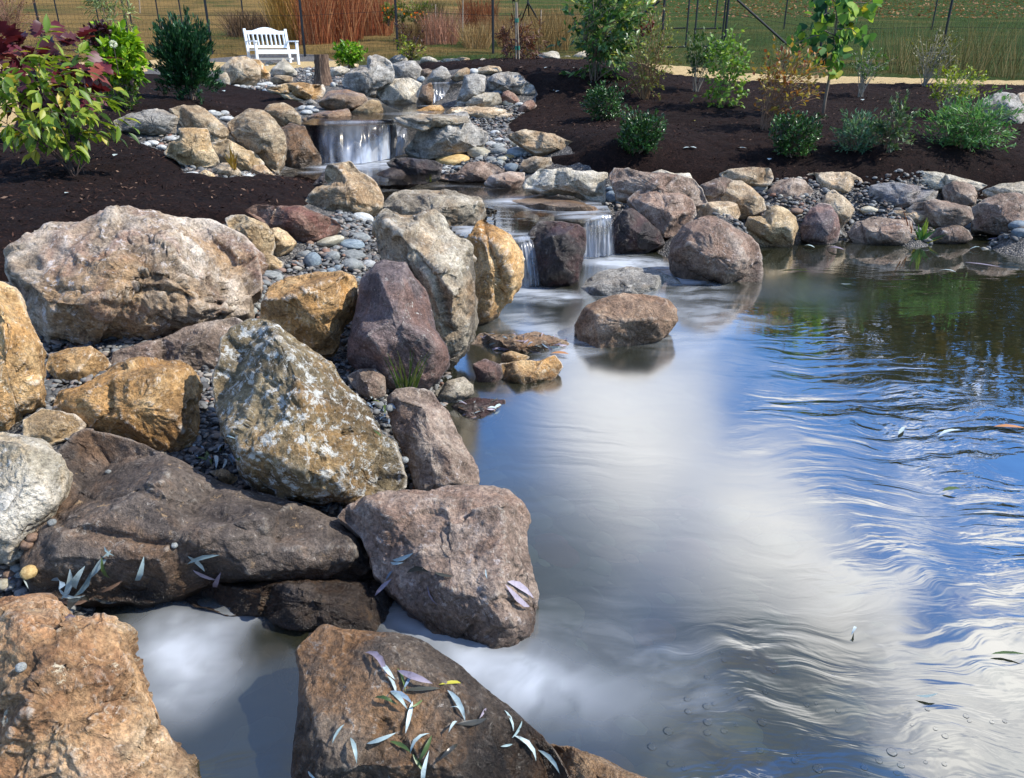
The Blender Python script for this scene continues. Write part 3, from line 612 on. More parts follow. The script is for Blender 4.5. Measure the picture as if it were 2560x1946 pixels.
rock('orange wedge beside the massive upright rock, split by a crack', 'E', [(735,400),(790,310),(820,295),(860,320),(960,380),(1000,440),(1025,520),(1012,610),(970,705),(930,720),(900,770),(850,815),(790,835),(740,780),(730,560)], 'ochre', 66, -.02,
     [(830,400,.4),(930,470,.45),(860,600,.5),(960,600,.4),(830,720,.42)], b=.14, cuts=3, grooves=[[(822,310),(828,380),(868,470),(905,560),(910,620),(898,700),(900,760)]], gd=.03, gw=.02)
rock('dark wet red block splitting the lower falls', 'E', [(1045,370),(1100,310),(1200,308),(1300,325),(1340,350),(1335,450),(1312,540),(1300,600),(1260,640),(1200,650),(1100,650),(1040,560)], 'wet', 68, -.04, [(1110,370,.35),(1210,370,.5),(1290,400,.35),(1190,520,.5),(1250,540,.45)], b=.12)
rock('rough grey tan slab lying below the upper pool', 'E', [(300,235),(350,180),(420,150),(520,150),(700,165),(810,200),(835,250),(800,320),(680,345),(560,360),(400,340)], 'tangrey', 48, .2)
rock('low dark ledge stone under the lip of the lower falls', 'E', [(930,320),(990,260),(1100,250),(1240,270),(1235,315),(1120,350),(1000,355)], 'wettan', 50, .16)
rock('flat brown spillway slab the water slides over', 'E', [(890,200),(1000,180),(1130,170),(1270,200),(1400,232),(1440,270),(1400,300),(1330,318),(1240,312),(1180,280),(1000,250)], 'wettan', 3, .262, b=.012, th=.3, rg=.25, sharp=.3, name='flat_rock')
rock('brown pyramid shaped rock below the main waterfall', 'B', [(140,1270),(180,1190),(220,1150),(330,1110),(275,1060),(290,1010),(430,990),(480,1040),(560,1090),(600,1140),(640,1210),(630,1265),(560,1320),(380,1350),(250,1330)], 'greytan_band', 62, .38, [(400,1040,.3),(330,1180,.42),(480,1150,.5),(540,1240,.4)], b=.13)
rock('dark wet boulder at the front of the main plunge pool', 'B', [(550,1085),(680,1030),(740,1030),(800,1080),(875,1115),(780,1150),(620,1150)], 'wet', 60, .36)
rock('dark brown wet rock between the plunge pool and the cobble bank', 'B', [(650,1000),(700,970),(800,970),(960,990),(1000,1010),(985,1090),(880,1120),(790,1090),(720,1030)], 'wet', 60, .40)
rock('small black wet stone at the left of the pyramid rock', 'B', [(180,1150),(240,1090),(290,1040),(330,1100),(280,1150),(220,1170)], 'wet', 60, .42)
rock('pink and grey veined rock right of the main waterfall', 'B', [(760,920),(800,870),(880,750),(990,705),(1150,690),(1170,760),(1280,820),(1260,880),(1130,930),(1000,970),(870,985)], 'grey', 58, .44, [(900,780,.35),(1080,740,.4),(960,840,.5),(1150,820,.45)], name='boulder', cat='boulder')
rock('flat dark slab overhanging right of the main waterfall', 'B', [(690,725),(850,700),(1000,705),(1165,715),(1160,750),(960,770),(880,800),(740,760)], 'tangrey', 16, .79, b=.035, th=.12, sharp=.35, name='flat_rock')
rock('rounded flat grey rock on the shore below the cobble bank', 'B', [(960,1095),(1010,1070),(1090,1060),(1150,1000),(1230,990),(1320,1010),(1380,1050),(1365,1085),(1260,1115),(1100,1120)], 'pinkwet', 45, .32)
rock('grey brown wedge pointing at the upper pool', 'B', [(1250,1130),(1290,1080),(1400,1055),(1505,1060),(1500,1110),(1470,1160),(1330,1165)], 'pinkwet', 50, .3)
rock('long angular grey slab at the far edge of the upper pool', 'B', [(1490,1160),(1500,1110),(1590,1040),(1700,1035),(1900,1050),(2012,1060),(2005,1130),(2000,1245),(1930,1245),(1820,1180),(1700,1160),(1600,1175)], 'palegrey', 60, .3, [(1600,1080,.3),(1850,1090,.4),(1960,1100,.3),(1880,1160,.35)], b=.12, name='flat_rock')
rock('brown grey block at the edge of the right mulch by the cobbles', 'B', [(1460,1035),(1490,985),(1560,960),(1665,970),(1672,1010),(1600,1050),(1530,1065)], 'tangrey', 60)
rock('curved tan slab stepping onto the right mulch', 'B', [(1395,830),(1480,800),(1600,808),(1720,840),(1815,880),(1800,945),(1720,915),(1640,935),(1570,945),(1490,900)], 'tan', 50, None, [(1480,840,.25),(1650,870,.35),(1760,895,.3)], b=.14, name='flat_rock')
# left of the main fall
rock('low whitish grey boulder touching the left mulch', 'A', [(690,745),(780,700),(900,680),(1000,670),(1100,710),(1165,775),(1120,815),(1000,830),(850,820),(720,800)], 'grey', 55, name='boulder', cat='boulder')
rock('striped grey slab leaning behind the square tan block', 'A', [(1035,670),(1110,650),(1200,645),(1280,680),(1400,790),(1470,880),(1515,930),(1400,960),(1290,900),(1200,860),(1130,790)], 'greytan_band', 60, None, [(1180,700,.3),(1300,780,.4),(1400,860,.35)], b=.14, name='flat_rock')
rock('square pale tan block with a stepped face', 'A', [(1095,790),(1180,785),(1275,788),(1290,870),(1345,980),(1320,1015),(1200,1040),(1150,1025),(1080,985),(1005,945),(1030,880),(1100,850)], 'paleochre', 60, None, [(1130,840,.4),(1260,840,.45),(1080,910,.35),(1270,930,.45)], b=.1, name='rock_block')
rock('tan rock with yellow grass in front of it', 'A', [(1290,880),(1400,855),(1500,910),(1570,940),(1625,1005),(1560,1065),(1480,1060),(1400,1030),(1340,980)], 'paleochre', 58)
rock('small angular tan stone at the mulch edge', 'A', [(1305,1035),(1360,1000),(1420,1000),(1485,1060),(1450,1090),(1340,1095)], 'tan', 60)
rock('tan stone at the tip of the white pebble line', 'A', [(1525,1065),(1560,1015),(1620,1010),(1705,1095),(1680,1105),(1590,1100)], 'tan', 60)
rock('small brown stone among the white pebbles', 'A', [(1215,1065),(1260,1040),(1310,1065),(1335,1098),(1270,1110)], 'paleochre', 60)
rock('big smooth grey brown boulder left of the main waterfall', 'A', [(1390,760),(1450,710),(1530,665),(1620,680),(1690,730),(1750,820),(1760,900),(1740,1000),(1700,1065),(1640,1030),(1570,960),(1500,920),(1430,840)], 'greytan_band', 60, None, [(1500,740,.3),(1620,760,.42),(1600,880,.5),(1690,900,.4)], b=.15, name='boulder', cat='boulder', sharp=.25)
rock('grey boulder at the left lip of the main waterfall', 'A', [(1605,690),(1650,640),(1740,630),(1800,660),(1850,720),(1845,770),(1750,780),(1680,740)], 'greytan_band', 60, .8)
rock('wet brown rock face beside the main curtain of water', 'A', [(1700,800),(1780,755),(1870,775),(1905,850),(1965,950),(1975,1010),(1920,1030),(1780,1050),(1710,1020)], 'frontwet', 66, .42, sharp=.25)
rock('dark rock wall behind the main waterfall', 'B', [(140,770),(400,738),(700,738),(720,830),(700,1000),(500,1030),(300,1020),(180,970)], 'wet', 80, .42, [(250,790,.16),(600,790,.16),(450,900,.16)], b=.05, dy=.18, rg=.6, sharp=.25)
# head of the stream
rock('big grey and tan rock beside the evergreen', 'K', [(165,640),(280,545),(300,530),(420,525),(490,550),(560,620),(560,700),(500,770),(400,800),(290,810),(190,740)], 'tan', 66, None, name='boulder', cat='boulder')
rock('golden orange rock against the big grey and tan rock', 'K', [(450,545),(540,548),(590,600),(605,640),(648,675),(640,725),(580,750),(530,730),(520,640)], 'ochre', 66)
rock('small white block between the evergreen and the tan rock', 'K', [(150,770),(175,690),(220,663),(288,680),(293,750),(270,800),(190,805)], 'white', 66)
rock('tan grey boulder under the white bench', 'K', [(645,650),(700,600),(770,533),(830,590),(895,665),(885,700),(760,715),(660,690)], 'palegrey', 68)
rock('brown stone in front of the bench boulder', 'K', [(650,730),(690,695),(790,695),(860,710),(855,750),(760,770),(680,770)], 'greytan_band', 66)
rock('long golden slab in front of the tree stump', 'K', [(600,815),(700,790),(800,765),(920,758),(1050,778),(1140,780),(1158,830),(1130,890),(1080,925),(980,915),(850,870),(720,850)], 'ochre', 55, None, [(720,810,.25),(900,800,.36),(1080,820,.36),(980,870,.3)], b=.12, name='flat_rock')
rock('thin flat stone half buried in mulch by the golden slab', 'K', [(735,865),(830,855),(900,905),(975,935),(880,935),(760,895)], 'paleochre', 50)
rock('small dark pointed stone at the tip of the left mulch', 'K', [(975,945),(1020,908),(1085,955),(1000,965)], 'grey', 60)
rock('rounded tan grey rock behind the tree stump', 'K', [(1190,700),(1210,630),(1300,608),(1385,640),(1345,690),(1260,715)], 'palegrey', 66)
rock('small flat tan stone under the round green shrub', 'K', [(1355,595),(1400,585),(1465,592),(1455,625),(1360,628)], 'paleochre', 66)
rock('tallest grey boulder at the head of the stream', 'B', [(378,490),(400,450),(480,420),(533,400),(538,350),(590,333),(640,350),(690,390),(705,460),(690,500),(600,540),(590,580),(530,590),(490,575),(420,555),(385,525)], 'grey', 66, None, [(480,450,.3),(590,380,.35),(560,460,.5),(640,440,.42)], b=.15, name='boulder', cat='boulder')
rock('squarish grey boulder behind the small upper fall', 'B', [(680,395),(750,375),(830,373),(868,420),(858,485),(800,510),(720,500),(695,440)], 'grey', 66, name='boulder', cat='boulder')
rock('grey stone crowning the head of the stream', 'B', [(660,375),(700,345),(745,333),(785,362),(785,385),(700,395)], 'grey', 66)
rock('blocky pale grey boulder left of the small upper fall', 'B', [(595,505),(680,483),(800,478),(872,510),(872,590),(845,650),(700,665),(620,620),(590,570)], 'palegrey', 66, None, [(640,520,.35),(800,515,.4),(720,590,.42),(830,580,.36)], b=.13, name='boulder', cat='boulder')
rock('rounded grey rock above the small upper fall', 'B', [(895,500),(940,430),(990,406),(1025,420),(1055,475),(1045,510),(960,520)], 'grey', 66)
rock('small pink stone between the grey boulders at the stream head', 'B', [(862,450),(870,428),(905,420),(935,432),(915,470),(875,475)], 'pink', 66)
rock('low tan stone at the back of the small upper fall', 'B', [(1045,480),(1100,430),(1145,413),(1170,432),(1150,480),(1080,500)], 'tan', 66)
rock('upright blue grey block right of the small upper fall', 'B', [(1090,600),(1115,540),(1130,460),(1200,453),(1262,465),(1258,560),(1205,610),(1130,655),(1070,650)], 'grey', 70, None, [(1150,490,.3),(1240,490,.3),(1160,580,.35),(1220,560,.3)], b=.14, name='rock_block')
rock('long grey boulder resting on the mulch right of the stream head', 'B', [(1265,480),(1330,450),(1400,440),(1465,450),(1510,500),(1560,530),(1573,570),(1520,585),(1420,570),(1350,565),(1280,555)], 'grey', 60, name='boulder', cat='boulder')
rock('flat tan stone on top of the stream head rocks', 'B', [(1205,425),(1280,403),(1350,410),(1365,440),(1270,460),(1215,455)], 'tan', 62)
rock('angular green grey rock below the upright block', 'B', [(1135,640),(1180,590),(1260,568),(1345,568),(1365,625),(1300,655),(1220,670),(1150,668)], 'palegrey', 60)
rock('dark brown corner stone at the mulch edge', 'B', [(1355,600),(1365,568),(1400,553),(1445,580),(1475,622),(1440,645),(1370,640)], 'red', 62)
rock('reddish brown pointed stone lying on the right mulch', 'B', [(1445,685),(1510,620),(1550,613),(1578,650),(1540,680),(1480,697)], 'red', 55)
rock('long flat tan slab along the right bank of the high pool', 'B', [(1010,695),(1050,660),(1200,655),(1330,660),(1435,692),(1400,715),(1250,732),(1150,725),(1060,715)], 'tan', 42, None, b=.1, name='flat_rock')
rock('wet orange tan rock in the middle of the high pool', 'B', [(425,695),(480,660),(560,608),(612,620),(638,680),(600,718),(520,722)], 'paleochre', 58, .8)
rock('wide wet flat rock at the left of the high pool', 'B', [(130,735),(240,690),(420,668),(445,712),(300,750),(200,752)], 'wettan', 35, .8, b=.08, name='flat_rock')
rock('smooth wet rock below the tree stump', 'B', [(230,630),(300,558),(400,548),(520,578),(545,620),(450,670),(330,685)], 'wettan', 40, .86)
rock('dark wet rock at the left side of the small upper fall', 'B', [(835,640),(870,530),(930,505),(945,560),(935,650),(880,665)], 'wettan', 70, .82)
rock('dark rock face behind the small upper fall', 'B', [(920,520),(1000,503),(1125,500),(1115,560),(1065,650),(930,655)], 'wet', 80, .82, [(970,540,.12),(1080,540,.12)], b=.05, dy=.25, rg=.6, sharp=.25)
rock('submerged golden slab in the stream below the small upper fall', 'B', [(790,695),(920,648),(990,645),(1015,680),(900,702)], 'ochre', 30, .82, b=.06, name='flat_rock')
# edging stones at the back of the bed
for pts, lab, mt in (([(155,495),(170,455),(230,445),(290,470),(303,500)], 'white grey stone behind the dark shrub at the back edge', 'palegrey'), ([(300,497),(340,465),(440,462),(520,485),(505,502)], 'long flat pale stone at the back edge of the mulch', 'white'),
        ([(425,468),(480,450),(553,460),(553,498),(505,500)], 'brown grey stone at the end of the long flat pale stone', 'greytan_band'), ([(592,495),(650,458),(730,485),(705,500)], 'small white stone left of the black fence post', 'white'),
        ([(730,485),(760,466),(795,480),(785,494)], 'tiny white stone right of the black fence post', 'white'), ([(1050,475),(1100,425),(1200,403),(1248,410),(1268,465),(1180,488),(1080,490)], 'large pale grey rock right of the purple shrub', 'palegrey'),
        ([(1255,450),(1330,438),(1375,468),(1280,482)], 'low white stone between two larger back edge rocks', 'white'), ([(1360,445),(1420,410),(1480,393),(1515,430),(1515,478),(1400,480)], 'white rock half hidden behind the tall green shrub', 'white')):
    rock(lab, 'L', pts, mt, 68, name='edging_stone', cat='stone', rg=.8)
# right edge
rock('big grey rock behind the spreading shrub at the right edge', 'C', [(1960,510),(2000,480),(2080,440),(2165,443),(2215,520),(2215,630),(2130,610),(2030,580)], 'grey', 60, .66, name='boulder', cat='boulder')
rock('tan rock at the right edge leaning on the grey one', 'C', [(2160,470),(2185,445),(2240,430),(2300,500),(2290,600),(2215,600)], 'tan', 62, .68)
# wall of rocks along the far side of the pond
RW = [
 ('long pinkish tan rock at the left end of the far wall', [(45,170),(70,123),(180,135),(270,150),(400,160),(480,180),(530,230),(565,310),(480,330),(420,300),(250,290),(150,290),(90,275),(60,220)], 'pink', 58, .3, [(110,170,.36),(260,200,.4),(430,220,.4),(300,260,.35)]),
 ('thin pale cap stone on the long pinkish rock', [(260,150),(320,133),(390,155),(470,153),(485,190),(400,185),(280,175)], 'palegrey', 55, .42, None),
 ('dark brown and pink boulder above the rounded pond boulder', [(135,290),(200,238),(330,248),(440,265),(487,290),(508,370),(440,450),(380,500),(320,490),(250,430),(190,350)], 'pinkwet', 62, .06, [(220,290,.35),(430,300,.42),(330,380,.5),(420,390,.42)]),
 ('dark wet rock to the right of the lower falls', [(50,400),(90,350),(170,335),(240,390),(310,450),(340,520),(240,570),(150,590),(50,575)], 'wet', 66, -.03, None),
 ('rounded pink brown boulder standing in the pond', [(355,600),(370,510),(430,430),(520,383),(600,378),(700,430),(780,480),(833,520),(848,620),(845,730),(700,760),(560,745),(430,710),(370,660)], 'pinkwet', 60, -.06, [(480,460,.3),(640,440,.36),(600,560,.55),(760,560,.45),(450,590,.42)]),
 ('low tan rock behind the rounded pond boulder', [(495,330),(560,303),(660,296),(717,310),(733,370),(700,420),(620,420),(510,390)], 'tan', 58, .12, None),
 ('broad tan rock with a sloping top in the far wall', [(580,295),(640,220),(680,190),(740,193),(800,230),(852,290),(868,345),(800,375),(730,380),(650,340)], 'tan', 58, .16, [(680,240,.36),(790,270,.42),(740,310,.42)]),
 ('brown shoulder rock against the broad tan rock', [(520,215),(640,168),(695,190),(650,280),(590,320),(545,275)], 'pink', 58, .26, None),
 ('flat topped brown rock on the mulch edge of the far wall', [(620,155),(680,130),(800,120),(890,128),(908,180),(885,215),(760,205),(640,180)], 'tan', 55, .4, [(660,165,.2),(870,165,.25),(770,165,.3)]),
 ('pale cream rock with a chiselled front at the water', [(745,450),(770,380),(850,375),(880,330),(920,316),(970,340),(1022,380),(1033,440),(1005,530),(960,550),(880,550),(780,525)], 'paleochre', 60, -.02, [(800,410,.35),(930,370,.4),(900,440,.5),(990,430,.4)]),
 ('red tinged rock with a pale grey right side', [(855,310),(870,250),(930,190),(1010,178),(1065,190),(1113,245),(1080,300),(1030,335),(980,350),(900,335)], 'pink', 58, .18, [(910,240,.35),(1040,230,.42),(960,290,.42)]),
 ('small rounded stone behind the red tinged rock', [(925,195),(950,150),(1010,138),(1062,155),(1040,200),(980,205)], 'pink', 58, .34, None),
 ('long flat faced tan rock in the middle of the far wall', [(1050,170),(1100,150),(1300,146),(1362,180),(1385,230),(1335,275),(1230,295),(1160,265),(1100,220)], 'tan', 60, .24, [(1090,185,.36),(1330,185,.42),(1230,250,.36)]),
 ('small crumpled grey rock in the far wall', [(1010,325),(1040,280),(1110,250),(1150,228),(1172,260),(1150,310),(1080,345)], 'grey', 58, .16, None),
 ('pale pointed rock behind the purple boulder', [(1140,310),(1190,250),(1220,238),(1300,300),(1328,345),(1300,400),(1250,435),(1200,420),(1160,360)], 'tan', 60, .08, None),
 ('round dark purple boulder at the water', [(1045,430),(1090,340),(1140,308),(1200,313),(1237,370),(1253,455),(1235,515),(1130,540),(1050,500)], 'purple', 60, -.03, None),
 ('upright grey block standing on the mulch edge', [(1357,130),(1370,103),(1480,78),(1580,88),(1592,140),(1605,215),(1540,225),(1400,225),(1362,190)], 'palegrey', 64, .34, [(1400,140,.45),(1540,120,.42),(1570,130,.3),(1510,180,.42)]),
 ('small brown stone against the upright grey block', [(1270,155),(1285,135),(1335,140),(1393,190),(1380,225),(1330,195)], 'pink', 58, .34, None),
 ('blue grey banded rock with sharp layers', [(1395,260),(1410,220),(1510,198),(1640,215),(1755,240),(1700,280),(1640,310),(1560,340),(1450,340),(1415,300)], 'bluegrey', 55, .2, [(1450,260,.35),(1600,255,.42),(1560,300,.4)]),
 ('dark grey wedge at the foot of the blue grey rock', [(1555,330),(1640,268),(1700,253),(1765,245),(1745,300),(1650,335)], 'grey', 58, .2, None),
 ('long pale flat stone on the mulch edge right of the upright block', [(1615,165),(1640,138),(1800,153),(1900,180),(2025,215),(1970,245),(1800,235),(1700,240),(1618,220)], 'palegrey', 55, .34, [(1680,180,.3),(1820,190,.36),(1930,215,.25)]),
 ('small squarish pink stone below the long pale flat stone', [(1785,230),(1830,193),(1900,198),(1952,220),(1968,270),(1955,315),(1880,325),(1800,300)], 'pink', 60, .22, None),
 ('pale grey flat stone at the right end of the far wall', [(1990,245),(2080,210),(2200,198),(2290,230),(2270,290),(2100,275),(2030,275)], 'palegrey', 55, .3, None),
 ('large rounded pink brown boulder at the right end of the far wall', [(1935,340),(2000,288),(2080,258),(2180,253),(2270,290),(2320,400),(2260,460),(2160,475),(2050,475),(1945,445)], 'pink', 60, .04, None),
 ('low pink rock behind the water grasses', [(1590,345),(1640,308),(1740,288),(1850,308),(1935,330),(1948,395),(1880,435),(1760,430),(1640,370)], 'pink', 56, .12, None),
 ('flat tan plank shaped stone above the water grasses', [(1510,385),(1530,348),(1650,348),(1763,363),(1758,415),(1660,430),(1560,410)], 'tan', 55, .1, None),
 ('low pink and tan rock at the water left of the grasses', [(1285,470),(1330,408),(1430,378),(1530,393),(1625,400),(1643,475),(1590,525),(1440,535),(1320,515)], 'pink', 56, -.02, [(1360,430,.32),(1520,420,.4),(1460,470,.4)]),
 ('low tan rock at the water right of the grasses', [(1695,490),(1760,438),(1850,408),(1922,450),(1948,495),(1860,525),(1720,530)], 'pink', 56, -.02, None)]
for lab, pts, mt, ph_, zz, rd in RW:
    big = 'boulder' in lab
    rock(lab, 'I', pts, mt, ph_, zz, rd, b=.15, sharp=.22 if 'round' in lab else .45, name='boulder' if big else 'rock', cat='boulder' if big else 'rock')
# foreground
rock('tall ochre orange rock cut by the left edge of the picture', 'D', [(-140,560),(0,545),(100,590),(140,700),(220,850),(270,960),(240,1020),(265,1110),(260,1290),(200,1340),(130,1370),(150,1480),(60,1500),(-140,1480)], 'ochre', 60, .22, [(0,650,.34),(120,800,.42),(150,1000,.5),(60,1150,.56),(180,1200,.4),(0,1350,.4)], b=.13, cuts=4)
rock('small ochre block in the gravel below the largest boulder', 'D', [(280,1080),(300,1000),(420,960),(560,945),(640,1000),(685,1060),(600,1135),(480,1200),(370,1190)], 'ochre', 54, .24, [(330,1040,.3),(560,1010,.42),(480,1090,.45),(640,1060,.3)], b=.12, cuts=3, name='rock_block')
rock('flat pinkish grey slab under the front of the largest boulder', 'D', [(670,1060),(690,985),(840,930),(1000,900),(1130,830),(1300,790),(1440,770),(1500,800),(1440,900),(1360,1050),(1280,1140),(1160,1120),(1000,1070),(800,1070)], 'pink', 42, .22, [(860,980,.24),(1150,940,.3),(1330,900,.3),(1200,1050,.3)], b=.1, cuts=3, name='flat_rock')
rock('large tan rock with a white vein and orange right face', 'D', [(325,1330),(370,1230),(520,1180),(620,1120),(720,1050),(860,1023),(980,1028),(1100,1038),(1200,1100),(1222,1200),(1220,1350),(1210,1500),(1130,1640),(1000,1640),(860,1580),(600,1500),(420,1420)], 'ochre', 50, .17, [(500,1250,.25),(720,1150,.36),(880,1090,.36),(960,1200,.5),(970,1420,.5),(1000,1100,.4),(700,1380,.36)], b=.12, cuts=3, grooves=[[(690,1200),(675,1260),(690,1330)],[(1010,1050),(1050,1180),(1065,1250)]], name='boulder', cat='boulder')
rock('flat orange pink block at the left beside the whitish boulder', 'F', [(110,140),(210,85),(370,108),(435,160),(400,210),(250,265),(120,255)], 'paleochre', 42, .3, [(180,150,.2),(360,160,.3),(250,200,.3)], b=.1, name='rock_block')
rock('large pyramid rock crusted with white lichen', 'F', [(1068,-80),(1096,-186),(1105,-268),(1162,-325),(1244,-366),(1342,-358),(1407,-325),(1497,-252),(1604,-186),(1677,-121),(1743,-23),(1830,60),(1900,180),(2000,300),(2058,420),(2050,485),(1980,510),(1780,540),(1620,560),(1400,540),(1250,480),(1195,400),(1180,320),(1130,200),(1075,60)], 'lichen', 48, .13,
     [(1215,-250,.32),(1195,-90,.42),(1210,80,.44),(1240,250,.4),(1400,-200,.4),(1500,0,.46),(1700,220,.44),(1560,380,.4),(1900,400,.28),(1800,300,.36)], b=.13, cuts=5, name='boulder', cat='boulder')
rock('narrow pink brown rock between the lichen rock and the pond', 'F', [(1945,30),(1987,-20),(2057,-27),(2167,-5),(2200,45),(2250,95),(2280,165),(2330,270),(2392,370),(2412,440),(2385,500),(2200,525),(2090,510),(2055,390),(2020,290),(1975,200),(1950,100)], 'pink', 42, .04, [(2030,40,.26),(2140,60,.3),(2140,220,.36),(2230,330,.36),(2250,430,.34)], b=.14, cuts=3, sharp=.25)
rock('long dark brown slab strewn with willow leaves', 'F', [(290,300),(355,215),(430,185),(520,210),(650,245),(780,290),(950,360),(1100,450),(1300,510),(1500,560),(1700,640),(1790,700),(1850,800),(1893,890),(1865,935),(1700,965),(1550,950),(1100,965),(900,1020),(760,1060),(600,1060),(350,1050),(150,1000),(110,850),(190,700),(270,600),(320,480)], 'dark', 32, .03,
     [(440,330,.22),(800,430,.28),(1300,640,.3),(1720,790,.24),(400,640,.24),(900,720,.3),(1300,840,.28),(300,900,.2),(700,950,.2)], b=.09, cuts=3, rg=.7, gd=.013, gw=.014, grooves=[[(345,435),(450,450),(560,480),(680,490),(760,530),(850,570),(1000,610),(1150,670),(1300,720),(1380,740)],[(270,600),(350,680),(420,680),(500,710),(650,730),(750,750),(860,765)]], name='flat_rock', sharp=.3)
rock('whitish rounded boulder at the left edge above the dark slab', 'F', [(-140,230),(0,205),(100,212),(220,240),(310,320),(347,400),(322,520),(280,600),(200,680),(140,745),(130,820),(40,860),(-140,850)], 'white', 52, .14, [(100,280,.36),(230,340,.4),(150,480,.5),(60,620,.5),(220,560,.4)], b=.16, cuts=4, name='boulder', cat='boulder', sharp=.25)
rock('pinkish grey slab jutting into the pond with leaves on it', 'H', [(320,210),(380,140),(470,100),(640,75),(830,65),(1000,40),(1200,33),(1290,58),(1380,140),(1408,200),(1388,290),(1403,420),(1443,560),(1468,640),(1433,760),(1415,880),(1300,960),(1150,985),(980,960),(880,890),(800,800),(700,700),(600,600),(530,530),(510,420),(460,310),(390,250)], 'pinkwet', 34, -.04,
     [(560,200,.22),(900,160,.26),(1220,140,.26),(1240,420,.28),(1200,620,.3),(800,480,.22),(1000,760,.24),(1300,800,.2)], b=.1, cuts=4, name='flat_rock', sharp=.3)
rock('low wet ledge under the thin sheet of water', 'H', [(-600,600),(-420,540),(-120,540),(0,555),(200,560),(500,580),(640,560),(760,640),(850,760),(900,900),(800,960),(600,900),(250,870),(60,850),(-100,770),(-300,760),(-480,720)], 'dark', 7, -.02, b=.03, rg=.9, name='flat_rock')
rock('dark mottled rock in the foreground covered with willow leaves', 'H', [(100,960),(160,890),(250,825),(420,848),(640,858),(840,918),(980,1008),(1100,1118),(1200,1218),(1350,1328),(1480,1438),(1570,1560),(1640,1700),(1640,1800),(100,1800),(60,1650),(75,1450),(105,1250),(110,1100)], 'frontwet', 27, .015,
     [(260,920,.16),(640,980,.2),(900,1150,.22),(1150,1380,.2),(300,1250,.22),(700,1300,.24),(900,1600,.24),(300,1600,.22)], b=.09, cuts=3, rg=.8, name='flat_rock', sharp=.3)
rock('orange stone foot under water beside the foreground foam', 'H', [(-20,1080),(40,940),(110,890),(170,960),(160,1150),(70,1230)], 'orangefront', 35, -.12)
rock('big craggy orange and tan rock in the lower left corner', 'G', [(-140,290),(60,220),(200,208),(290,260),(320,340),(500,350),(600,380),(650,450),(690,560),(740,680),(800,860),(880,980),(960,1070),(1010,1160),(1010,1300),(-140,1300)], 'orangefront', 30, .02,
     [(120,300,.22),(280,400,.26),(540,430,.28),(620,600,.26),(700,850,.24),(400,800,.36),(150,800,.36),(600,1100,.26),(260,600,.36)], b=.12, cuts=5, rg=1.2, name='boulder', cat='boulder')
rock('small orange rock just breaking the water at the bottom edge', 'Q', [(380,1470),(420,1450),(480,1458),(600,1500),(720,1560),(870,1620),(870,1700),(420,1700)], 'orangefront', 25, -.02, b=.1)
rock('small tan stone under the lichen rock beside the dark slab', 'F', [(1050,400),(1120,383),(1195,420),(1195,455),(1140,470)], 'paleochre', 50)
rock('small pink grey stone left of the grass tuft', 'E', [(130,1085),(200,1050),(280,1048),(328,1090),(333,1185),(270,1210),(190,1170)], 'pink', 52)
rock('flat grey stone right of the grass tuft', 'E', [(570,1170),(640,1110),(720,1088),(772,1130),(775,1175),(690,1220),(620,1230)], 'palegrey', 45, -.01)
rock('rounded purple grey stone at the water below the upright rock', 'E', [(765,1025),(830,998),(910,1028),(923,1090),(880,1130),(790,1125)], 'purple', 52, -.02)
rock('wet orange block with a flat front in the water', 'E', [(900,1025),(1010,1008),(1100,1010),(1180,978),(1225,1040),(1150,1125),(1060,1175),(950,1165),(915,1090)], 'ochre', 50, -.06, [(960,1050,.3),(1130,1030,.36),(1060,1110,.36)], b=.1, name='rock_block')
rock('small orange stone stuck behind the wet orange block', 'E', [(910,975),(960,958),(1055,988),(1015,1028),(910,1018)], 'ochre', 50, .0)
rock('rounded brown pink rock lying in the pond below the falls', 'E', [(1275,830),(1330,740),(1420,698),(1520,668),(1640,678),(1745,700),(1795,750),(1808,810),(1720,900),(1650,920),(1500,970),(1400,1000),(1340,995),(1300,910)], 'brownpink', 44, -.08, [(1380,760,.26),(1600,730,.3),(1500,810,.4),(1680,800,.36),(1420,900,.3)], b=.14, cuts=3, name='boulder', cat='boulder', sharp=.25)
rock('flat grey slab awash at the foot of the lower falls', 'E', [(1290,640),(1400,560),(1560,535),(1700,556),(1800,598),(1838,655),(1790,710),(1640,705),(1520,690),(1400,710),(1310,690)], 'grey', 10, -.05, b=.05, rg=.6, name='flat_rock')
rock('wet brown ledge covered in washed up leaves', 'E', [(735,960),(800,870),(950,880),(1100,868),(1250,920),(1275,975),(1150,1000),(1000,985),(820,1010)], 'wettan', 28, -.06, b=.08, name='flat_rock')
rock('dark ledge of leaf debris at the pond edge', 'E', [(630,1250),(760,1195),(930,1205),(920,1290),(770,1365),(690,1380)], 'wet', 26, -.08, b=.06, name='flat_rock')
# ------------------------------------------------------------------ ground sheets
def main_ground():
    X, Y = fan(.5, 130, 420, 300, -1.3, 1.3); P = np.stack([X.ravel(), Y.ravel()], 1); Z = T(P[:, 0], P[:, 1])
    V = np.stack([P[:, 0], P[:, 1], Z+.012*fbm(np.stack([P[:, 0]*5, P[:, 1]*5, Z*0], 1), 3)*(P[:, 1] < 16)], 1); F = gridfaces(420, 300)
    return tag(mesh_np('ground', V, F, ground_mat()), kind='structure')
main_ground()
def pond_bed():
    X, Y = fan(.5, 8.4, 220, 260, -.8, 1.2); P = np.stack([X.ravel(), Y.ravel()], 1); Z = T(P[:, 0], P[:, 1]); F = gridfaces(220, 260)
    V, F, _ = compact(np.stack([P[:, 0], P[:, 1], Z+.022], 1), F, (Z[F] < -.045).all(1)); tag(mesh_np('pond_bed', V, F, bed_mat()), kind='structure')
pond_bed()
MULCH = mulch_mat()
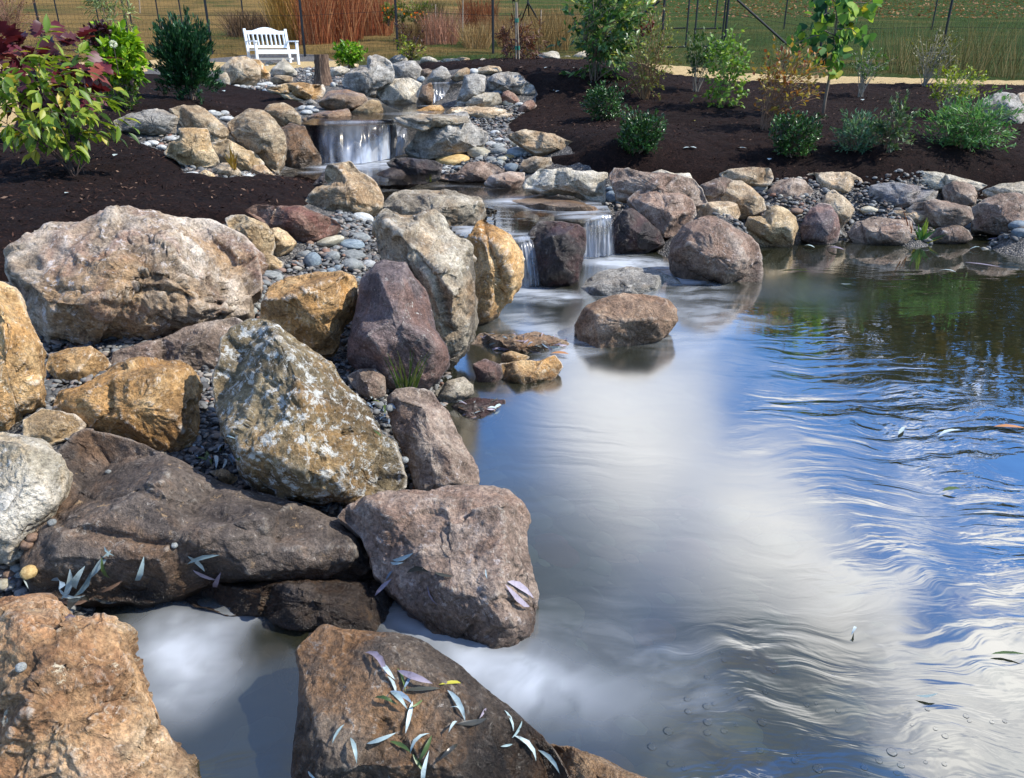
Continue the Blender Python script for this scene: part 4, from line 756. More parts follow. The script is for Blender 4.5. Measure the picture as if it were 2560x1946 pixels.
LM = np.array([tuple(on_ground(*px('S', *p))[:2]) for p in [(-500, 760), (-60, 700), (40, 700), (60, 640), (250, 560), (480, 560), (640, 560), (755, 525), (815, 468), (765, 432), (600, 452), (470, 440), (420, 390), (350, 362), (300, 330), (520, 285), (700, 285), (760, 262), (700, 235), (560, 210), (480, 200), (380, 190), (300, 190), (130, 215), (20, 330), (-300, 420)]])
RM_ = np.array([tuple(on_ground(*px('S', *p))[:2]) for p in [(1600, 470), (1830, 470), (2150, 470), (2600, 480), (3200, 500), (3200, 226), (2560, 220), (2300, 217), (2000, 215), (1800, 205), (1680, 190), (1600, 165), (1480, 158), (1310, 153), (1150, 160), (1040, 162), (1050, 172), (1180, 176), (1310, 190), (1345, 235), (1330, 262), (1268, 312), (1272, 328), (1400, 345), (1440, 385), (1380, 395), (1380, 415), (1500, 430)]])
MGL = fan(2.2, 15, 300, 380, -.95, .15); MGR = fan(6.2, 17, 300, 480, -.25, 1.1)
mulches = [sheet('mulch_bed', LM, MGL, .05, MULCH, .12, .022, .06), sheet('mulch_bed', RM_, MGR, .05, MULCH, .14, .022, .06)]
MEAD = np.array([(-80, 12.5), (-14, 12.5), (-8.5, 15.2), (-6, 19.6), (-4.4, 19.4), (-3.2, 16.4), (0, 15.6), (3.2, 15), (3.7, 14.2), (5, 14.0), (9, 14.2), (16, 14.5), (90, 15), (120, 125), (-120, 125)])
meadow = sheet('meadow', MEAD, fan(11.5, 126, 260, 420, -1.1, 1.1), .06, meadow_mat(), .2, .03, .15, fr=2.)
STRAW = np.array([tuple(on_ground(*px('S', *p))[:2]) for p in [(-300, 420), (-300, 120), (0, 118), (60, 122), (140, 160), (300, 158), (400, 150), (560, 158), (850, 153), (850, 168), (700, 178), (560, 180), (400, 172), (330, 190), (200, 200), (100, 240), (0, 370)]])
STRAW2 = np.array([(2.2, 15.6), (2.0, 14.0), (2.6, 12.6), (4.4, 12.0), (9, 12.2), (16, 12.4), (30, 12.6), (30, 15), (16, 14.8), (9, 14.5), (5, 14.3), (4, 14.6)])
straw = straw_mat()
sheet('straw_path', STRAW, fan(6, 21, 160, 200, -1.2, .1), .03, straw, .15, .012, .15); sheet('straw_path', STRAW2, fan(11, 17, 90, 260, 0, 1.3), .035, straw, .15, .012, .1)

# shreds of bark lying loose on the mulch
def shreds():
    rs = np.random.RandomState(3); Vs, Fs, at, k = [], [], [], 0
    for poly, n, (x0, x1, y0, y1) in ((LM, 15000, (-6, -.5, 3.4, 11)), (RM_, 24000, (-1, 10, 6.4, 14))):
        y = y0*(y1/y0)**rs.rand(n); x = rs.uniform(x0, x1, n); P = np.stack([x, y], 1); P = P[sdist(P, poly) > .04]; n = len(P)
        z = T(P[:, 0], P[:, 1])+.05; a = rs.rand(n)*6.28; L = rs.uniform(.012, .05, n); W = rs.uniform(.0025, .007, n); tl = rs.normal(0, .35, n)
        d = np.stack([np.cos(a), np.sin(a), tl], 1); s = np.stack([-np.sin(a), np.cos(a), rs.normal(0, .4, n)], 1)
        c = np.stack([P[:, 0], P[:, 1], z+rs.uniform(0, .022, n)], 1)
        q = np.stack([c-d*L[:, None]/2, c-s*W[:, None], c+d*L[:, None]/2, c+s*W[:, None]], 1)
        Vs.append(q.reshape(-1, 3)); Fs.append(np.arange(4*n).reshape(-1, 4)+k); k += 4*n; at.append(np.repeat(rs.rand(n), 4))
    m = attr_ramp_mat('bark_shreds', [(0, (24, 16, 15)), (.6, (44, 29, 24)), (.86, (74, 53, 44)), (1, (128, 104, 86))], rough=.95, spec=.1)
    tag(mesh_np('mulch_shreds', np.concatenate(Vs), np.concatenate(Fs), m, False, dict(rnd=np.concatenate(at))), 'loose shredded bark scattered over the dark mulch beds', 'mulch', kind='stuff')
shreds()

# ------------------------------------------------------------------ water
def wp(u, v, z=0.): return at_z(u, v, z)[:2]
def seg_d(P, a, b):
    a, b = np.array(a), np.array(b); e = b-a; t = np.clip(((P-a)@e)/(e@e+1e-9), 0, 1); return np.linalg.norm(P-a-t[:, None]*e, axis=1)
def water_sheet(name, P, V, F, foams, churns, mat, mists=()):
    q = np.concatenate([P, np.zeros((len(P), 1))], 1); n = fbm(q*2.2, 4); n2 = fbm(q*7+3, 3)
    fo = np.zeros(len(P)); ch = np.zeros(len(P))
    for (a, b, r, s) in foams: fo = np.maximum(fo, s*sstep(r, r*.1, seg_d(P, a, b)+n*r*.35))
    for (a, b, r, s) in churns: ch = np.maximum(ch, s*sstep(r*1.25, r*.1, seg_d(P, a, b)+n*r*.25))
    fo = np.clip(fo*(1+.35*n2), 0, 1); mi = np.zeros(len(P))
    for (a, b, r, s) in mists: mi = 1-(1-mi)*(1-s*np.clip(1-(seg_d(P, a, b)+n*r*.3)/r, 0, 1)**1.9*np.clip(1+.45*fbm(q*np.array((3., 7., 1))+1.7*n[:, None], 4), .3, 1.25))
    return tag(mesh_np(name, V, F, mat, True, dict(foam=fo, churn=np.clip(ch, 0, 1), mist=np.clip(mi, 0, .97))), kind='structure')
def pond():
    X, Y = fan(.55, 8.2, 330, 420, -.75, 1.15); P = np.stack([X.ravel(), Y.ravel()], 1)
    V = np.stack([P[:, 0], P[:, 1], np.zeros(len(P))], 1); F = gridfaces(330, 420)
    inpond = sdist(P, np.array([wp(*p) for p in [(-200, 1990), (380, 1500), (700, 1440), (1000, 1500), (1150, 1000), (1080, 760), (1350, 600), (1500, 590), (1900, 560), (2700, 560)]]+[(9, 8), (9, .4), (-.9, .4)])) > -.25
    V, F, A = compact(V, F, inpond[F].any(1), dict(i=np.arange(len(P)))); P = P[A['i']]
    # real low swells over the open water, dying out where the inflow churns it
    fo = [(wp(1480, 640), wp(1680, 690), .42, 1.0), (wp(1310, 735), wp(1400, 745), .24, .85), (wp(1300, 800), wp(1430, 870), .3, .5), (wp(1700, 700), wp(1800, 800), .5, .42), (wp(1580, 760), wp(1700, 850), .5, .3),
          (wp(440, 1630), wp(490, 1680), .3, .2), (wp(1000, 1540), wp(1150, 1640), .13, .5), (wp(1180, 1660), wp(1300, 1720), .28, .5), (wp(1300, 1600), wp(1650, 1700), .34, .22)]
    chs = [(wp(1450, 700), wp(1500, 1250), 1.25, 1.), (wp(1300, 1000), wp(1420, 1500), .55, .9), (wp(500, 1650), wp(1300, 1700), .5, 1.), (wp(1500, 680), wp(2000, 720), .7, .9)]
    return water_sheet('pond_water', P, V, F, fo, chs, water_mat('pond_water'), [(wp(430, 1615), wp(475, 1690), .27, 1.), (wp(540, 1570), wp(760, 1490), .16, .4), (wp(900, 1500), wp(1060, 1570), .13, .45), (wp(1200, 1650), wp(1330, 1710), .25, .7), (wp(1300, 1690), wp(1550, 1740), .34, .2), (wp(1500, 655), wp(1640, 690), .36, .6), (wp(1310, 725), wp(1370, 735), .22, .6), (wp(1560, 700), wp(1720, 800), .5, .3)])
pond()
def pool(K, pts, z, foams=(), churns=(), n=60):
    poly = np.array([wp(*px(K, *p), z) for p in pts]); lo, hi = poly.min(0), poly.max(0); gx, gy = np.meshgrid(np.linspace(lo[0], hi[0], n), np.linspace(lo[1], hi[1], n))
    P = np.stack([gx.ravel(), gy.ravel()], 1); F = gridfaces(n, n); d = sdist(P, poly); h = (hi-lo).max()/n
    V = np.stack([P[:, 0], P[:, 1], np.full(len(P), z)], 1); V, F, A = compact(V, F, (d[F] > -h*.5).all(1), dict(i=np.arange(len(P)))); P = P[A['i']]
    g = lambda L: [(wp(*px(K, *a), z), wp(*px(K, *b), z), r, s) for a, b, r, s in L]
    return water_sheet('stream_water', P, V, F, g(foams), g(churns), STREAM)
STREAM = water_mat('stream_water', tint=(.7, .66, .58), ripple=.6, murk=(.05, .045, .04), murk_amt=.15, refl=.18)
pool('E', [(290, 130), (340, 105), (520, 100), (840, 100), (1030, 135), (1200, 160), (1400, 200), (1460, 260), (1440, 292), (1310, 318), (1180, 300), (1060, 400), (960, 430), (690, 380), (640, 330), (780, 330), (900, 260), (600, 180), (330, 200)], .32,
     [((1020, 210), (1340, 250), .42, .95), ((1240, 280), (1420, 275), .18, .6), ((720, 345), (1010, 390), .22, .6), ((600, 130), (900, 140), .1, .15)], [((400, 140), (1400, 250), 1., .4)])
pool('B', [(0, 1050), (140, 1030), (280, 1000), (600, 960), (760, 940), (900, 960), (960, 1010), (900, 1130), (620, 1140), (400, 1110), (200, 1100)], .475,
     [((330, 1010), (680, 985), .2, .9), ((400, 1030), (640, 1010), .42, .95), ((180, 1060), (300, 1040), .16, .3)], [((200, 1050), (800, 1000), 1., .5)])
pool('B', [(100, 765), (150, 745), (300, 700), (450, 660), (640, 640), (900, 640), (1060, 640), (1040, 700), (860, 720), (720, 740), (700, 765), (400, 775)], .862,
     [((340, 755), (690, 745), .12, .35), ((930, 650), (1040, 645), .3, .5), ((700, 700), (900, 690), .3, .2)], [((200, 740), (1000, 660), 2., .3)])
pool('B', [(880, 512), (1000, 480), (1140, 470), (1150, 505), (1120, 516), (930, 520)], 1.13, [((930, 510), (1110, 505), .2, .6)], [((900, 500), (1100, 500), 2., .8)], 24)

FALLM = fall_mat()
def fall(label, K, lip, zl, base, zb, foam=1.0, n=70, m=40, bulge=.05, seed=1, g0=1., g1=1.):
    L = np.array([at_z(*px(K, *p), zl) for p in lip]); Bs = np.array([at_z(*px(K, *p), zb) for p in base])
    s = np.linspace(0, 1, n); f = lambda Q: np.stack([np.interp(s, np.linspace(0, 1, len(Q)), Q[:, k]) for k in range(3)], 1)
    L, Bs = f(L), f(Bs)
    t = np.linspace(-.12, 1, m)[:, None, None]; tp = np.maximum(t, 0)
    H = L[None]+(Bs-L)[None]*np.where(t > 0, tp**.55, t*.8)
    z = L[None, :, 2:]+(Bs-L)[None, :, 2:]*tp**1.5
    V = np.concatenate([H[..., :2], z+.012*(t < .05)+.035*noise3(np.stack([s*7+seed*3, s*0, s*0], 1))[None, :, None]*np.clip(t+.1, 0, .3)], 2)
    q = np.stack([np.repeat(s[None]*14+seed*7, m, 0).ravel(), np.repeat(t[:, 0]*1.0, n, 1).ravel(), np.full(n*m, seed*3.1)], 1)
    toward = np.array((0, -1, 0)); V = V.reshape(-1, 3)+(fbm(q, 3)*bulge*np.repeat(np.clip(t[:, 0, 0]+.1, 0, 1), n))[:, None]*toward
    edge = sstep(0, .2, s)*sstep(1, .8, s)*(1+.55*noise3(np.stack([s*5, s*0, s*0+seed], 1)))*(g0+(g1-g0)*s)
    fo = np.clip(np.repeat(edge[None], m, 0)*(.55+.6*np.repeat(np.clip(t[:, 0], 0, 1)**.8, n, 1))*foam, 0, 1.2)
    o = mesh_np('waterfall', V, gridfaces(m, n), FALLM, True, dict(foam=fo.ravel(), across=np.repeat(s[None]*np.linalg.norm(L[-1]-L[0])/.9+seed, m, 0).ravel(), down=np.repeat(t[:, 0], n, 1).ravel()))
    return tag(o, label, 'waterfall')
fall('widest waterfall, a silky curtain in the middle of the stream', 'B', [(215, 752), (340, 752), (500, 748), (640, 745), (695, 742)], .868, [(235, 1000), (330, 1012), (500, 1005), (630, 985), (735, 960)], .48, 1.0, seed=1, g0=.35, g1=1.3)
fall('short foamy cascade spilling from the right end of the widest waterfall', 'B', [(680, 765), (735, 785), (790, 800)], .74, [(560, 985), (680, 965), (800, 940)], .485, 1.3, seed=5, n=40)
fall('narrow lower waterfall dropping into the pond beside the red block', 'E', [(1315, 312), (1360, 300), (1420, 285), (1470, 280)], .325, [(1315, 490), (1370, 490), (1430, 482), (1485, 478)], .01, 1.0, seed=2, n=50)
fall('thin veil of water between the orange wedge and the red block', 'E', [(985, 405), (1010, 395), (1050, 385)], .325, [(1000, 630), (1050, 635), (1110, 625)], .01, .62, seed=3, n=40)
fall('small upper waterfall at the head of the stream', 'B', [(925, 512), (1000, 510), (1118, 508)], 1.135, [(928, 640), (1000, 640), (1075, 632)], .868, .85, seed=4, n=50)
# water slipping over the awash slab, the pond boulder and the foreground ledge
def film(label, K, pts, z, fo, seed):
    poly = np.array([wp(*px(K, *p), z) for p in pts]); lo, hi = poly.min(0), poly.max(0); n = 44
    gx, gy = np.meshgrid(np.linspace(lo[0], hi[0], n), np.linspace(lo[1], hi[1], n)); P = np.stack([gx.ravel(), gy.ravel()], 1); d = sdist(P, poly)
    return P, d, n
bpy.context.view_layer.update()
_V, _F = [], []; _k = 0
for o in ROCK_OBJS:
    me = o.data; v = np.empty(len(me.vertices)*3); me.vertices.foreach_get('co', v); v = v.reshape(-1, 3)+np.array(o.location); _V.append(v)
    _F += [[i+_k for i in p.vertices] for p in me.polygons]; _k += len(v)
ROCKS = BVHTree.FromPolygons(np.concatenate(_V).tolist(), _F)
_dg = bpy.context.evaluated_depsgraph_get()
def ground_pt(u, v):
    """surface point of rock or ground in that direction, with its normal"""
    d = Vector(ray(u, v)); h = ROCKS.ray_cast(Vector(CAMP), d)
    g = on_ground(u, v); dg = np.linalg.norm(g-CAMP)
    if h[0] is not None and h[3] < dg: return np.array(h[0]), np.array(h[1] if h[1].dot(d) < 0 else -h[1])
    return g+np.array((0, 0, .012)), np.array((0, 0, 1.))
def drop_to(x, y, z0=3.):
    h = ROCKS.ray_cast(Vector((x, y, z0)), Vector((0, 0, -1))); z = T(x, y)[0]
    if h[0] is not None and h[0].z > z: return h[0].z
    return z

# ------------------------------------------------------------------ river cobbles
def pebble_mesh(seed, sub=3):
    rs = np.random.RandomState(seed); import bmesh
    bm = bmesh.new(); bmesh.ops.create_icosphere(bm, subdivisions=sub, radius=1); v = np.array([x.co[:] for x in bm.verts]); f = np.array([[q.index for q in p.verts] for p in bm.faces]); bm.free()
    for _ in range(4 if seed % 3 == 0 else 2):
        d = rs.normal(size=3); d /= np.linalg.norm(d); pr = v@d; lim = rs.uniform(.7, .88); v = v-(np.maximum(pr-lim, 0)*.8)[:, None]*d
    v = v*(1+.10*fbm(v*1.1+seed*3.3, 3))[:, None]; return v, f
COB = []
for i in range(7):
    v, f = pebble_mesh(i+1); me = {}
    for k, mt in CM.items():
        o = mesh_np('cobble', v, f, mt); me[k] = o.data; bpy.data.objects.remove(o)
    COB.append(me)
_cn = [0]
def cobble(K, x, y, rx, ry, kind, rot=0., label=None, group=None, z=None, flat=.62):
    """a water-worn stone: x, y its middle, rx, ry its half sizes as measured"""
    _cn[0] += 1; rs = random.Random(_cn[0]*7)
    u, v = px(K, x, y); s = KR[K][2]
    p = at_z(u, v+ry*s*.6, z) if z is not None else on_ground(u, v+ry*s*.6)
    m = np.linalg.norm(p-CAMP)/FPX*s; a, h = rx*m, ry*m
    el = math.atan2(CAMH-p[2], math.hypot(p[0], p[1])); hz = max(h*.75, .012)
    dep = max(h*.9, min(a*.9, h/math.sin(max(el, .2))*.7))
    o = bpy.data.objects.new('cobble', COB[_cn[0] % 7][kind]); COL.objects.link(o)
    o.location = (p[0], p[1]+dep*.3, p[2]+hz*.55); o.scale = (a, dep, hz*1.05); o.rotation_euler = (rs.uniform(-.1, .1), -math.radians(rot), rs.uniform(-.25, .25))
    tag(o, label, 'cobble', group); return o
G1 = 'river cobbles above the bright ochre block'
for a in ((1150,545,170,75,'cream',12,'long cream cobble under the dark red boulder'), (1400,580,155,72,'blue',-5,'long blue grey cobble beside the cream one'), (980,755,88,125,'blue',0,'upright oval blue grey cobble with a brown leaf under it'), (880,700,90,68,'grey',20,'grey cobble behind the upright oval cobble'), (1190,720,95,85,'grey',30,'flat grey slate like cobble in the middle of the patch'),
          (1430,700,140,62,'grey',-8,'wide flat grey cobble in the patch above the ochre block'), (1420,805,118,90,'grey',-10,'round grey cobble touching the purple sandstone side'), (1600,800,82,60,'white',0,'pale cobble at the tip of the purple sandstone'), (1530,285,125,72,'white',-15,'pale blue white cobble under the brown pyramid rock'), (1510,500,100,60,'grey',-10,'lumpy grey cobble above the long blue grey one'),
          (530,930,120,58,'grey',-12,'flat grey cobble at the right tip of the largest boulder'), (1060,885,70,35,'grey',5,'small flat cobble behind the bright ochre block'), (1180,870,60,40,'blue',0,'small blue cobble behind the bright ochre block'), (1250,840,50,45,'blue',20,'angular blue pebble behind the bright ochre block'),
          (650,390,38,32,'white',0,'small white pebble resting on the ochre wedge'), (400,1160,62,38,'grey',-5,'grey pebble at the top of the gap beside the ochre block'), (318,1210,52,46,'grey',0,'squarish pebble in the gap right of the largest boulder'), (320,1320,52,62,'grey',0,'largest pebble in the gap right of the largest boulder'), (385,1275,40,50,'grey',0,'grey pebble wedged beside the ochre block end'),
          (740,1120,0,0,'grey',0,''), (950,570,42,40,'brown',0,'brown pebble left of the cream cobble'), (1240,620,45,40,'grey',0,'small grey pebble under the long blue cobble'), (1270,530,55,28,'grey',-5,'small flat pebble between the cream and blue cobbles'), (1490,960,35,40,'blue',-30,'blue pebble between the ochre block and the purple sandstone')):
    if a[2]: cobble('N', a[0], a[1], a[2], a[3], a[4], a[5], a[6], G1)
G2 = 'cobbles on the right bank below the long flat slab'
for a in ((1060,980,98,40,'ochre',5,'long ochre cobble at the edge of the bank'), (1220,935,75,48,'cream',-8,'large rounded cream grey cobble on the right bank'), (1350,930,55,38,'grey',0,'grey cobble beside the large rounded one'), (1460,935,70,42,'blue',0,'blue grey cobble with a yellow stone on it'), (1410,962,38,22,'ochre',0,'small ochre cobble on the right bank'),
          (1455,885,42,26,'cream',0,'cream cobble below the curved tan slab'), (1340,900,48,28,'grey',0,'rounded grey cobble high on the cobble bank'), (1290,885,40,20,'white',0,'flat pale cobble high on the cobble bank'), (1510,900,38,28,'grey',0,'grey cobble touching the curved tan slab'), (1150,925,34,26,'blue',0,'blue cobble left of the large rounded one'),
          (1420,1030,48,38,'blue',0,'round blue cobble below the small ochre ones'), (1370,975,40,24,'cream',0,'small cream cobble in the middle of the bank'), (1300,980,42,24,'grey',0,'flat grey cobble above the rounded flat rock'), (1230,975,40,18,'grey',0,'thin grey cobble above the rounded flat rock'), (1040,1030,45,14,'white',0,'white cobble at the water below the ochre cobble'), (1010,1055,40,16,'white',0,'lowest white cobble at the water below the ochre cobble'),
          (1350,860,34,18,'white',0,'white cobble near the top of the cobble bank'), (1400,865,30,18,'grey',0,'grey cobble near the top of the cobble bank'), (1320,815,32,20,'white',0,'whitish cobble beside the veined rock'), (1500,945,36,24,'white',0,'white cobble left of the brown grey block'), (1350,1000,36,20,'grey',0,'grey cobble by the round blue one'), (1090,1030,30,18,'blue',0,'blue cobble right of the ochre cobble'),
          (1400,630,34,24,'cream',0,'cream stone at the foot of the dark brown corner stone'), (1470,640,30,16,'white',0,'small pale stone beside the reddish pointed stone'), (1335,570,34,18,'blue',0,'blue stone on the green grey rock'), (865,490,24,22,'blue',0,'blue stone between grey boulders at the head of the stream'), (1190,440,30,24,'white',0,'white stone on the rocks over the small upper fall'), (1230,430,24,20,'grey',0,'grey stone on the rocks over the small upper fall')):
    cobble('B', *a[:6], a[6], G2)
G3 = 'white pebbles edging the left mulch'
for x, y, rx, ry in ((890,890,30,22), (935,880,34,22), (990,905,28,20), (1050,850,40,20), (1110,845,26,16), (1180,1075,40,26), (1260,1100,40,20), (1330,1110,30,14), (1390,1105,26,16), (1450,1100,40,16), (1520,1085,34,26), (1575,1105,28,12), (1675,1110,46,18), (1320,700,34,18), (1375,695,28,20), (1430,695,36,18), (1390,730,46,20), (1300,690,26,16), (1860,665,30,20), (1905,665,34,20), (1880,690,36,18), (1930,680,26,16)):
    cobble('A', x, y, rx, ry, 'white', 0, 'smooth white grey pebble in the row along the left mulch', G3)
G4 = 'white stones around the head of the stream'
for x, y, rx, ry in ((340,800,30,26), (400,805,34,26), (460,805,28,20), (530,810,30,20), (560,785,50,24), (620,775,46,24), (660,800,36,22), (620,835,44,22), (1010,640,24,14), (1045,640,20,14), (985,660,26,16), (1000,690,26,20), (905,650,22,12), (640,590,30,30), (610,610,24,20), (1225,780,22,30), (1290,760,26,22), (1200,740,24,20), (930,700,20,14), (1060,620,22,12), (2040,725,30,30)):
    cobble('K', x, y, rx, ry, 'white', 0, 'small pale stone in the stone litter near the tree stump', G4)
G5 = 'blue grey cobbles in the far pond wall'
for a in ((70,270,40,42,'blue',0,'round blue cobble between the long pinkish rock and the angular slab'), (55,235,26,18,'blue',0,'small blue pebble above the round blue cobble'), (100,300,26,20,'blue',0,'blue pebble below the round blue cobble'), (1910,428,26,22,'blue',0,'blue cobble left of the largest right boulder'), (1950,460,30,24,'grey',0,'grey cobble at the waterline left of the largest right boulder'),
          (2110,462,44,20,'blue',0,'flat blue cobble under the largest right boulder'), (2185,428,40,30,'blue',0,'big blue cobble at the right edge of the far wall'), (2195,465,36,26,'blue',0,'blue cobble under the big one at the right edge'), (1405,345,40,24,'cream',0,'pale pink cobble in the gravel of the far wall'), (830,225,50,26,'grey',0,'grey block shaped cobble under the flat topped rock'), (1030,350,34,20,'brown',0,'brown cobble under the crumpled grey rock'), (2030,478,30,12,'grey',0,'low grey cobble at the waterline on the right')):
    cobble('I', *a[:6], a[6], G5)
for a in ((250,265,22,22,'grey','small round grey stone on the dark slab near the white boulder'),):
    pass
def small_stone(K, x, y, r, kind, label, group):
    u, v = px(K, x, y); p, nrm = ground_pt(u, v); m = np.linalg.norm(p-CAMP)/FPX*KR[K][2]*r
    o = bpy.data.objects.new('pebble', COB[(x+y) % 7][kind]); COL.objects.link(o); o.location = Vector(p+nrm*m*.5); o.scale = (m, m*.9, m*.75); o.rotation_euler = (0, 0, x)
    tag(o, label, 'pebble', group)
for x, y, r, k, l in ((262,668,20,'grey','dark grey pebble on the slab edge below the whitish boulder'), (180,730,26,'brown','round brown pebble tucked under the whitish boulder'), (150,775,28,'brown','brown pebble below the round brown pebble'), (165,900,36,'ochre','large round brown stone in the left corner pocket'), (92,915,26,'grey','dark stone in the left corner pocket'), (55,945,26,'brown','brown stone in the left corner pocket'), (30,1000,30,'cream','wet tan stone in the left corner pocket'), (110,950,22,'grey','grey stone in the left corner pocket'),
                      (875,762,17,'grey','single pebble lying in the crack of the dark slab'), (547,408,13,'grey','tiny grey pebble on the top face of the dark slab'), (1968,83,24,'grey','oval grey pebble on the edge of the narrow pink brown rock'), (2020,345,22,'grey','pebble between the lichen rock and the pink brown rock')):
    small_stone('F', x, y, r, k, l, 'loose pebbles on the near rocks')
small_stone('G', 115, 585, 24, 'grey', 'grey pebble lying on the orange corner boulder', 'loose pebbles on the near rocks')

# ------------------------------------------------------------------ gravel between the rocks
def gravel():
    v0, f0 = pebble_mesh(40, 1); vs = [pebble_mesh(41+i, 2) for i in range(5)]; rs = np.random.RandomState(11)
    zones = [('S', [(640,720),(700,680),(760,640),(900,520),(970,560),(1000,640),(900,700),(890,760),(880,900),(740,740)], 700, .010, .026), ('S', [(600,740),(690,690),(700,800),(640,860),(560,860)], 1100, .01, .02),
             ('S', [(60,820),(330,840),(420,830),(300,960),(180,1110),(60,1110)], 900, .009, .022), ('S', [(470,900),(580,880),(580,1060),(640,1240),(480,1180),(430,1080)], 1200, .008, .019), ('S', [(820,880),(1010,900),(1200,960),(1180,1040),(1010,1070),(1060,1230),(940,1190),(880,1000)], 1100, .008, .019),
             ('S', [(-60,1370),(110,1300),(230,1420),(150,1580),(-60,1580)], 1300, .009, .02), ('S', [(780,1230),(1050,1180),(1060,1260),(840,1290),(780,1280)], 1300, .007, .014), ('S', [(80,1060),(230,1050),(230,1120),(60,1120)], 1200, .008, .018),
             ('B', [(1120,640),(1560,660),(1400,760),(1390,830),(1560,930),(1560,1060),(1150,1110),(950,1070),(1000,950)], 520, .012, .028), ('I', [(30,190),(150,300),(720,420),(780,180),(1380,180),(1800,200),(2300,250),(2300,500),(1250,510),(1000,440),(720,440),(20,340)], 420, .012, .03),
             ('A', [(850,860),(1100,830),(1080,980),(930,930)], 400, .012, .03), ('A', [(1130,1060),(1250,1030),(1720,1080),(1720,1130),(1200,1125)], 420, .012, .03), ('A', [(1290,670),(1480,670),(1480,750),(1300,740)], 350, .012, .03),
             ('K', [(280,790),(520,730),(720,730),(660,850)], 150, .015, .035), ('K', [(860,630),(1250,630),(1400,720),(1250,800),(860,740)], 150, .015, .035), ('E', [(280,200),(830,200),(1000,330),(640,340)], 400, .01, .025)]
    Vs, Fs, at, k = [], [], [], 0
    for K, pts, dens, r0, r1 in zones:
        poly = np.array([on_ground(*px(K, *p))[:2] for p in pts]); lo, hi = poly.min(0), poly.max(0); n = int(min((hi-lo).prod()*dens*1.6, 7000))
        P = lo+rs.rand(n, 2)*(hi-lo); P = P[sdist(P, poly) > 0]; n = len(P)
        if not n: continue
        Z = T(P[:, 0], P[:, 1]); r = rs.uniform(0, 1, n)**2*(r1-r0)+r0
        for i in range(n):
            v, f = vs[rs.randint(5)]; a = rs.rand()*6.28; c, s = math.cos(a), math.sin(a); sc = r[i]*np.array((rs.uniform(.9, 1.5), rs.uniform(.7, 1.1), rs.uniform(.45, .75)))
            w = v*sc; tl = rs.normal(0, .25); w = np.stack([w[:, 0]*c-w[:, 1]*s, w[:, 0]*s+w[:, 1]*c, w[:, 2]+w[:, 0]*tl], 1)+np.array((P[i, 0], P[i, 1], Z[i]+r[i]*.3+.006+rs.rand()*.012))
            Vs.append(w); Fs.append(f+k); k += len(w); at.append(np.full(len(w), rs.rand()))
    m = attr_ramp_mat('river_gravel', [(0, (62, 62, 62)), (.35, (98, 98, 96)), (.6, (124, 126, 124)), (.8, (112, 98, 88)), (.92, (150, 146, 134)), (1, (120, 84, 66))], rough=.7, interp='LINEAR', nscale=40)
    tag(mesh_np('gravel', np.concatenate(Vs), np.concatenate(Fs), m, True, dict(rnd=np.concatenate(at))), 'grey river gravel filling the gaps between the rocks', 'gravel', kind='stuff')
gravel()
def pond_stones():
    vs = [pebble_mesh(60+i, 2) for i in range(4)]; rs = np.random.RandomState(21); Vs, Fs, at, k = [], [], [], 0
    for i in range(900):
        x, y = rs.uniform(-.3, 2.6), rs.uniform(1.1, 3.2); z = T(x, y)[0]
        if z > -.06: continue
        r = rs.uniform(0, 1)**2.5*.07+.02; v, f = vs[rs.randint(4)]; w = v*np.array((r*1.3, r, r*.5))+np.array((x, y, z+r*.15)); Vs.append(w); Fs.append(f+k); k += len(w); at.append(np.full(len(w), rs.rand()))
    m = attr_ramp_mat('drowned_stones', [(0, (46, 52, 50)), (.5, (92, 98, 90)), (.85, (150, 150, 132)), (1, (124, 60, 60))], rough=.8)
    tag(mesh_np('pond_floor_stones', np.concatenate(Vs), np.concatenate(Fs), m, True, dict(rnd=np.concatenate(at))), 'stones and sunken leaves on the pond floor under the clear water', 'stones', kind='stuff')
pond_stones()
# ------------------------------------------------------------------ foliage
def leaf_tmpl(kind):
    if kind in ('ovate', 'willow', 'heart', 'small', 'needle'):
        sec = {'ovate': [(0, .02), (.2, .34), (.45, .5), (.72, .33), (.9, .12), (1, 0)], 'willow': [(0, .02), (.15, .3), (.4, .5), (.7, .4), (.9, .16), (1, 0)],
               'heart': [(-.08, .25), (.08, .52), (.3, .5), (.6, .33), (.85, .12), (1, 0)], 'small': [(0, .04), (.4, .5), (1, 0)], 'needle': [(0, .3), (.5, .5), (1, 0)]}[kind]
        fold, droop = {'ovate': (.22, .22), 'willow': (.18, .1), 'heart': (.2, .16), 'small': (.25, .12), 'needle': (.1, .05)}[kind]
        V, F = [], []
        for x, w in sec: V += [(x, -w, fold*w-droop*x*x), (x, 0, -droop*x*x), (x, w, fold*w-droop*x*x)]
        for i in range(len(sec)-1):
            a = 3*i; F += [(a, a+3, a+4, a+1), (a+1, a+4, a+5, a+2)]
        return np.array(V, float), np.array(F)
    # lobed oak-like leaf
    pts = [(0, .04), (.1, .16), (.16, .42), (.30, .30), (.34, .56), (.5, .30), (.6, .5), (.72, .22), (.84, .24), (1, 0)]
    V, F = [], []
    for x, w in pts: V += [(x, -w, .12*w-.25*x*x+.05*math.sin(9*x)), (x, 0, -.25*x*x), (x, w, .12*w-.25*x*x-.05*math.sin(8*x))]
    for i in range(len(pts)-1):
        a = 3*i; F += [(a, a+3, a+4, a+1), (a+1, a+4, a+5, a+2)]
    return np.array(V, float), np.array(F)
TM = {k: leaf_tmpl(k) for k in ('ovate', 'willow', 'heart', 'small', 'needle', 'lobed')}
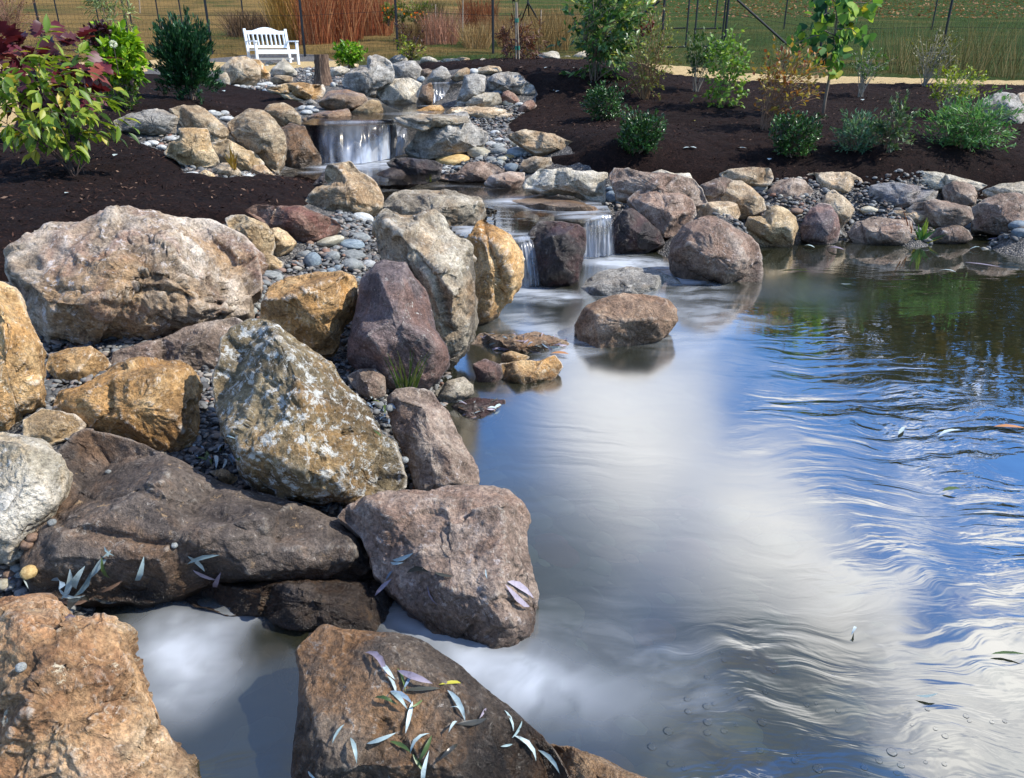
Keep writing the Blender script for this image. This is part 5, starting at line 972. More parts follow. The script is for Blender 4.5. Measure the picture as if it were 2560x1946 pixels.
def leaves(name, tm, pos, dr, nr, L, W, rnd, mat, parent=None):
    v, f = TM[tm]; n = len(pos); dr = dr/(np.linalg.norm(dr, axis=1)[:, None]+1e-9)
    s = np.cross(nr, dr); s /= np.linalg.norm(s, axis=1)[:, None]+1e-9; nn = np.cross(dr, s)
    L = np.broadcast_to(L, n); W = np.broadcast_to(W, n)
    V = pos[:, None]+dr[:, None]*(v[None, :, :1]*L[:, None, None])+s[:, None]*(v[None, :, 1:2]*W[:, None, None])+nn[:, None]*(v[None, :, 2:]*L[:, None, None]*.8)
    F = (f[None]+(np.arange(n)*len(v))[:, None, None]).reshape(-1, f.shape[1])
    return mesh_np(name, V.reshape(-1, 3), F, mat, True, dict(rnd=np.repeat(rnd, len(v))), parent=parent)
_lm = {}
def leafmat(name, cols, rough=.45, transl=.35, spec=.45):
    if name not in _lm: _lm[name] = attr_ramp_mat(name, [(i/(len(cols)-1), c) for i, c in enumerate(cols)], rough=rough, transl=transl, spec=spec)
    return _lm[name]
BARK = plain_mat('grey_brown_bark', (112, 98, 84), .85, 30, .35); DARKBARK = plain_mat('dark_twig_bark', (70, 54, 46), .85, 30, .3); PALEBARK = plain_mat('pale_grey_stem', (148, 140, 126), .85, 30, .3)
_sn = [0]
def shrub(label, K, bx, by, x0, x1, top, bot, n, leaf, tm, cols, mname, name='shrub', cat='shrub', group=None, stems=9, stemmat=None, sr=.006, up=.35, droop=0., lump=.3, fill=.55, per=8, transl=.35, rough=.45, spec=.45, Y=None, flop=1., box=0, thingname=None, twigvis=.35):
    """stems rising from one foot, twigs fanning out inside the measured outline, leaves along the twigs"""
    _sn[0] += 1; rs = np.random.RandomState(_sn[0]*31+2); q = px(K, bx, by)
    p = at_y(*q, Y) if Y else on_ground(*q); m = p[1]/ray(*q)[1]/FPX*KR[K][2]
    if Y: p[2] = max(p[2], T(p[0], p[1])[0])
    root = thing(name, p, label, cat, group)
    a, c = (x1-x0)/2*m, (bot-top)/2*m; cx = ((x0+x1)/2-bx)*m; cz_ = (by-(top+bot)/2)*m; cen = np.array((cx, 0, cz_)); ax = np.array((a, a*.85, c))
    nt = max(6, n//per); d = rs.normal(size=(nt, 3)); d /= np.linalg.norm(d, axis=1)[:, None]
    if box: d /= ((np.abs(d)**box).sum(1)**(1/box))[:, None]
    r = (fill+(1-fill)*rs.rand(nt)**.5)*(1+lump*noise3(d*1.7+_sn[0])+.12*rs.normal(size=nt)); tips = cen+d*r[:, None]*ax*(.82 if box else 1.08)
    tips[:, 2] = np.maximum(tips[:, 2], .02+.05*c)
    # main stems
    mb = MB(); sp = []
    for i in range(stems):
        t_ = tips[rs.randint(nt)]*np.array((.75, .75, .9)); b = np.array((rs.normal(0, .06*a), rs.normal(0, .06*a), -.03)); t = np.linspace(0, 1, 7)[:, None]
        path = b+(t_-b)*np.concatenate([t**1.25, t**1.25, t**.85], 1)+rs.normal(0, .012*a, (7, 3))*t; sp.append(path); mb.tube(path, np.linspace(sr, sr*.45, 7), 5)
    sp = np.array(sp); k = rs.randint(stems, size=nt); j = rs.randint(2, 7, size=nt); start = sp[k, j]
    bad = start[:, 2] > tips[:, 2]+c*.15; start[bad] = sp[k[bad], 2]
    for i in rs.permutation(nt)[:int(nt*twigvis)]:
        mid = (start[i]+tips[i])/2+np.array((0, 0, .05*c)); mb.tube([start[i], mid, tips[i]], [sr*.45, sr*.35, sr*.2], 4)
    mb.build('stems', stemmat or BARK, root, True)
    # leaves
    ti = np.repeat(np.arange(nt), per)[:n] if nt*per >= n else np.resize(np.repeat(np.arange(nt), per), n); n = len(ti)
    u = 1-rs.rand(n)**1.3*min(.85, .3+per*.03); tw = tips[ti]-start[ti]; pos = start[ti]+tw*u[:, None]+np.array((0, 0, 1.))*(.2*c*u*(1-u))[:, None]+rs.normal(0, .03*a, (n, 3))
    if box: u = 1-rs.rand(n)**1.6*.45; pos = start[ti]+tw*u[:, None]+rs.normal(0, .035*a, (n, 3))
    pos[:, 2] = np.maximum(pos[:, 2], .015)
    out = pos-cen; out /= np.linalg.norm(out, axis=1)[:, None]+1e-9; twn = tw/(np.linalg.norm(tw, axis=1)[:, None]+1e-9)
    dr = twn*.5+out*.4+rs.normal(0, .55, (n, 3))*flop+np.array((0, 0, up-droop)); nr = np.array((0, 0, 1.))+.5*out+rs.normal(0, .35, (n, 3))*flop
    L = leaf[0]*rs.uniform(.65, 1.2, n); W = leaf[1]*rs.uniform(.75, 1.15, n)
    rnd = np.clip(.5+.22*noise3(pos/max(a, .05)*1.6+3*_sn[0])*1.5+.2*rs.normal(size=n), 0, 1)
    leaves('foliage', tm, pos, dr, nr, L, W, rnd, leafmat(mname, cols, rough, transl, spec), root)
    return root, p, m
BX = [(16, 38, 18), (34, 66, 30), (58, 98, 44), (96, 138, 66)]
# left bed
shrub('leafy shrub with large yellow green leaves on thin stems, frontmost on the left mulch', 'A', 485, 1125, 20, 740, 430, 980, 520, (.115, .052), 'ovate', [(46, 74, 22), (78, 108, 30), (112, 138, 42), (146, 158, 56), (184, 160, 50)], 'yellow_green_leaf', stems=9, stemmat=DARKBARK, sr=.006, up=-.2, droop=.45, per=6, fill=.3, lump=.35, flop=.8)
r_, p_, m_ = shrub('oakleaf shrub with dark burgundy and orange lobed leaves', 'A', 400, 860, 60, 690, 330, 720, 230, (.19, .145), 'lobed', [(40, 16, 22), (74, 24, 34), (98, 34, 44), (72, 30, 36), (112, 60, 66), (176, 84, 46)], 'burgundy_leaf', stems=8, stemmat=DARKBARK, sr=.008, up=-.1, droop=.25, per=6, fill=.4, flop=.8)
_fl = MB()
shrub('bright lime green bush with one white flower head', 'A', 790, 690, 640, 945, 245, 560, 950, (.11, .06), 'ovate', [(60, 98, 20), (104, 146, 28), (146, 182, 40), (186, 204, 66)], 'lime_leaf', stems=8, up=.1, per=8, fill=.35, box=4)
rs = np.random.RandomState(5); fp = at_y(*px('A', 695, 272), p_[1]+1.2)
wl = thing('flower_head', fp, 'round white flower head above the lime green bush', 'flower'); d = rs.normal(size=(90, 3)); d /= np.linalg.norm(d, axis=1)[:, None]
leaves('petals', 'small', d*.022, d+rs.normal(0, .3, d.shape), rs.normal(size=d.shape), .022, .018, rs.rand(90), leafmat('white_petal', [(214, 220, 196), (240, 240, 230)], .6, .3), wl)
MB().tube([(0, 0, -.3), (0, 0, -.03)], .004).build('stem', DARKBARK, wl)
shrub('glossy small leaved green bush below the lime green one', 'A', 790, 700, 690, 880, 440, 690, 420, (.055, .028), 'ovate', [(34, 62, 26), (62, 94, 34), (98, 124, 44), (150, 158, 60)], 'mid_green_leaf', stems=7, per=8, fill=.4)
shrub('dense dark green evergreen with upright shoots on the left mulch', 'A', 1180, 640, 990, 1372, 165, 640, 13000, (.06, .016), 'needle', [(16, 44, 26), (26, 62, 36), (40, 82, 46), (72, 112, 66)], 'dark_yew_needles', name='evergreen_shrub', stems=14, box=3.2, up=.9, per=40, fill=.25, lump=.12, transl=.1, rough=.35, flop=.55)
shrub('bare brown twiggy shrub in the upper left corner', 'A', 90, 280, -60, 240, -60, 260, 500, (.04, .02), 'small', [(96, 70, 48), (128, 96, 66), (150, 110, 74)], 'dead_brown_leaf', stems=26, stemmat=plain_mat('reddish_twig', (116, 84, 66), .85), sr=.008, per=5, up=.5, Y=14, twigvis=1.)
shrub('slender sapling with pale green narrow leaves behind the burgundy shrub', 'A', 708, 255, 600, 752, -60, 180, 330, (.13, .022), 'willow', [(84, 104, 62), (122, 140, 90), (160, 172, 124)], 'pale_willow_leaf', name='sapling', cat='sapling', stems=4, per=9, up=.1, fill=.2, Y=13)
shrub('thin pale sapling right of the slender one', 'A', 825, 260, 775, 865, -40, 220, 130, (.11, .022), 'willow', [(104, 120, 74), (146, 156, 100), (176, 180, 132)], 'paler_willow_leaf', name='sapling', cat='sapling', stems=3, per=7, up=.2, fill=.15, Y=13.5)
shrub('low grey green plant at the foot of the slender sapling', 'A', 720, 275, 660, 790, 205, 275, 160, (.11, .02), 'willow', [(96, 112, 78), (134, 146, 106)], 'grey_green_leaf', name='plant', cat='plant', stems=6, per=6, Y=12)
shrub('small plant with almost black purple leaves above the burgundy shrub', 'A', 640, 300, 570, 690, 180, 290, 260, (.06, .03), 'ovate', [(34, 18, 26), (56, 28, 38), (78, 42, 48)], 'purple_black_leaf', stems=5, Y=9.5)
# behind the stream
shrub('rounded bright green bush right of the tree stump', 'B', 425, 408, 338, 512, 285, 405, 900, (.07, .04), 'ovate', [(44, 84, 14), (84, 132, 20), (126, 170, 34), (170, 196, 60)], 'bright_green_leaf', stems=8, per=9, Y=14.2, lump=.15)
shrub('small bush with dark twigs and yellow green leaves behind the grey boulders', 'B', 800, 370, 690, 900, 255, 365, 330, (.06, .035), 'ovate', [(50, 44, 36), (84, 84, 34), (136, 150, 42), (176, 184, 62)], 'mixed_yellow_leaf', stems=14, stemmat=DARKBARK, Y=14.6)
shrub('dark red leaved shrub rising behind the yellow green bush', 'B', 790, 370, 700, 900, 165, 310, 200, (.05, .02), 'ovate', [(46, 24, 26), (70, 36, 36), (94, 58, 50)], 'dark_red_leaf', stems=12, stemmat=DARKBARK, Y=15.0)
shrub('purple brown shrub with curling leaves behind the two pale stakes', 'B', 1465, 375, 1325, 1605, 160, 385, 620, (.11, .022), 'willow', [(46, 26, 26), (76, 44, 40), (108, 70, 58), (140, 104, 84)], 'curly_purple_leaf', stems=12, stemmat=DARKBARK, per=8, up=-.1, droop=.2, Y=14.3)
# right bed
rt, pt_, mt_ = shrub('tall leafy green shrub with a bare lower stem at the top of the right mulch', 'C', 160, 400, 45, 400, -60, 390, 1500, (.115, .055), 'ovate', [(26, 56, 28), (46, 84, 40), (76, 112, 56), (122, 150, 84), (178, 176, 70)], 'glossy_green_leaf', stems=7, sr=.012, per=9, up=.05, fill=.3, rough=.35)
shrub('airy bronze green shrub with straw coloured lower stems', 'C', 400, 490, 300, 545, 110, 470, 1300, (.045, .022), 'ovate', [(84, 72, 40), (104, 104, 48), (122, 134, 60), (158, 160, 84)], 'bronze_leaf', stems=26, stemmat=plain_mat('straw_stem', (140, 108, 74), .85), per=7, up=.3, fill=.35)
shrub('small burgundy shrub peeping out beside the tall leafy shrub', 'C', 395, 230, 360, 430, 100, 180, 120, (.07, .045), 'ovate', [(70, 28, 26), (108, 44, 38), (140, 70, 58)], 'rust_leaf', stems=4, Y=13)
BXG = 'rounded boxwood like bushes on the right mulch'
shrub('rounded dark green bush with a white marker stake in front', 'C', 205, 590, 92, 318, 398, 590, 2600, (.036, .018), 'ovate', BX, 'boxwood_leaf', group=BXG, stems=10, box=2.6, per=10, lump=.2, fill=.4, up=.5, transl=.15, rough=.3)
shrub('rounded dark green bush lowest on the right mulch near the curved tan slab', 'C', 370, 755, 242, 500, 530, 755, 3000, (.036, .018), 'ovate', BX, 'boxwood_leaf', group=BXG, stems=12, box=2.6, per=10, lump=.25, fill=.4, up=.7, transl=.15, rough=.3)
shrub('rounded dark green bush in front of the red leaved shrub', 'C', 1100, 768, 980, 1230, 545, 768, 3000, (.036, .018), 'ovate', BX, 'boxwood_leaf', group=BXG, stems=12, box=2.6, per=10, lump=.25, fill=.4, up=.7, transl=.15, rough=.3)
shrub('light green leafy shrub spilling down to the right mulch', 'C', 770, 525, 660, 885, 180, 535, 900, (.062, .042), 'ovate', [(62, 98, 34), (92, 132, 48), (128, 160, 66), (170, 188, 96)], 'light_green_leaf', stems=9, per=8, fill=.35, droop=.1)
shrub('darker green shrub on grey stems left of the light green one', 'C', 645, 455, 582, 730, 190, 350, 700, (.05, .028), 'ovate', [(34, 62, 26), (58, 90, 36), (92, 122, 50)], 'deep_green_leaf', stems=10, stemmat=PALEBARK, per=8)
shrub('sparse shrub with red and gold autumn leaves on bare stems', 'C', 970, 635, 885, 1215, 265, 560, 560, (.06, .034), 'ovate', [(120, 52, 30), (148, 92, 44), (128, 112, 48), (160, 148, 66), (186, 108, 62)], 'autumn_leaf', stems=20, stemmat=plain_mat('tan_stem', (128, 100, 78), .85), per=6, fill=.3, twigvis=.9)
shrub('small clump of dark sprigs behind the autumn leaved shrub', 'C', 1065, 330, 1028, 1102, 192, 320, 130, (.05, .026), 'ovate', [(62, 76, 44), (96, 110, 66), (150, 158, 116)], 'sprig_leaf', stems=6, per=6, Y=13)
shrub('small green topped shrub on fanned grey stems by the straw path', 'C', 1430, 480, 1352, 1528, 275, 390, 520, (.045, .02), 'ovate', [(44, 74, 32), (72, 104, 46), (104, 132, 62)], 'small_green_leaf', stems=16, stemmat=PALEBARK, per=8, up=.5)
shrub('low blue green creeping shrub with a taller sprig at its right', 'C', 1400, 735, 1295, 1500, 560, 735, 1500, (.05, .012), 'willow', [(34, 70, 50), (62, 104, 76), (96, 134, 106), (124, 144, 92)], 'blue_green_leaf', stems=12, per=9, up=.4, fill=.3)
shrub('loose upright sprig of grey green leaves', 'C', 1555, 745, 1470, 1640, 492, 730, 620, (.055, .022), 'ovate', [(44, 66, 42), (72, 98, 60), (116, 138, 96)], 'grey_sprig_leaf', stems=12, per=8, up=.5, fill=.25, lump=.4)
shrub('yellow green topped shrub on grey stems near the right boulder', 'C', 1810, 575, 1732, 1970, 372, 500, 800, (.045, .026), 'ovate', [(72, 96, 28), (112, 134, 36), (150, 160, 48), (176, 176, 70)], 'olive_lime_leaf', stems=16, stemmat=PALEBARK, per=8, up=.3)
shrub('bronze green shrub on pale stems in front of the dry grass', 'C', 1730, 425, 1650, 1855, 212, 345, 620, (.042, .022), 'ovate', [(62, 64, 30), (90, 96, 40), (122, 118, 52)], 'bronze_green_leaf', stems=18, stemmat=PALEBARK, per=7, up=.3)
shrub('wide spreading soft green shrub at the right end of the mulch', 'C', 1925, 735, 1755, 2130, 515, 730, 2400, (.06, .014), 'willow', [(40, 84, 42), (70, 120, 60), (104, 150, 84), (140, 172, 112)], 'soft_green_leaf', stems=16, per=10, up=.35, fill=.3)
# young tree with heart shaped leaves
def redbud():
    q = px('C', 1250, 562); p = on_ground(*q); d0 = p[1]
    f = lambda x, y: at_y(*px('C', x, y), d0)-p
    root = thing('young_tree', p, 'young tree with a slim grey trunk and big heart shaped leaves', 'tree')
    tp = [np.array((0, 0, -.05)), f(1262, 480), f(1285, 360), f(1300, 230), f(1318, 100), f(1325, -60), f(1330, -200)]
    tk = MB().tube(tp, [.022, .02, .018, .015, .013, .01, .006], 8).build('trunk', BARK, root, True)
    br = MB(); ends = []
    rs = np.random.RandomState(9)
    for a, b, dy in (((1310, 180), (1105, 210), -.1), ((1310, 170), (1170, 145), .2), ((1318, 90), (1200, 90), -.2), ((1320, 60), (1490, 20), -.1), ((1318, 110), (1420, 130), .2), ((1305, 230), (1190, 280), -.2), ((1315, 140), (1400, 190), -.3), ((1322, 20), (1230, -20), .1), ((1300, 260), (1300, 310), -.1), ((1322, 0), (1400, -40), .3), ((1322, -20), (1340, 60), -.35), ((1310, 160), (1290, 240), -.35)):
        A, Bq = f(*a), f(*b)+np.array((0, dy, 0)); mid = (A+Bq)/2+np.array((0, 0, .06)); br.tube([A, mid, Bq], [.008, .006, .003], 5); ends.append((A, Bq))
    br.build('branches', BARK, tk, True)
    pos, dr, rn = [], [], []
    for A, Bq in ends:
        for i in range(17):
            t = rs.uniform(.25, 1.05); pos.append(A+(Bq-A)*t+rs.normal(0, .05, 3)); dr.append((Bq-A)*.4+rs.normal(0, .25, 3)+np.array((0, 0, -.45))); rn.append(np.clip(.45+.3*rs.normal()-.2*(Bq[0] < 0), 0, 1))
    n = len(pos); leaves('foliage', 'heart', np.array(pos), np.array(dr), rs.normal(size=(n, 3))+np.array((0, -.6, .8)), rs.uniform(.08, .12, n), rs.uniform(.085, .125, n), np.array(rn), leafmat('heart_leaf', [(44, 82, 56), (72, 116, 62), (112, 152, 60), (158, 184, 70), (188, 176, 66)], .6, .4, .2), root)
redbud()
# grass tufts
def tuft(label, K, bx, by, blades, w=.009, cols=((74, 96, 40), (120, 140, 66)), mname='blade', name='grass_tuft', cat='grass', z=None, group=None):
    q = px(K, bx, by); p = at_z(*q, z) if z is not None else ground_pt(*q)[0]; p = p if z is not None else (at_y(*q, 3.05) if p[1] < 4.5 else p); d0 = p[1]; root = thing(name, p, label, cat, group); V, F, at, k = [], [], [], 0; rs = np.random.RandomState(len(label))
    for x, y in blades:
        tip = at_y(*px(K, x, y), d0)-p+np.array((0, rs.uniform(-.08, .0), 0)); b = np.array((rs.uniform(-.02, .02), rs.uniform(-.02, .02), -.13 if w < .0048 else -.02)); t = np.linspace(0, 1, 7)[:, None]
        path = b+(tip-b)*np.concatenate([t**1.5, t**1.5, t**.9], 1); s = np.array((1, rs.uniform(-.5, .5), 0)); ww = w*np.array((.8, 1, 1, .9, .7, .4, .05))[:, None]
        V.append(np.stack([path-s*ww, path+np.array((0, .004, 0)), path+s*ww], 1).reshape(-1, 3)); f = []
        for i in range(6): f += [(3*i, 3*i+1, 3*i+4, 3*i+3), (3*i+1, 3*i+2, 3*i+5, 3*i+4)]
        F.append(np.array(f)+k); k += 21; at.append(np.full(21, rs.rand()))
    mesh_np('blades', np.concatenate(V), np.concatenate(F), leafmat(mname, list(cols), .5, .3), True, dict(rnd=np.concatenate(at)), parent=root)
tuft('green grass tuft at the foot of the purple sandstone', 'E', 435, 1140, [(325, 985), (345, 960), (375, 990), (395, 940), (405, 965), (430, 1020), (460, 930), (480, 935), (520, 965), (555, 945), (562, 955), (545, 1000), (500, 990), (360, 1040), (380, 1080), (470, 1060), (520, 1050), (350, 1000), (440, 1070)], .0045, ((62, 84, 40), (98, 122, 58), (140, 140, 80)), 'tuft_blade')
tuft('green and yellow water iris blades growing at the edge of the pond', 'I', 1668, 527, [(1640, 410), (1660, 425), (1690, 390), (1700, 420), (1730, 430), (1740, 440), (1765, 480), (1795, 462), (1620, 480), (1650, 450), (1685, 440), (1715, 455), (1745, 490), (1635, 440), (1675, 470), (1700, 380)], .014, ((64, 112, 52), (92, 142, 66), (168, 160, 62)), 'iris_blade', name='water_iris', cat='plant', z=-.01)
tuft('two dry reddish stalks standing beside the water iris', 'I', 1612, 527, [(1565, 320), (1600, 390), (1610, 400)], .007, ((120, 76, 56), (140, 92, 66)), 'dry_stalk', name='dry_stalk', cat='plant', z=-.01)
tuft('small yellow green grass sprout by the dark wet rock', 'B', 915, 1105, [(885, 1070), (895, 1060), (910, 1055), (920, 1075), (940, 1080), (905, 1085), (930, 1065)], .005, ((110, 124, 50), (160, 160, 80)), 'sprout_blade')
tuft('dry golden grass clump between the tan rocks', 'A', 1430, 1030, [(1370, 950), (1385, 930), (1405, 870), (1408, 900), (1420, 940), (1440, 920), (1460, 945), (1465, 930), (1390, 970), (1450, 970), (1435, 960), (1470, 990)], .007, ((150, 116, 44), (188, 156, 70)), 'golden_blade')

# ------------------------------------------------------------------ bench, stump, stakes, fence
def bench():
    WHT = plain_mat('white_painted_wood', (226, 232, 236), .45, 14, .04); Yb = 17.2; p = at_y(*px('K', 690, 590), Yb); p[2] = T(p[0], p[1])[0]
    zt = CAMH+ray(*px('K', 935, 622))[2]/ray(*px('K', 935, 622))[1]*(Yb-.25); p[2] = zt
    r = thing('garden_bench', p, 'white wooden garden bench with slatted arched back', 'bench', rz=math.radians(40))
    r.scale = (.77, .77, .77); W, Dp = 1.2, .52          # front faces local -Y
    for s, nm in ((-1, 'armrest'), (1, 'armrest')):
        MB().box((s*(W/2-.03), -.0, .63), (.07, Dp+.06, .03)).build(nm, WHT, r)
        MB().box((s*(W/2-.03), -Dp/2+.03, .3), (.06, .06, .62)).build('leg', WHT, r)
        MB().bar((s*(W/2-.03), Dp/2-.03, -.02), (s*(W/2-.03), Dp/2+.13, .93), .055, .06, (1, 0, 0)).build('leg', WHT, r)
    m = MB()
    for i in range(6): m.box((0, -Dp/2+.05+i*.083, .415), (W-.02, .073, .024))
    m.build('seat', WHT, r); MB().box((0, -Dp/2+.012, .365), (W-.12, .022, .075)).build('apron', WHT, r); MB().box((0, .0, .2), (W-.12, .03, .04)).build('stretcher', WHT, r)
    yb = lambda z: Dp/2-.03+.16*(z+.02)/.95
    b = MB(); b.bar((-W/2+.05, yb(.5), .5), (W/2-.05, yb(.5), .5), .03, .07)
    n = 24; xs = np.linspace(-W/2+.05, W/2-.05, n)
    for i in range(n-1):
        xm = (xs[i]+xs[i+1])/2; u = abs(xm)/(W/2); z1 = .885+.085*max(0., math.cos(min(1, u/.62)*math.pi/2))**1.2; b.box((xm, yb(.86), (z1+.80)/2), (xs[1]-xs[0]+.0005, .028, z1-.80))
    brl = b.build('backrest', WHT, r)
    for i in range(9): x = -W/2+.115+i*(W-.23)/8; MB().bar((x, yb(.5), .53), (x, yb(.81), .805), .075, .018, (1, 0, 0)).build('slat', WHT, brl)
bench()
def stump():
    p = on_ground(*px('K', 1135, 785)); d = p[1]; m = d/ray(*px('K', 1135, 785))[1]/FPX*.27149; rs = np.random.RandomState(4); n, k = 40, 26
    z = np.linspace(-.05, 235*m, k); a = np.arange(n)*2*math.pi/n; r0 = 50*m; prof = r0*(1+.75*np.exp(-np.maximum(z, 0)/(.28*z[-1]))*.8)
    X = prof[:, None]*np.cos(a)*(1+.10*np.cos(a*3+1)[None]*np.exp(-z/.15)[:, None]); Yv = prof[:, None]*np.sin(a)*(1+.1*np.sin(a*4)[None]*np.exp(-z/.15)[:, None]); Z = np.repeat(z[:, None], n, 1)
    V = np.stack([X+.06*Z*.4, Yv, Z], 2).reshape(-1, 3); q = V*np.array((30, 30, 5)); nn = V*np.array((1, 1, 0)); nn /= np.linalg.norm(nn, axis=1)[:, None]+1e-9; V = V+nn*(.012*ridged(q, 3))[:, None]
    i = np.arange(n*k).reshape(k, n); j = np.roll(i, -1, 1)
    root = thing('tree_stump', p, 'short sawn tree stump standing among pale stones', 'stump')
    t_m, t = newmat('stump_bark'); tc = t.n('ShaderNodeTexCoord').outputs['Object']; nz = t.noise(t.vmul(tc, (30, 30, 5)), 1., 8, .7, .4)
    b = t.n('ShaderNodeBsdfPrincipled', {'Roughness': .9}); t.set(b, 'Base Color', t.ramp(nz, [(.3, S(44, 32, 26)), (.5, S(98, 76, 60)), (.7, S(154, 128, 104))])); t.set(b, 'Normal', bump(t, nz, 1., .03)); finish(t, b)
    mesh_np('bark', V, np.stack([i[:-1], j[:-1], j[1:], i[1:]], -1).reshape(-1, 4), t_m, True, parent=root)
    top = V[-n:]+np.array((0, 0, .002)); c = top.mean(0); mesh_np('cut_top', np.concatenate([top, [c]]), np.stack([np.arange(n), (np.arange(n)+1) % n, np.full(n, n)], 1), plain_mat('sawn_wood', (166, 132, 92), .8, 40, .3), False, parent=root)
stump()
def at_line(K, a, b, Y): return at_y(*px(K, *a), Y), at_y(*px(K, *b), Y)
WOOD = plain_mat('weathered_pale_wood', (158, 140, 118), .85, 40, .2); BLK = plain_mat('black_steel', (26, 28, 32), .45, 20, .2, .3); GRN = plain_mat('green_tie', (38, 112, 92), .6)
for a, b, lab in (((915, 20), (917, 505), 'left pale stake with green ties in front of the purple shrub'), ((921, 20), (944, 507), 'right pale stake slanting beside the other one')):
    q, p = at_line('L', a, b, 13.9); s = thing('stake', p-np.array((0, 0, .03)), lab, 'stake', 'two wooden stakes at the purple shrub'); pl = MB().tube([(0, 0, 0), q-p+np.array((0, 0, .03))], .014, 6).build('pole', WOOD, s)
    for yy in (152, 370):
        h = at_y(*px('L', a[0]+(b[0]-a[0])*(yy-20)/485, yy), 13.9)-p; MB().tube([h-np.array((0, 0, .02)), h+np.array((0, 0, .04))], .02, 8).build('tie', GRN, pl)
q, p = at_line('S', (1508, 195), (1494, 307), 9.); s = on_ground(*px('B', 1945, 750))
mk = thing('marker_stake', s, 'white marker stake in front of the rounded dark green bush', 'stake'); MB().bar((0, 0, -.02), (.02, 0, .2), .012, .006, (0, 1, 0)).build('blade', plain_mat('white_plastic', (206, 200, 184), .5), mk)
# dark leafy young tree top held by the two stakes
shrub('narrow dark leaved tree top tied between the two stakes', 'L', 925, 500, 860, 950, -160, 30, 60, (.14, .05), 'ovate', [(26, 26, 34), (44, 42, 52), (62, 56, 62)], 'dark_tree_leaf', name='young_tree', cat='tree', stems=2, stemmat=DARKBARK, sr=.009, Y=13.95, per=6, droop=.6)
def tripod():
    Yb = 21.; c = at_y(*px('L', 1010, -60), Yb); r = thing('tripod', (c[0], c[1], 0), 'dark metal tripod standing in the meadow behind the fence', 'tripod')
    hub = at_y(*px('L', 1010, 20), Yb)-np.array((c[0], c[1], 0)); MB().tube([hub+np.array((0, 0, -.05)), hub+np.array((0, 0, .9))], .02).build('pole', BLK, r)
    for x, y, dy in ((950, 190, .3), (1105, 185, .2), (1018, 125, .9)): f_ = at_y(*px('L', x, y), Yb+dy)-np.array((c[0], c[1], 0)); MB().tube([hub, f_], .018).build('leg', BLK, r)
tripod()
for K, a, b, Y in (('L', (497, 0), (494, 300), 20.5), ('L', (281, 35), (279, 145), 23), ('L', (1115, 78), (1110, 255), 21.), ('L', (252, 30), (253, 80), 26), ('A', (855, 0), (858, 70), 25)):
    q, p = at_line(K, a, b, Y); s = thing('garden_stake', p, {(497, 0): 'tall grey stake in the meadow left of a black fence post', (281, 35): 'grey stake standing right of the marigolds', (1115, 78): 'short grey stake behind the purple shrub', (252, 30): 'shortest grey stake beside the marigolds', (855, 0): 'pale stake in the meadow behind the thin sapling'}[a], 'stake'); MB().tube([(0, 0, -.05), q-p], .017, 6).build('pole', WOOD, s)
def fence(label, posts, Y, h, r, K='S', net=True, name='wire_fence', rails=()):
    root = thing(name, (0, Y, 0), label, 'fence'); P = []
    for u, v in posts:
        yy = Y if not isinstance(Y, dict) else Y[u]; p = at_y(*px(K, u, v), yy); p[2] = min(p[2], T(p[0], p[1])[0]+.0) if not net else p[2]; P.append(p)
        MB().tube([p-np.array((0, Y, .25)), p-np.array((0, Y, 0))+np.array((0, 0, h))], r, 8).build('post', BLK, root)
    if net:
        m = MB()
        for a, b in zip(P[:-1], P[1:]):
            a, b = a-np.array((0, Y, 0)), b-np.array((0, Y, 0)); L = np.linalg.norm((b-a)[:2]); nv = int(L/.09)
            for i in range(1, nv): q = a+(b-a)*i/nv; m.bar(q, q+np.array((0, 0, h)), .0022, .0022, (0, 1, 0))
            for i in range(int(h/.09)+1):
                w = .007 if i in (9, 18) else .0022; m.bar(a+np.array((0, 0, .03+i*.09)), b+np.array((0, 0, .03+i*.09)), w, w)
        m.build('wire_netting', BLK, root)
    return root, P
FY = 19.0
r1, P1 = fence('black steel post and wire fence along the back of the bed', [(115-430, 142), (115, 140), (330, 142), (532, 142), (763, 143), (995, 131), (1233, 143), (1462, 140), (1652, 134)], FY, 2.4, .028)
r2, P2 = fence('black wire fence with a long diagonal brace on the right', [(1808, 138), (2043, 176), (2346, 170), (2760, 178)], FY, 2.4, .028)
gate = thing('garden_gate', (0, FY, 0), 'black double gate of steel tube frames in the back fence', 'gate')
def gx(x, y): return at_y(*px('M', x, y), FY)-np.array((0, FY, 0))
for x0, x1, yb in ((124, 262, 272), (310, 468, 268)):
    lf = MB(); a, b = gx(x0, yb), gx(x1, yb); zt = np.array((0, 0, 2.1)); lf.tube([a, a+zt], .02); lf.tube([b, b+zt], .02); lf.tube([a, b], .018); lf.tube([a+zt, b+zt], .018); c, d = gx(x0, 168), gx(x1, 162); gl = lf.build('gate_leaf', BLK, gate); MB().tube([c, d], .016).build('middle_rail', BLK, gl)
bp = lambda a, b: MB().tube([gx(*a), gx(*b)], .024, 8)
bp((560, 0), (1010, 405)).build('brace', BLK, r2).location = (0, 0, 0)
bp((112, 8), (0, 95)).build('brace', BLK, r1)
r3, P3 = fence('farther line of thin black fence posts crossing the meadow', [(148, 60), (245, 46), (322, 22), (393, 26), (448, 12), (605, 18), (868, 8), (1790, 43), (1964, 38), (2340, 18)], 27., 1.9, .022, net=False)
w_ = MB()
for a, b in zip(P3[:-1], P3[1:]):
    for hh_ in (.5, 1., 1.5): w_.bar(a-np.array((0, 27, 0))+np.array((0, 0, hh_)), b-np.array((0, 27, 0))+np.array((0, 0, hh_)), .006, .006)
w_.build('wires', BLK, r3)
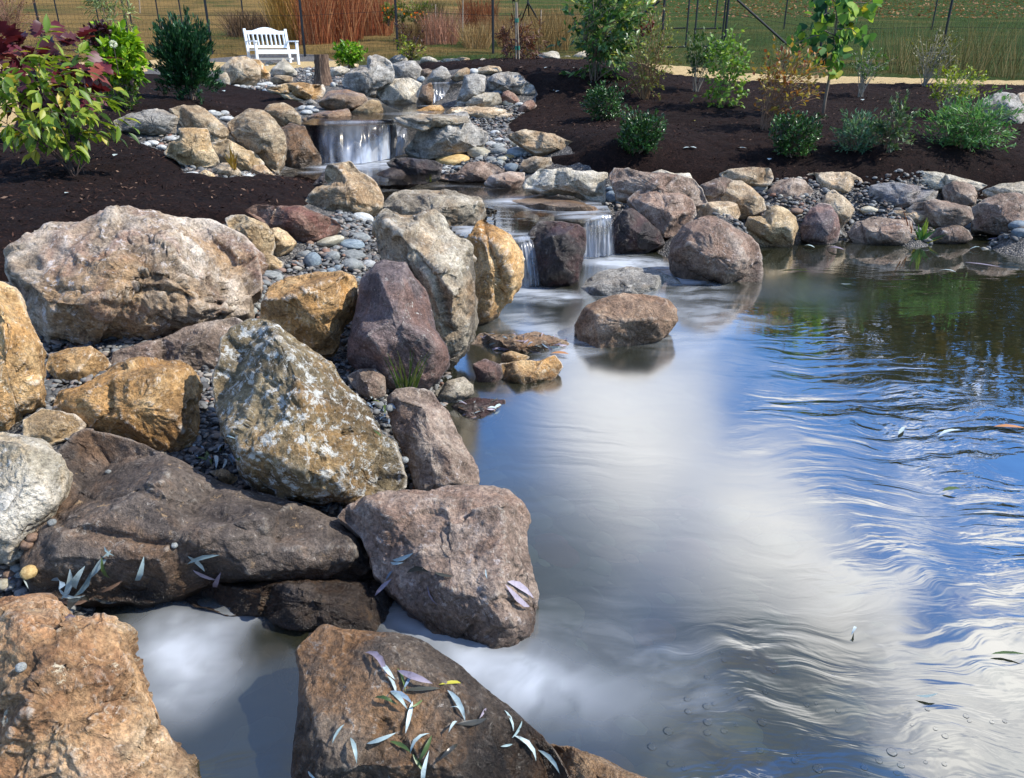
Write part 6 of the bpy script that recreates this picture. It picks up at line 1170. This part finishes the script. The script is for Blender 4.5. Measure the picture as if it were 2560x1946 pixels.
# ------------------------------------------------------------------ meadow planting
def stalks(label, K, x0, x1, top, base, n, cols, mname, Y, r=.006, lean=.18, name='shrub', cat='shrub', group=None, depth=1.2):
    rs = np.random.RandomState(int(x0)+int(Y)); q = px(K, (x0+x1)/2, base); p = at_y(*q, Y); p[2] = min(p[2], T(p[0], p[1])[0]+.05); m = np.linalg.norm(p-CAMP)/FPX*KR[K][2]; H = (base-top)*m; W = (x1-x0)*m/2
    root = thing(name, p, label, cat, group); V, F, at, k = [], [], [], 0
    for i in range(n):
        b = np.array((rs.uniform(-W, W)*.8, rs.uniform(-depth, depth)*.5, -.05)); h = H*rs.uniform(.6, 1.08); tip = b+np.array((rs.normal(0, lean)*h+b[0]*.15, rs.normal(0, lean)*h, h)); t = np.linspace(0, 1, 5)[:, None]; path = b+(tip-b)*np.concatenate([t**1.3, t**1.3, t], 1); a = rs.uniform(0, 3.14); s = np.array((math.cos(a), math.sin(a)*.4, 0)); w = r*rs.uniform(.6, 1.3)*np.array((1, 1, .8, .6, .3))[:, None]
        V.append(np.stack([path-s*w, path+s*w], 1).reshape(-1, 3)); F.append(np.array([(2*j, 2*j+1, 2*j+3, 2*j+2) for j in range(4)])+k); k += 10; at.append(np.full(10, rs.rand()))
    mesh_np('stems', np.concatenate(V), np.concatenate(F), leafmat(mname, cols, .8, .1, .15), False, dict(rnd=np.concatenate(at)), parent=root); return root
RED = [(108, 58, 40), (150, 82, 50), (172, 106, 64), (190, 142, 98)]
stalks('tall thicket of red brown stems behind the bench right side', 'K', 930, 1240, -120, 335, 650, RED, 'red_stem', 21.5, .008)
stalks('middle part of the red stemmed thicket', 'K', 1180, 1480, -120, 325, 650, RED, 'red_stem', 22, .008)
stalks('right part of the red stemmed thicket left of the marigolds', 'K', 1440, 1780, -120, 270, 600, RED, 'red_stem', 24, .008)
stalks('thicket of ochre yellow stems right behind the bench', 'K', 720, 960, -120, 330, 800, [(128, 92, 38), (164, 126, 60), (186, 150, 84)], 'ochre_stem', 22.5, .008)
stalks('low mauve brown thicket left of the ochre stems', 'K', 280, 760, 90, 285, 1100, [(84, 64, 48), (112, 88, 66), (136, 110, 84)], 'mauve_stem', 23.5, .008, .4)
stalks('rust red stems at the far side of the meadow bed', 'L', 480, 760, -80, 120, 700, [(110, 56, 34), (150, 88, 54), (160, 116, 76)], 'rust_stem', 27, .01)
stalks('brownish green tall growth behind the marigolds', 'L', 130, 330, -80, 120, 600, [(64, 62, 34), (92, 84, 44), (120, 100, 60)], 'brown_green_stem', 26, .009)
for lab, x0, x1, top, base, cols, mn, Y in (('feathery pink grass clump left of the grey stake', 180, 470, 110, 340, [(128, 84, 62), (168, 118, 92), (192, 150, 124)], 'pink_grass', 21.2), ('golden tan grass clump between the stake and a fence post', 500, 720, 190, 360, [(126, 96, 56), (164, 132, 84), (188, 160, 112)], 'tan_grass', 20.4), ('dry grass clump at the foot of the tripod', 760, 1060, 160, 330, [(122, 92, 56), (156, 124, 82), (178, 150, 104)], 'dry_grass', 20.8), ('brown grass clump below the marigolds', 0, 200, 180, 330, [(84, 66, 40), (118, 92, 56), (140, 112, 72)], 'brown_grass', 21),
        ('wide dry grass clump right of the tripod', 1060, 1340, 150, 380, [(118, 92, 52), (150, 122, 76), (172, 146, 98)], 'dry_grass_two', 20.2), ('tall dry grass clump behind the short grey stake', 640, 1000, 60, 200, [(126, 88, 54), (158, 118, 76), (172, 136, 96)], 'dry_grass_three', 24), ('tall straw grass far back right of the red stems', 1000, 1400, 0, 180, [(124, 92, 54), (156, 122, 76), (170, 140, 94)], 'straw_grass', 25)):
    stalks(lab, 'L', x0, x1, top, base, 700, cols, mn, Y, .006, .3, 'grass_clump', 'grass')
for lab, x0, x1, top, base in (('tall dry grass with seed heads left of the right fence post', 1400, 1620, 190, 450), ('tall dry grass with seed heads under the right fence post', 1600, 1820, 210, 460), ('tall dry grass with seed heads right of the fence post', 1780, 2040, 190, 460), ('tall dry grass with seed heads at the right edge', 2000, 2280, 220, 460)):
    rt_ = stalks(lab, 'M', x0, x1, top, base, 150, [(62, 64, 36), (96, 88, 50), (130, 112, 70), (168, 150, 104)], 'seed_grass', 14.9, .004, .26, 'grass_clump', 'grass', depth=.8)
def marigolds():
    rs = np.random.RandomState(8)
    for i, (x0, x1) in enumerate(((1680, 1790), (1800, 1920), (1920, 2060), (2040, 2150))):
        rt, p, m = shrub(('leftmost', 'second', 'third', 'rightmost')[i]+' marigold plant with yellow and orange flowers by the red stems', 'K', (x0+x1)/2, 230, x0, x1, 60, 220, 330, (.09, .025), 'willow', [(70, 82, 34), (104, 116, 46), (140, 146, 66)], 'marigold_leaf', name='marigold', cat='flower', group='marigolds in the meadow bed', stems=10, Y=21.8, up=.6)
        f = [(1700, 80), (1730, 75), (1705, 100), (1680, 118), (1735, 160), (1800, 157), (1830, 85), (1855, 92), (1880, 130), (1945, 140), (1950, 155), (1980, 122), (2000, 118), (1980, 160), (2028, 132), (2055, 115), (2090, 132), (2070, 180)]
        for x, y in f:
            if x0-8 <= x < x1-8:
                c = at_y(*px('K', x, y), 21.4)-p; d = rs.normal(size=(40, 3)); d /= np.linalg.norm(d, axis=1)[:, None]; leaves('flower', 'small', c+d*.008, d, rs.normal(size=d.shape), .02, .017, np.full(40, rs.rand()), leafmat('marigold_petal', [(222, 88, 20), (236, 132, 24), (240, 190, 40)], .6, .3), rt)
marigolds()
def grass():
    rs = np.random.RandomState(17); n = 90000; y = 13.5*(34/13.5)**rs.rand(n); x = rs.uniform(-.85, .85, n)*(y+1); P = np.stack([x, y], 1); P = P[sdist(P, MEAD) > .05]; n = len(P); z = T(P[:, 0], P[:, 1])+.02
    h = rs.uniform(.03, .11, n)*(1+.6*noise3(np.stack([P[:, 0]*.6, P[:, 1]*.6, P[:, 0]*0], 1))); a = rs.rand(n)*3.14; w = .004+.0002*P[:, 1]; d = np.stack([np.cos(a), np.sin(a), a*0], 1)*w[:, None]; c = np.stack([P[:, 0], P[:, 1], z], 1); tip = c+np.stack([rs.normal(0, .4, n)*h, rs.normal(0, .4, n)*h, h], 1)
    V = np.stack([c-d, c+d, tip], 1).reshape(-1, 3); rn = np.clip(.42+.03*P[:, 0]+.28*noise3(np.stack([P[:, 0]*.35, P[:, 1]*.35, P[:, 0]*0+5], 1))+.2*rs.normal(size=n), 0, 1)
    tag(mesh_np('grass', V, np.arange(3*n).reshape(-1, 3), leafmat('meadow_blade', [(150, 122, 72), (118, 100, 56), (88, 86, 44), (60, 74, 36)], .8, .2, .15), False, dict(rnd=np.repeat(rn, 3))), 'short autumn grass covering the meadow', 'grass', kind='stuff')
    n = 9000; y = 34+rs.rand(n)*24; x = rs.uniform(-4, 40, n); k = (x/y > .05+.2*rs.rand(n)); x, y = x[k], y[k]; n = len(x); c = np.stack([x, y, T(x, y)+.08], 1)
    leaves('fallen_leaves', 'small', c, np.concatenate([rs.normal(size=(n, 2)), np.zeros((n, 1))], 1), np.tile((0, 0, 1.), (n, 1))+rs.normal(0, .5, (n, 3)), .13, .1, rs.rand(n), leafmat('brown_fallen', [(96, 66, 42), (140, 98, 60), (176, 134, 92)], .8, .2))
    tag(bpy.data.objects['fallen_leaves'], 'brown fallen leaves scattered on the far meadow', 'leaves', kind='stuff')
grass()
def woods():
    """the trees beyond the meadow, out of the picture but mirrored in the pond"""
    rs = np.random.RandomState(23); P, k = [], 0
    for x, y, h, r in ((14, 60, 11, 5), (22, 58, 14, 5), (30, 57, 19, 7), (38, 56, 20, 7), (46, 54, 20, 7), (54, 52, 20, 7), (62, 48, 18, 6), (4, 66, 9, 4), (-10, 66, 10, 5), (-24, 64, 10, 5), (-38, 62, 12, 6), (34, 62, 17, 6), (44, 60, 18, 6)):
        z = T(x, y)[0]; n = 1500; d = rs.normal(size=(n, 3)); d /= np.linalg.norm(d, axis=1)[:, None]; q = np.array((x, y, z+h*.6))+d*(rs.rand(n)**.4)[:, None]*np.array((r, r, h*.42))*(1+.3*noise3(d*2+x))[:, None]; P.append(q[q[:, 2] > z+3.5])
    P = np.concatenate(P); n = len(P); leaves('woods', 'small', P, rs.normal(size=(n, 3)), rs.normal(size=(n, 3)), .9, .7, rs.rand(n), leafmat('woods_leaf', [(58, 60, 26), (88, 84, 38), (116, 92, 44)], .8, .2))
    tag(bpy.data.objects['woods'], 'dense autumn woods beyond the meadow mirrored in the pond', 'woods', kind='stuff')
woods()
# ------------------------------------------------------------------ willow leaves
WL = {'silver': attr_ramp_mat('silver_willow_leaf', [(0, (116, 136, 136)), (1, (182, 194, 190))], rough=.5, nscale=45), 'blue': attr_ramp_mat('blue_grey_leaf', [(0, (96, 112, 128)), (1, (128, 146, 160))], rough=.5, nscale=60),
      'green': attr_ramp_mat('green_willow_leaf', [(0, (52, 72, 36)), (1, (86, 104, 52))], rough=.4, nscale=60), 'brown': attr_ramp_mat('brown_leaf', [(0, (84, 62, 48)), (1, (128, 104, 84))], rough=.6, nscale=60),
      'mauve': attr_ramp_mat('mauve_leaf', [(0, (112, 102, 114)), (1, (160, 150, 160))], rough=.5, nscale=60), 'yellow': attr_ramp_mat('yellow_leaf', [(0, (140, 136, 44)), (1, (176, 168, 60))], rough=.5), 'wet': attr_ramp_mat('wet_dark_leaf', [(0, (44, 44, 40)), (1, (72, 72, 62))], rough=.25), 'orange': attr_ramp_mat('orange_leaf', [(0, (150, 90, 44)), (1, (176, 122, 74))], rough=.5)}
_wn = [0]
def leaf_on(K, a, b, col, label, w=.16, group='fallen willow leaves', z=None, name='willow_leaf', tmp='willow'):
    _wn[0] += 1; rs = np.random.RandomState(_wn[0]); pa, pb = px(K, *a), px(K, *b)
    if z is None:
        A, na = ground_pt(*pa); B, nb = ground_pt(*pb); d = B-A; L = np.linalg.norm(d); mid = ground_pt((pa[0]+pb[0])/2, (pa[1]+pb[1])/2); n = mid[1]
        nominal = math.hypot(pa[0]-pb[0], pa[1]-pb[1])*np.linalg.norm(mid[0]-CAMP)/FPX
        if L > nominal*2.2: B = A+d/L*nominal*1.5; L = nominal*1.5; d = B-A
    else: A, B = at_z(*pa, z), at_z(*pb, z); d = B-A; L = np.linalg.norm(d); n = np.array((0, 0, 1.)); mid = ((A+B)/2, n)
    x = d/L; n = n-x*(n@x); n /= np.linalg.norm(n); s = np.cross(n, x); v, f = TM[tmp]; t = v[:, 0]; bend = rs.uniform(-.13, .13)*L
    lift = .004+.028*rs.rand()**2*np.sin(t*3.1)+.03*rs.rand()**2*np.clip(t-.5, 0, 1)
    base = A+x*(t*L)[:, None]; mv = np.array([0., 0, 0])
    sag = (mid[0]-(A+B)/2)@n
    V = base+s*((v[:, 1]*L*w*rs.uniform(.85, 1.15))+bend*4*t*(1-t))[:, None]+n*(lift+np.abs(v[:, 1])*L*w*.25+4*t*(1-t)*max(sag, 0))[:, None]
    c = V.mean(0); o = mesh_np(name, V-c, f, WL[col], True, dict(rnd=np.full(len(v), rs.rand())), loc=c)
    return tag(o, label, 'leaf', group)
for a, b, c, l in (((530, 775), (580, 825), 'silver', 'short silver leaf at the top of the leaf trail on the dark slab'), ((560, 790), (455, 930), 'silver', 'long silver leaf slanting down the dark slab'), ((515, 825), (562, 930), 'green', 'dark green willow leaf crossing the long silver one'), ((355, 885), (325, 1020), 'silver', 'upright pale leaf at the left of the dark slab'), ((430, 870), (390, 985), 'silver', 'pale leaf right of the upright one on the dark slab'), ((460, 900), (380, 1015), 'silver', 'pale leaf crossing under the long silver one'), ((295, 970), (435, 1015), 'silver', 'pale leaf lying across the others low on the dark slab'),
        ((725, 820), (685, 925), 'silver', 'single spotted pale leaf in the middle of the dark slab'), ((1105, 815), (945, 858), 'silver', 'pale leaf pointing right on the dark slab'), ((943, 820), (1030, 890), 'silver', 'leaf crossing under the one pointing right'), ((970, 890), (1095, 938), 'mauve', 'mauve leaf below the crossed pair on the dark slab'), ((1110, 900), (1090, 970), 'mauve', 'upright mauve leaf at the wet edge of the dark slab'), ((140, 955), (240, 1025), 'silver', 'pale leaf in the left corner pocket'), ((625, 940), (490, 990), 'brown', 'curled brown leaf at the foot of the dark slab'),
        ((2080, 812), (1975, 845), 'silver', 'upper of two pale leaves on the pinkish grey slab'), ((1965, 855), (2040, 858), 'silver', 'lower of two pale leaves on the pinkish grey slab'), ((85, 930), (40, 1010), 'mauve', 'curled mauve leaf on the corner pebbles')):
    leaf_on('F', a, b, c, l)
for a, b, c, l in (((250, 150), (315, 330), 'blue', 'large blue grey leaf standing on the orange corner boulder'), ((300, 235), (470, 228), 'brown', 'brown wet leaf at the top of the foreground pool'), ((350, 300), (540, 280), 'wet', 'broad pale wet leaf at the top of the foreground pool'), ((470, 225), (600, 245), 'wet', 'dark wet leaf above the foreground foam'), ((345, 325), (440, 348), 'mauve', 'leaf lying on the rim of the orange corner boulder'), ((300, 260), (440, 275), 'green', 'green leaf in the heap at the top of the foreground pool')):
    leaf_on('G', a, b, c, l)
for a, b, c, l in (((480, 980), (590, 1100), 'mauve', 'mauve leaf at the upper left of the leaf pile on the mottled rock'), ((540, 985), (600, 1110), 'mauve', 'twisted mauve leaf beside the upper left one of the pile'), ((575, 1035), (652, 1145), 'silver', 'silver leaf at the top of the leaf pile'), ((662, 1075), (860, 1152), 'mauve', 'long bent lilac leaf at the right of the leaf pile'), ((745, 1095), (690, 1190), 'blue', 'blue leaf in the middle of the leaf pile'), ((602, 1110), (650, 1215), 'silver', 'silver leaf at the left of the leaf pile'), ((655, 1065), (690, 1205), 'green', 'dark green leaf in the middle of the leaf pile'), ((622, 1200), (716, 1312), 'silver', 'broad silver leaf running down from the leaf pile'),
        ((620, 1195), (745, 1272), 'blue', 'blue grey leaf under the broad silver one'), ((700, 1190), (905, 1185), 'wet', 'broad dark purple leaf at the right of the pile'), ((530, 1232), (665, 1278), 'green', 'green leaf poking out left of the pile'), ((745, 1250), (705, 1432), 'silver', 'large pale leaf hanging below the pile'), ((800, 1240), (720, 1290), 'green', 'olive leaf across the large pale one'), ((945, 1185), (1046, 1362), 'silver', 'long pale leaf right of the leaf pile'), ((998, 1365), (945, 1447), 'silver', 'small pale leaf below the long right one'), ((950, 1285), (985, 1310), 'silver', 'tiny leaf beside the long right one'), ((1155, 1285), (1095, 1345), 'mauve', 'wet mauve leaf near the right edge of the mottled rock'),
        ((365, 1380), (302, 1495), 'silver', 'leaf with torn edge at the left of the mottled rock'), ((395, 1455), (427, 1612), 'silver', 'upright pale leaf low on the mottled rock'), ((488, 1490), (658, 1427), 'silver', 'pale leaf with water drops pointing right'), ((620, 1475), (745, 1545), 'green', 'dark green leaf right of the leaf with drops'), ((735, 1548), (846, 1432), 'silver', 'pale leaf slanting up right low on the mottled rock'), ((855, 1440), (780, 1590), 'green', 'olive leaf beside the slanting pale one'), ((840, 1520), (822, 1690), 'silver', 'holed pale leaf at the bottom of the picture'), ((610, 1648), (775, 1690), 'silver', 'pale leaf cut by the bottom of the picture'), ((745, 1545), (810, 1650), 'green', 'dark leaf between the two lowest pale ones'),
        ((165, 1640), (215, 1690), 'silver', 'pale leaf at the lower left of the mottled rock'), ((1258, 1300), (1306, 1422), 'silver', 'left leaf of a crossed pair near the water'), ((1357, 1355), (1298, 1452), 'silver', 'right leaf of a crossed pair near the water'), ((1310, 1440), (1432, 1588), 'silver', 'long pale leaf running to the water from the crossed pair'), ((1236, 1503), (1304, 1490), 'silver', 'short broad leaf below the crossed pair'), ((1492, 1430), (1420, 1482), 'silver', 'small leaf at the waterline right of the crossed pair'), ((1455, 1520), (1582, 1655), 'silver', 'lowest long leaf at the waterline'), ((890, 1160), (1012, 1158), 'yellow', 'yellow green leaf right of the lilac one'),
        ((1160, 505), (1170, 566), 'silver', 'small single leaf on the right of the pinkish grey slab'), ((720, 522), (860, 522), 'wet', 'left dark wet leaf on the pinkish grey slab'), ((870, 525), (980, 550), 'wet', 'right dark wet leaf on the pinkish grey slab'), ((1275, 572), (1405, 665), 'mauve', 'upper of two mauve leaves on the tip of the pinkish slab'), ((1262, 590), (1382, 716), 'mauve', 'lower of two mauve leaves on the tip of the pinkish slab'), ((637, 508), (600, 562), 'blue', 'small blue leaf where the two slabs meet'), ((632, 555), (540, 650), 'mauve', 'fan of mauve leaf where the two slabs meet'), ((838, 590), (897, 702), 'mauve', 'blurred wet leaf at the edge of the flowing water'), ((990, 1380), (1160, 1350), 'wet', 'dark strip leaf low on the right of the mottled rock'), ((1000, 1490), (880, 1600), 'wet', 'dark leaf under the small pale one')):
    leaf_on('H', a, b, c, l)
rs = np.random.RandomState(2)
for i in range(44):
    x, y = rs.uniform(800, 1240), rs.uniform(885, 960); a = rs.uniform(-1, 1); L = rs.uniform(35, 65)
    leaf_on('E', (x, y), (x+L*math.cos(a), y+L*.6*math.sin(a)), rs.choice(['mauve', 'silver', 'wet', 'blue', 'mauve']), 'willow leaf washed up on the wet brown ledge', group='willow leaves on the wet ledge')
for i in range(34):
    x, y = rs.uniform(660, 900), rs.uniform(1205, 1330); a = rs.uniform(-1, 1); L = rs.uniform(30, 60)
    leaf_on('E', (x, y), (x+L*math.cos(a), y+L*.6*math.sin(a)), rs.choice(['mauve', 'brown', 'wet', 'brown', 'silver']), 'dead leaf heaped on the dark ledge at the pond edge', group='dead leaves at the pond edge')
for i in range(26):
    x, y = rs.uniform(970, 1190), rs.uniform(225, 380); a = rs.uniform(0, 3.14); L = rs.uniform(40, 75)
    if x+y*.35 > 1080: leaf_on('F', (x, y), (x+L*math.cos(a), y+L*math.sin(a)), rs.choice(['blue', 'silver', 'green', 'blue']), 'willow leaf caught in the gravel gap left of the lichen rock', group='willow leaves in the gravel gap')
for i in range(14):
    x, y = rs.uniform(1600, 1750), rs.uniform(560, 620); a = rs.uniform(-1, 1.)
    leaf_on('F', (x, y), (x+50*math.cos(a), y+40*math.sin(a)), rs.choice(['wet', 'mauve', 'silver']), 'curled leaf in the gap below the lichen rock', group='leaves below the lichen rock')
for i in range(16):
    x, y = rs.uniform(1830, 1960), rs.uniform(10, 190); a = rs.uniform(0, 3.)
    leaf_on('F', (x, y), (x+50*math.cos(a), y+50*math.sin(a)), rs.choice(['silver', 'blue', 'green']), 'willow leaf in the gravel right of the lichen rock', group='willow leaves right of the lichen rock')
leaf_on('N', (800, 790), (900, 825), 'orange', 'brown oak leaf at the left of the upright oval cobble', .4, 'brown leaves in the cobble patch'); leaf_on('N', (1030, 860), (1105, 815), 'orange', 'brown oak leaf at the right of the upright oval cobble', .4, 'brown leaves in the cobble patch')
leaf_on('E', (1160, 975), (1250, 985), 'orange', 'yellow orange leaf lying in the water by the wet ledge', .3, 'coloured leaves at the water', z=.004)
# things afloat
for K, a, b, c, l, w in (('Q', (1900, 500), (1968, 505), 'green', 'green leaf floating on the blue reflection', .35), ('Q', (2095, 255), (2215, 262), 'orange', 'tan orange oak leaf floating at the right edge', .22), ('Q', (1735, 285), (1758, 258), 'silver', 'small pale leaf floating near the dark reflection', .2), ('Q', (1555, 1045), (1568, 1020), 'silver', 'whitish leaf floating in the rippled water', .2), ('Q', (2085, 1118), (2215, 1130), 'green', 'dark narrow leaf floating at the right edge', .12), ('Q', (1800, 1275), (1880, 1275), 'silver', 'thin pale leaf floating low in the picture', .15), ('Q', (1885, 292), (1965, 280), 'silver', 'pale curled leaf floating on the blue', .2),
        ('I', (1925, 552), (1992, 550), 'silver', 'pale leaf floating in front of the far wall', .2), ('I', (1760, 665), (1855, 682), 'silver', 'long pale leaf floating before the water iris', .15), ('I', (1255, 732), (1310, 742), 'silver', 'pale leaf floating right of the pond boulder', .25), ('I', (1900, 620), (2090, 645), 'mauve', 'long grey leaf raft floating on the far pond', .14), ('I', (1185, 545), (1275, 560), 'mauve', 'dull leaf floating by the purple boulder', .4), ('I', (1060, 535), (1120, 545), 'silver', 'leaf floating under the pale cream rock', .3), ('I', (2020, 500), (2090, 492), 'mauve', 'leaf raft at the far right shore', .2)):
    leaf_on(K, a, b, c, l, w, 'leaves floating on the pond', z=.004, name='floating_leaf', tmp='ovate' if w > .3 else 'willow')
def bubbles():
    m, t = newmat('bubble_film'); f = t.n('ShaderNodeFresnel', {'IOR': 1.25}); g = t.n('ShaderNodeBsdfGlossy', {'Roughness': .03}); tr0 = t.n('ShaderNodeBsdfTransparent', {'Color': (1, 1, 1, 1)}); lw = t.n('ShaderNodeLayerWeight', {'Blend': .25}).outputs['Facing']; wd = t.n('ShaderNodeBsdfDiffuse', {'Color': (.8, .82, .84, 1)}); tr = t.n('ShaderNodeMixShader'); t.set(tr, 0, t.maprange(lw, .45, .95, 0, .6)); t.set(tr, 1, tr0); t.set(tr, 2, wd); mx = t.n('ShaderNodeMixShader'); t.set(mx, 0, f); t.set(mx, 1, tr); t.set(mx, 2, g); finish(t, mx)
    a = np.arange(20)*2*math.pi/20; el = np.linspace(0, math.pi/2, 7)[:-1]; V = [(math.cos(e)*math.cos(b), math.cos(e)*math.sin(b), math.sin(e)*.45) for e in el for b in a]+[(0, 0, .45)]
    i = np.arange(120).reshape(6, 20); j = np.roll(i, -1, 1); src = mesh_np('bubble', np.array(V), [np.stack([i[:-1], j[:-1], j[1:], i[1:]], -1).reshape(-1, 4), np.stack([i[-1], j[-1], np.full(20, 120)], 1)], m); me = src.data; bpy.data.objects.remove(src)
    for x, y, r in ((540, 335, 16), (555, 378, 22), (688, 365, 22), (800, 425, 20), (828, 440, 22), (460, 470, 24), (668, 440, 14), (780, 552, 22), (577, 563, 14), (642, 590, 22), (705, 642, 26), (500, 618, 20), (455, 632, 28), (355, 660, 28), (350, 592, 26), (462, 720, 34), (460, 778, 30), (552, 768, 26), (620, 736, 17), (245, 768, 40), (762, 720, 36), (1008, 624, 20), (1062, 615, 15), (1182, 656, 19), (155, 855, 36), (750, 876, 28), (742, 937, 20), (965, 898, 20), (945, 932, 28), (1072, 975, 38), (258, 948, 30), (333, 976, 22), (1328, 970, 24), (1410, 932, 26), (1480, 884, 38), (1530, 956, 26), (1508, 1000, 22), (1677, 646, 18), (1890, 685, 20), (1908, 712, 14), (1720, 755, 16), (1774, 796, 22), (1770, 950, 18), (2033, 718, 16), (2105, 714, 16), (1590, 733, 12), (1585, 886, 12), (1746, 866, 12), (1666, 940, 14), (1352, 1004, 15)):
        u, v = px('P', x, y); p = at_z(u, v, .001); s = np.linalg.norm(p-CAMP)/FPX*.45249*r*.62; o = bpy.data.objects.new('bubble', me); COL.objects.link(o); o.location = p; o.scale = (s, s, s)
        tag(o, 'clear bubble drifting on the near part of the pond', 'bubble', 'bubbles on the pond')
bubbles()
# pale fallen leaves and tags on the mulch
for K, x, y, l in (('A', 415, 1255, 'white scrap on the left mulch above the largest boulder'), ('A', 725, 1005, 'tiny white scrap in the middle of the left mulch'), ('A', 1372, 590, 'tiny white scrap on the mulch right of the evergreen'), ('L', 1365, 577, 'pale leaf lying flat at the back of the right mulch'), ('L', 1215, 757, 'curled pale leaf on the mulch beside the grey boulder'), ('L', 1262, 762, 'second curled pale leaf beside the grey boulder'), ('L', 1462, 606, 'yellow scrap on the back of the right mulch'), ('L', 975, 572, 'tan leaf on the mulch behind the stream head'), ('L', 1097, 545, 'small pale leaf at the back of the right mulch'), ('L', 1172, 575, 'tiny pale leaf at the back of the right mulch'), ('I', 466, 55, 'white scrap on the right mulch above the far wall'), ('I', 727, 58, 'white scrap on the mulch above the flat topped rock'), ('I', 877, 115, 'white chip on the flat topped rock'), ('M', 820, 573, 'pale leaf under the autumn leaved shrub'), ('M', 1272, 606, 'white scrap under the small shrub by the path'), ('C', 640, 607, 'yellowish leaf in the open right mulch'), ('C', 855, 740, 'white scrap near the pond side of the right mulch'), ('C', 615, 738, 'pale chip near the lowest dark bush'), ('B', 1650, 945, 'white chip beside the curved tan slab'), ('B', 1905, 812, 'tan chip above the lowest dark bush')):
    p = on_ground(*px(K, x, y)); r = .022+.0016*p[1]; v, f = TM['ovate']; a = x*.7; R = np.array(((math.cos(a), -math.sin(a), 0), (math.sin(a), math.cos(a), 0), (0, 0, 1)))
    o = mesh_np('fallen_leaf', (v*np.array((2*r, 1.3*r, r)))@R.T, f, WL['yellow' if 'yellow' in l else ('brown' if 'tan ' in l else 'silver')], True, dict(rnd=np.full(len(v), .9)), loc=p+np.array((0, 0, .075))); tag(o, l, 'leaf', 'pale scraps and leaves on the mulch')
for i, x in enumerate((1775, 1800, 1835, 1862, 1965, 1990)): cobble('C', x, 722+(i % 2)*6, 18, 10, 'white', 0, 'flat white stone under the wide spreading shrub', 'white stones under the spreading shrub')
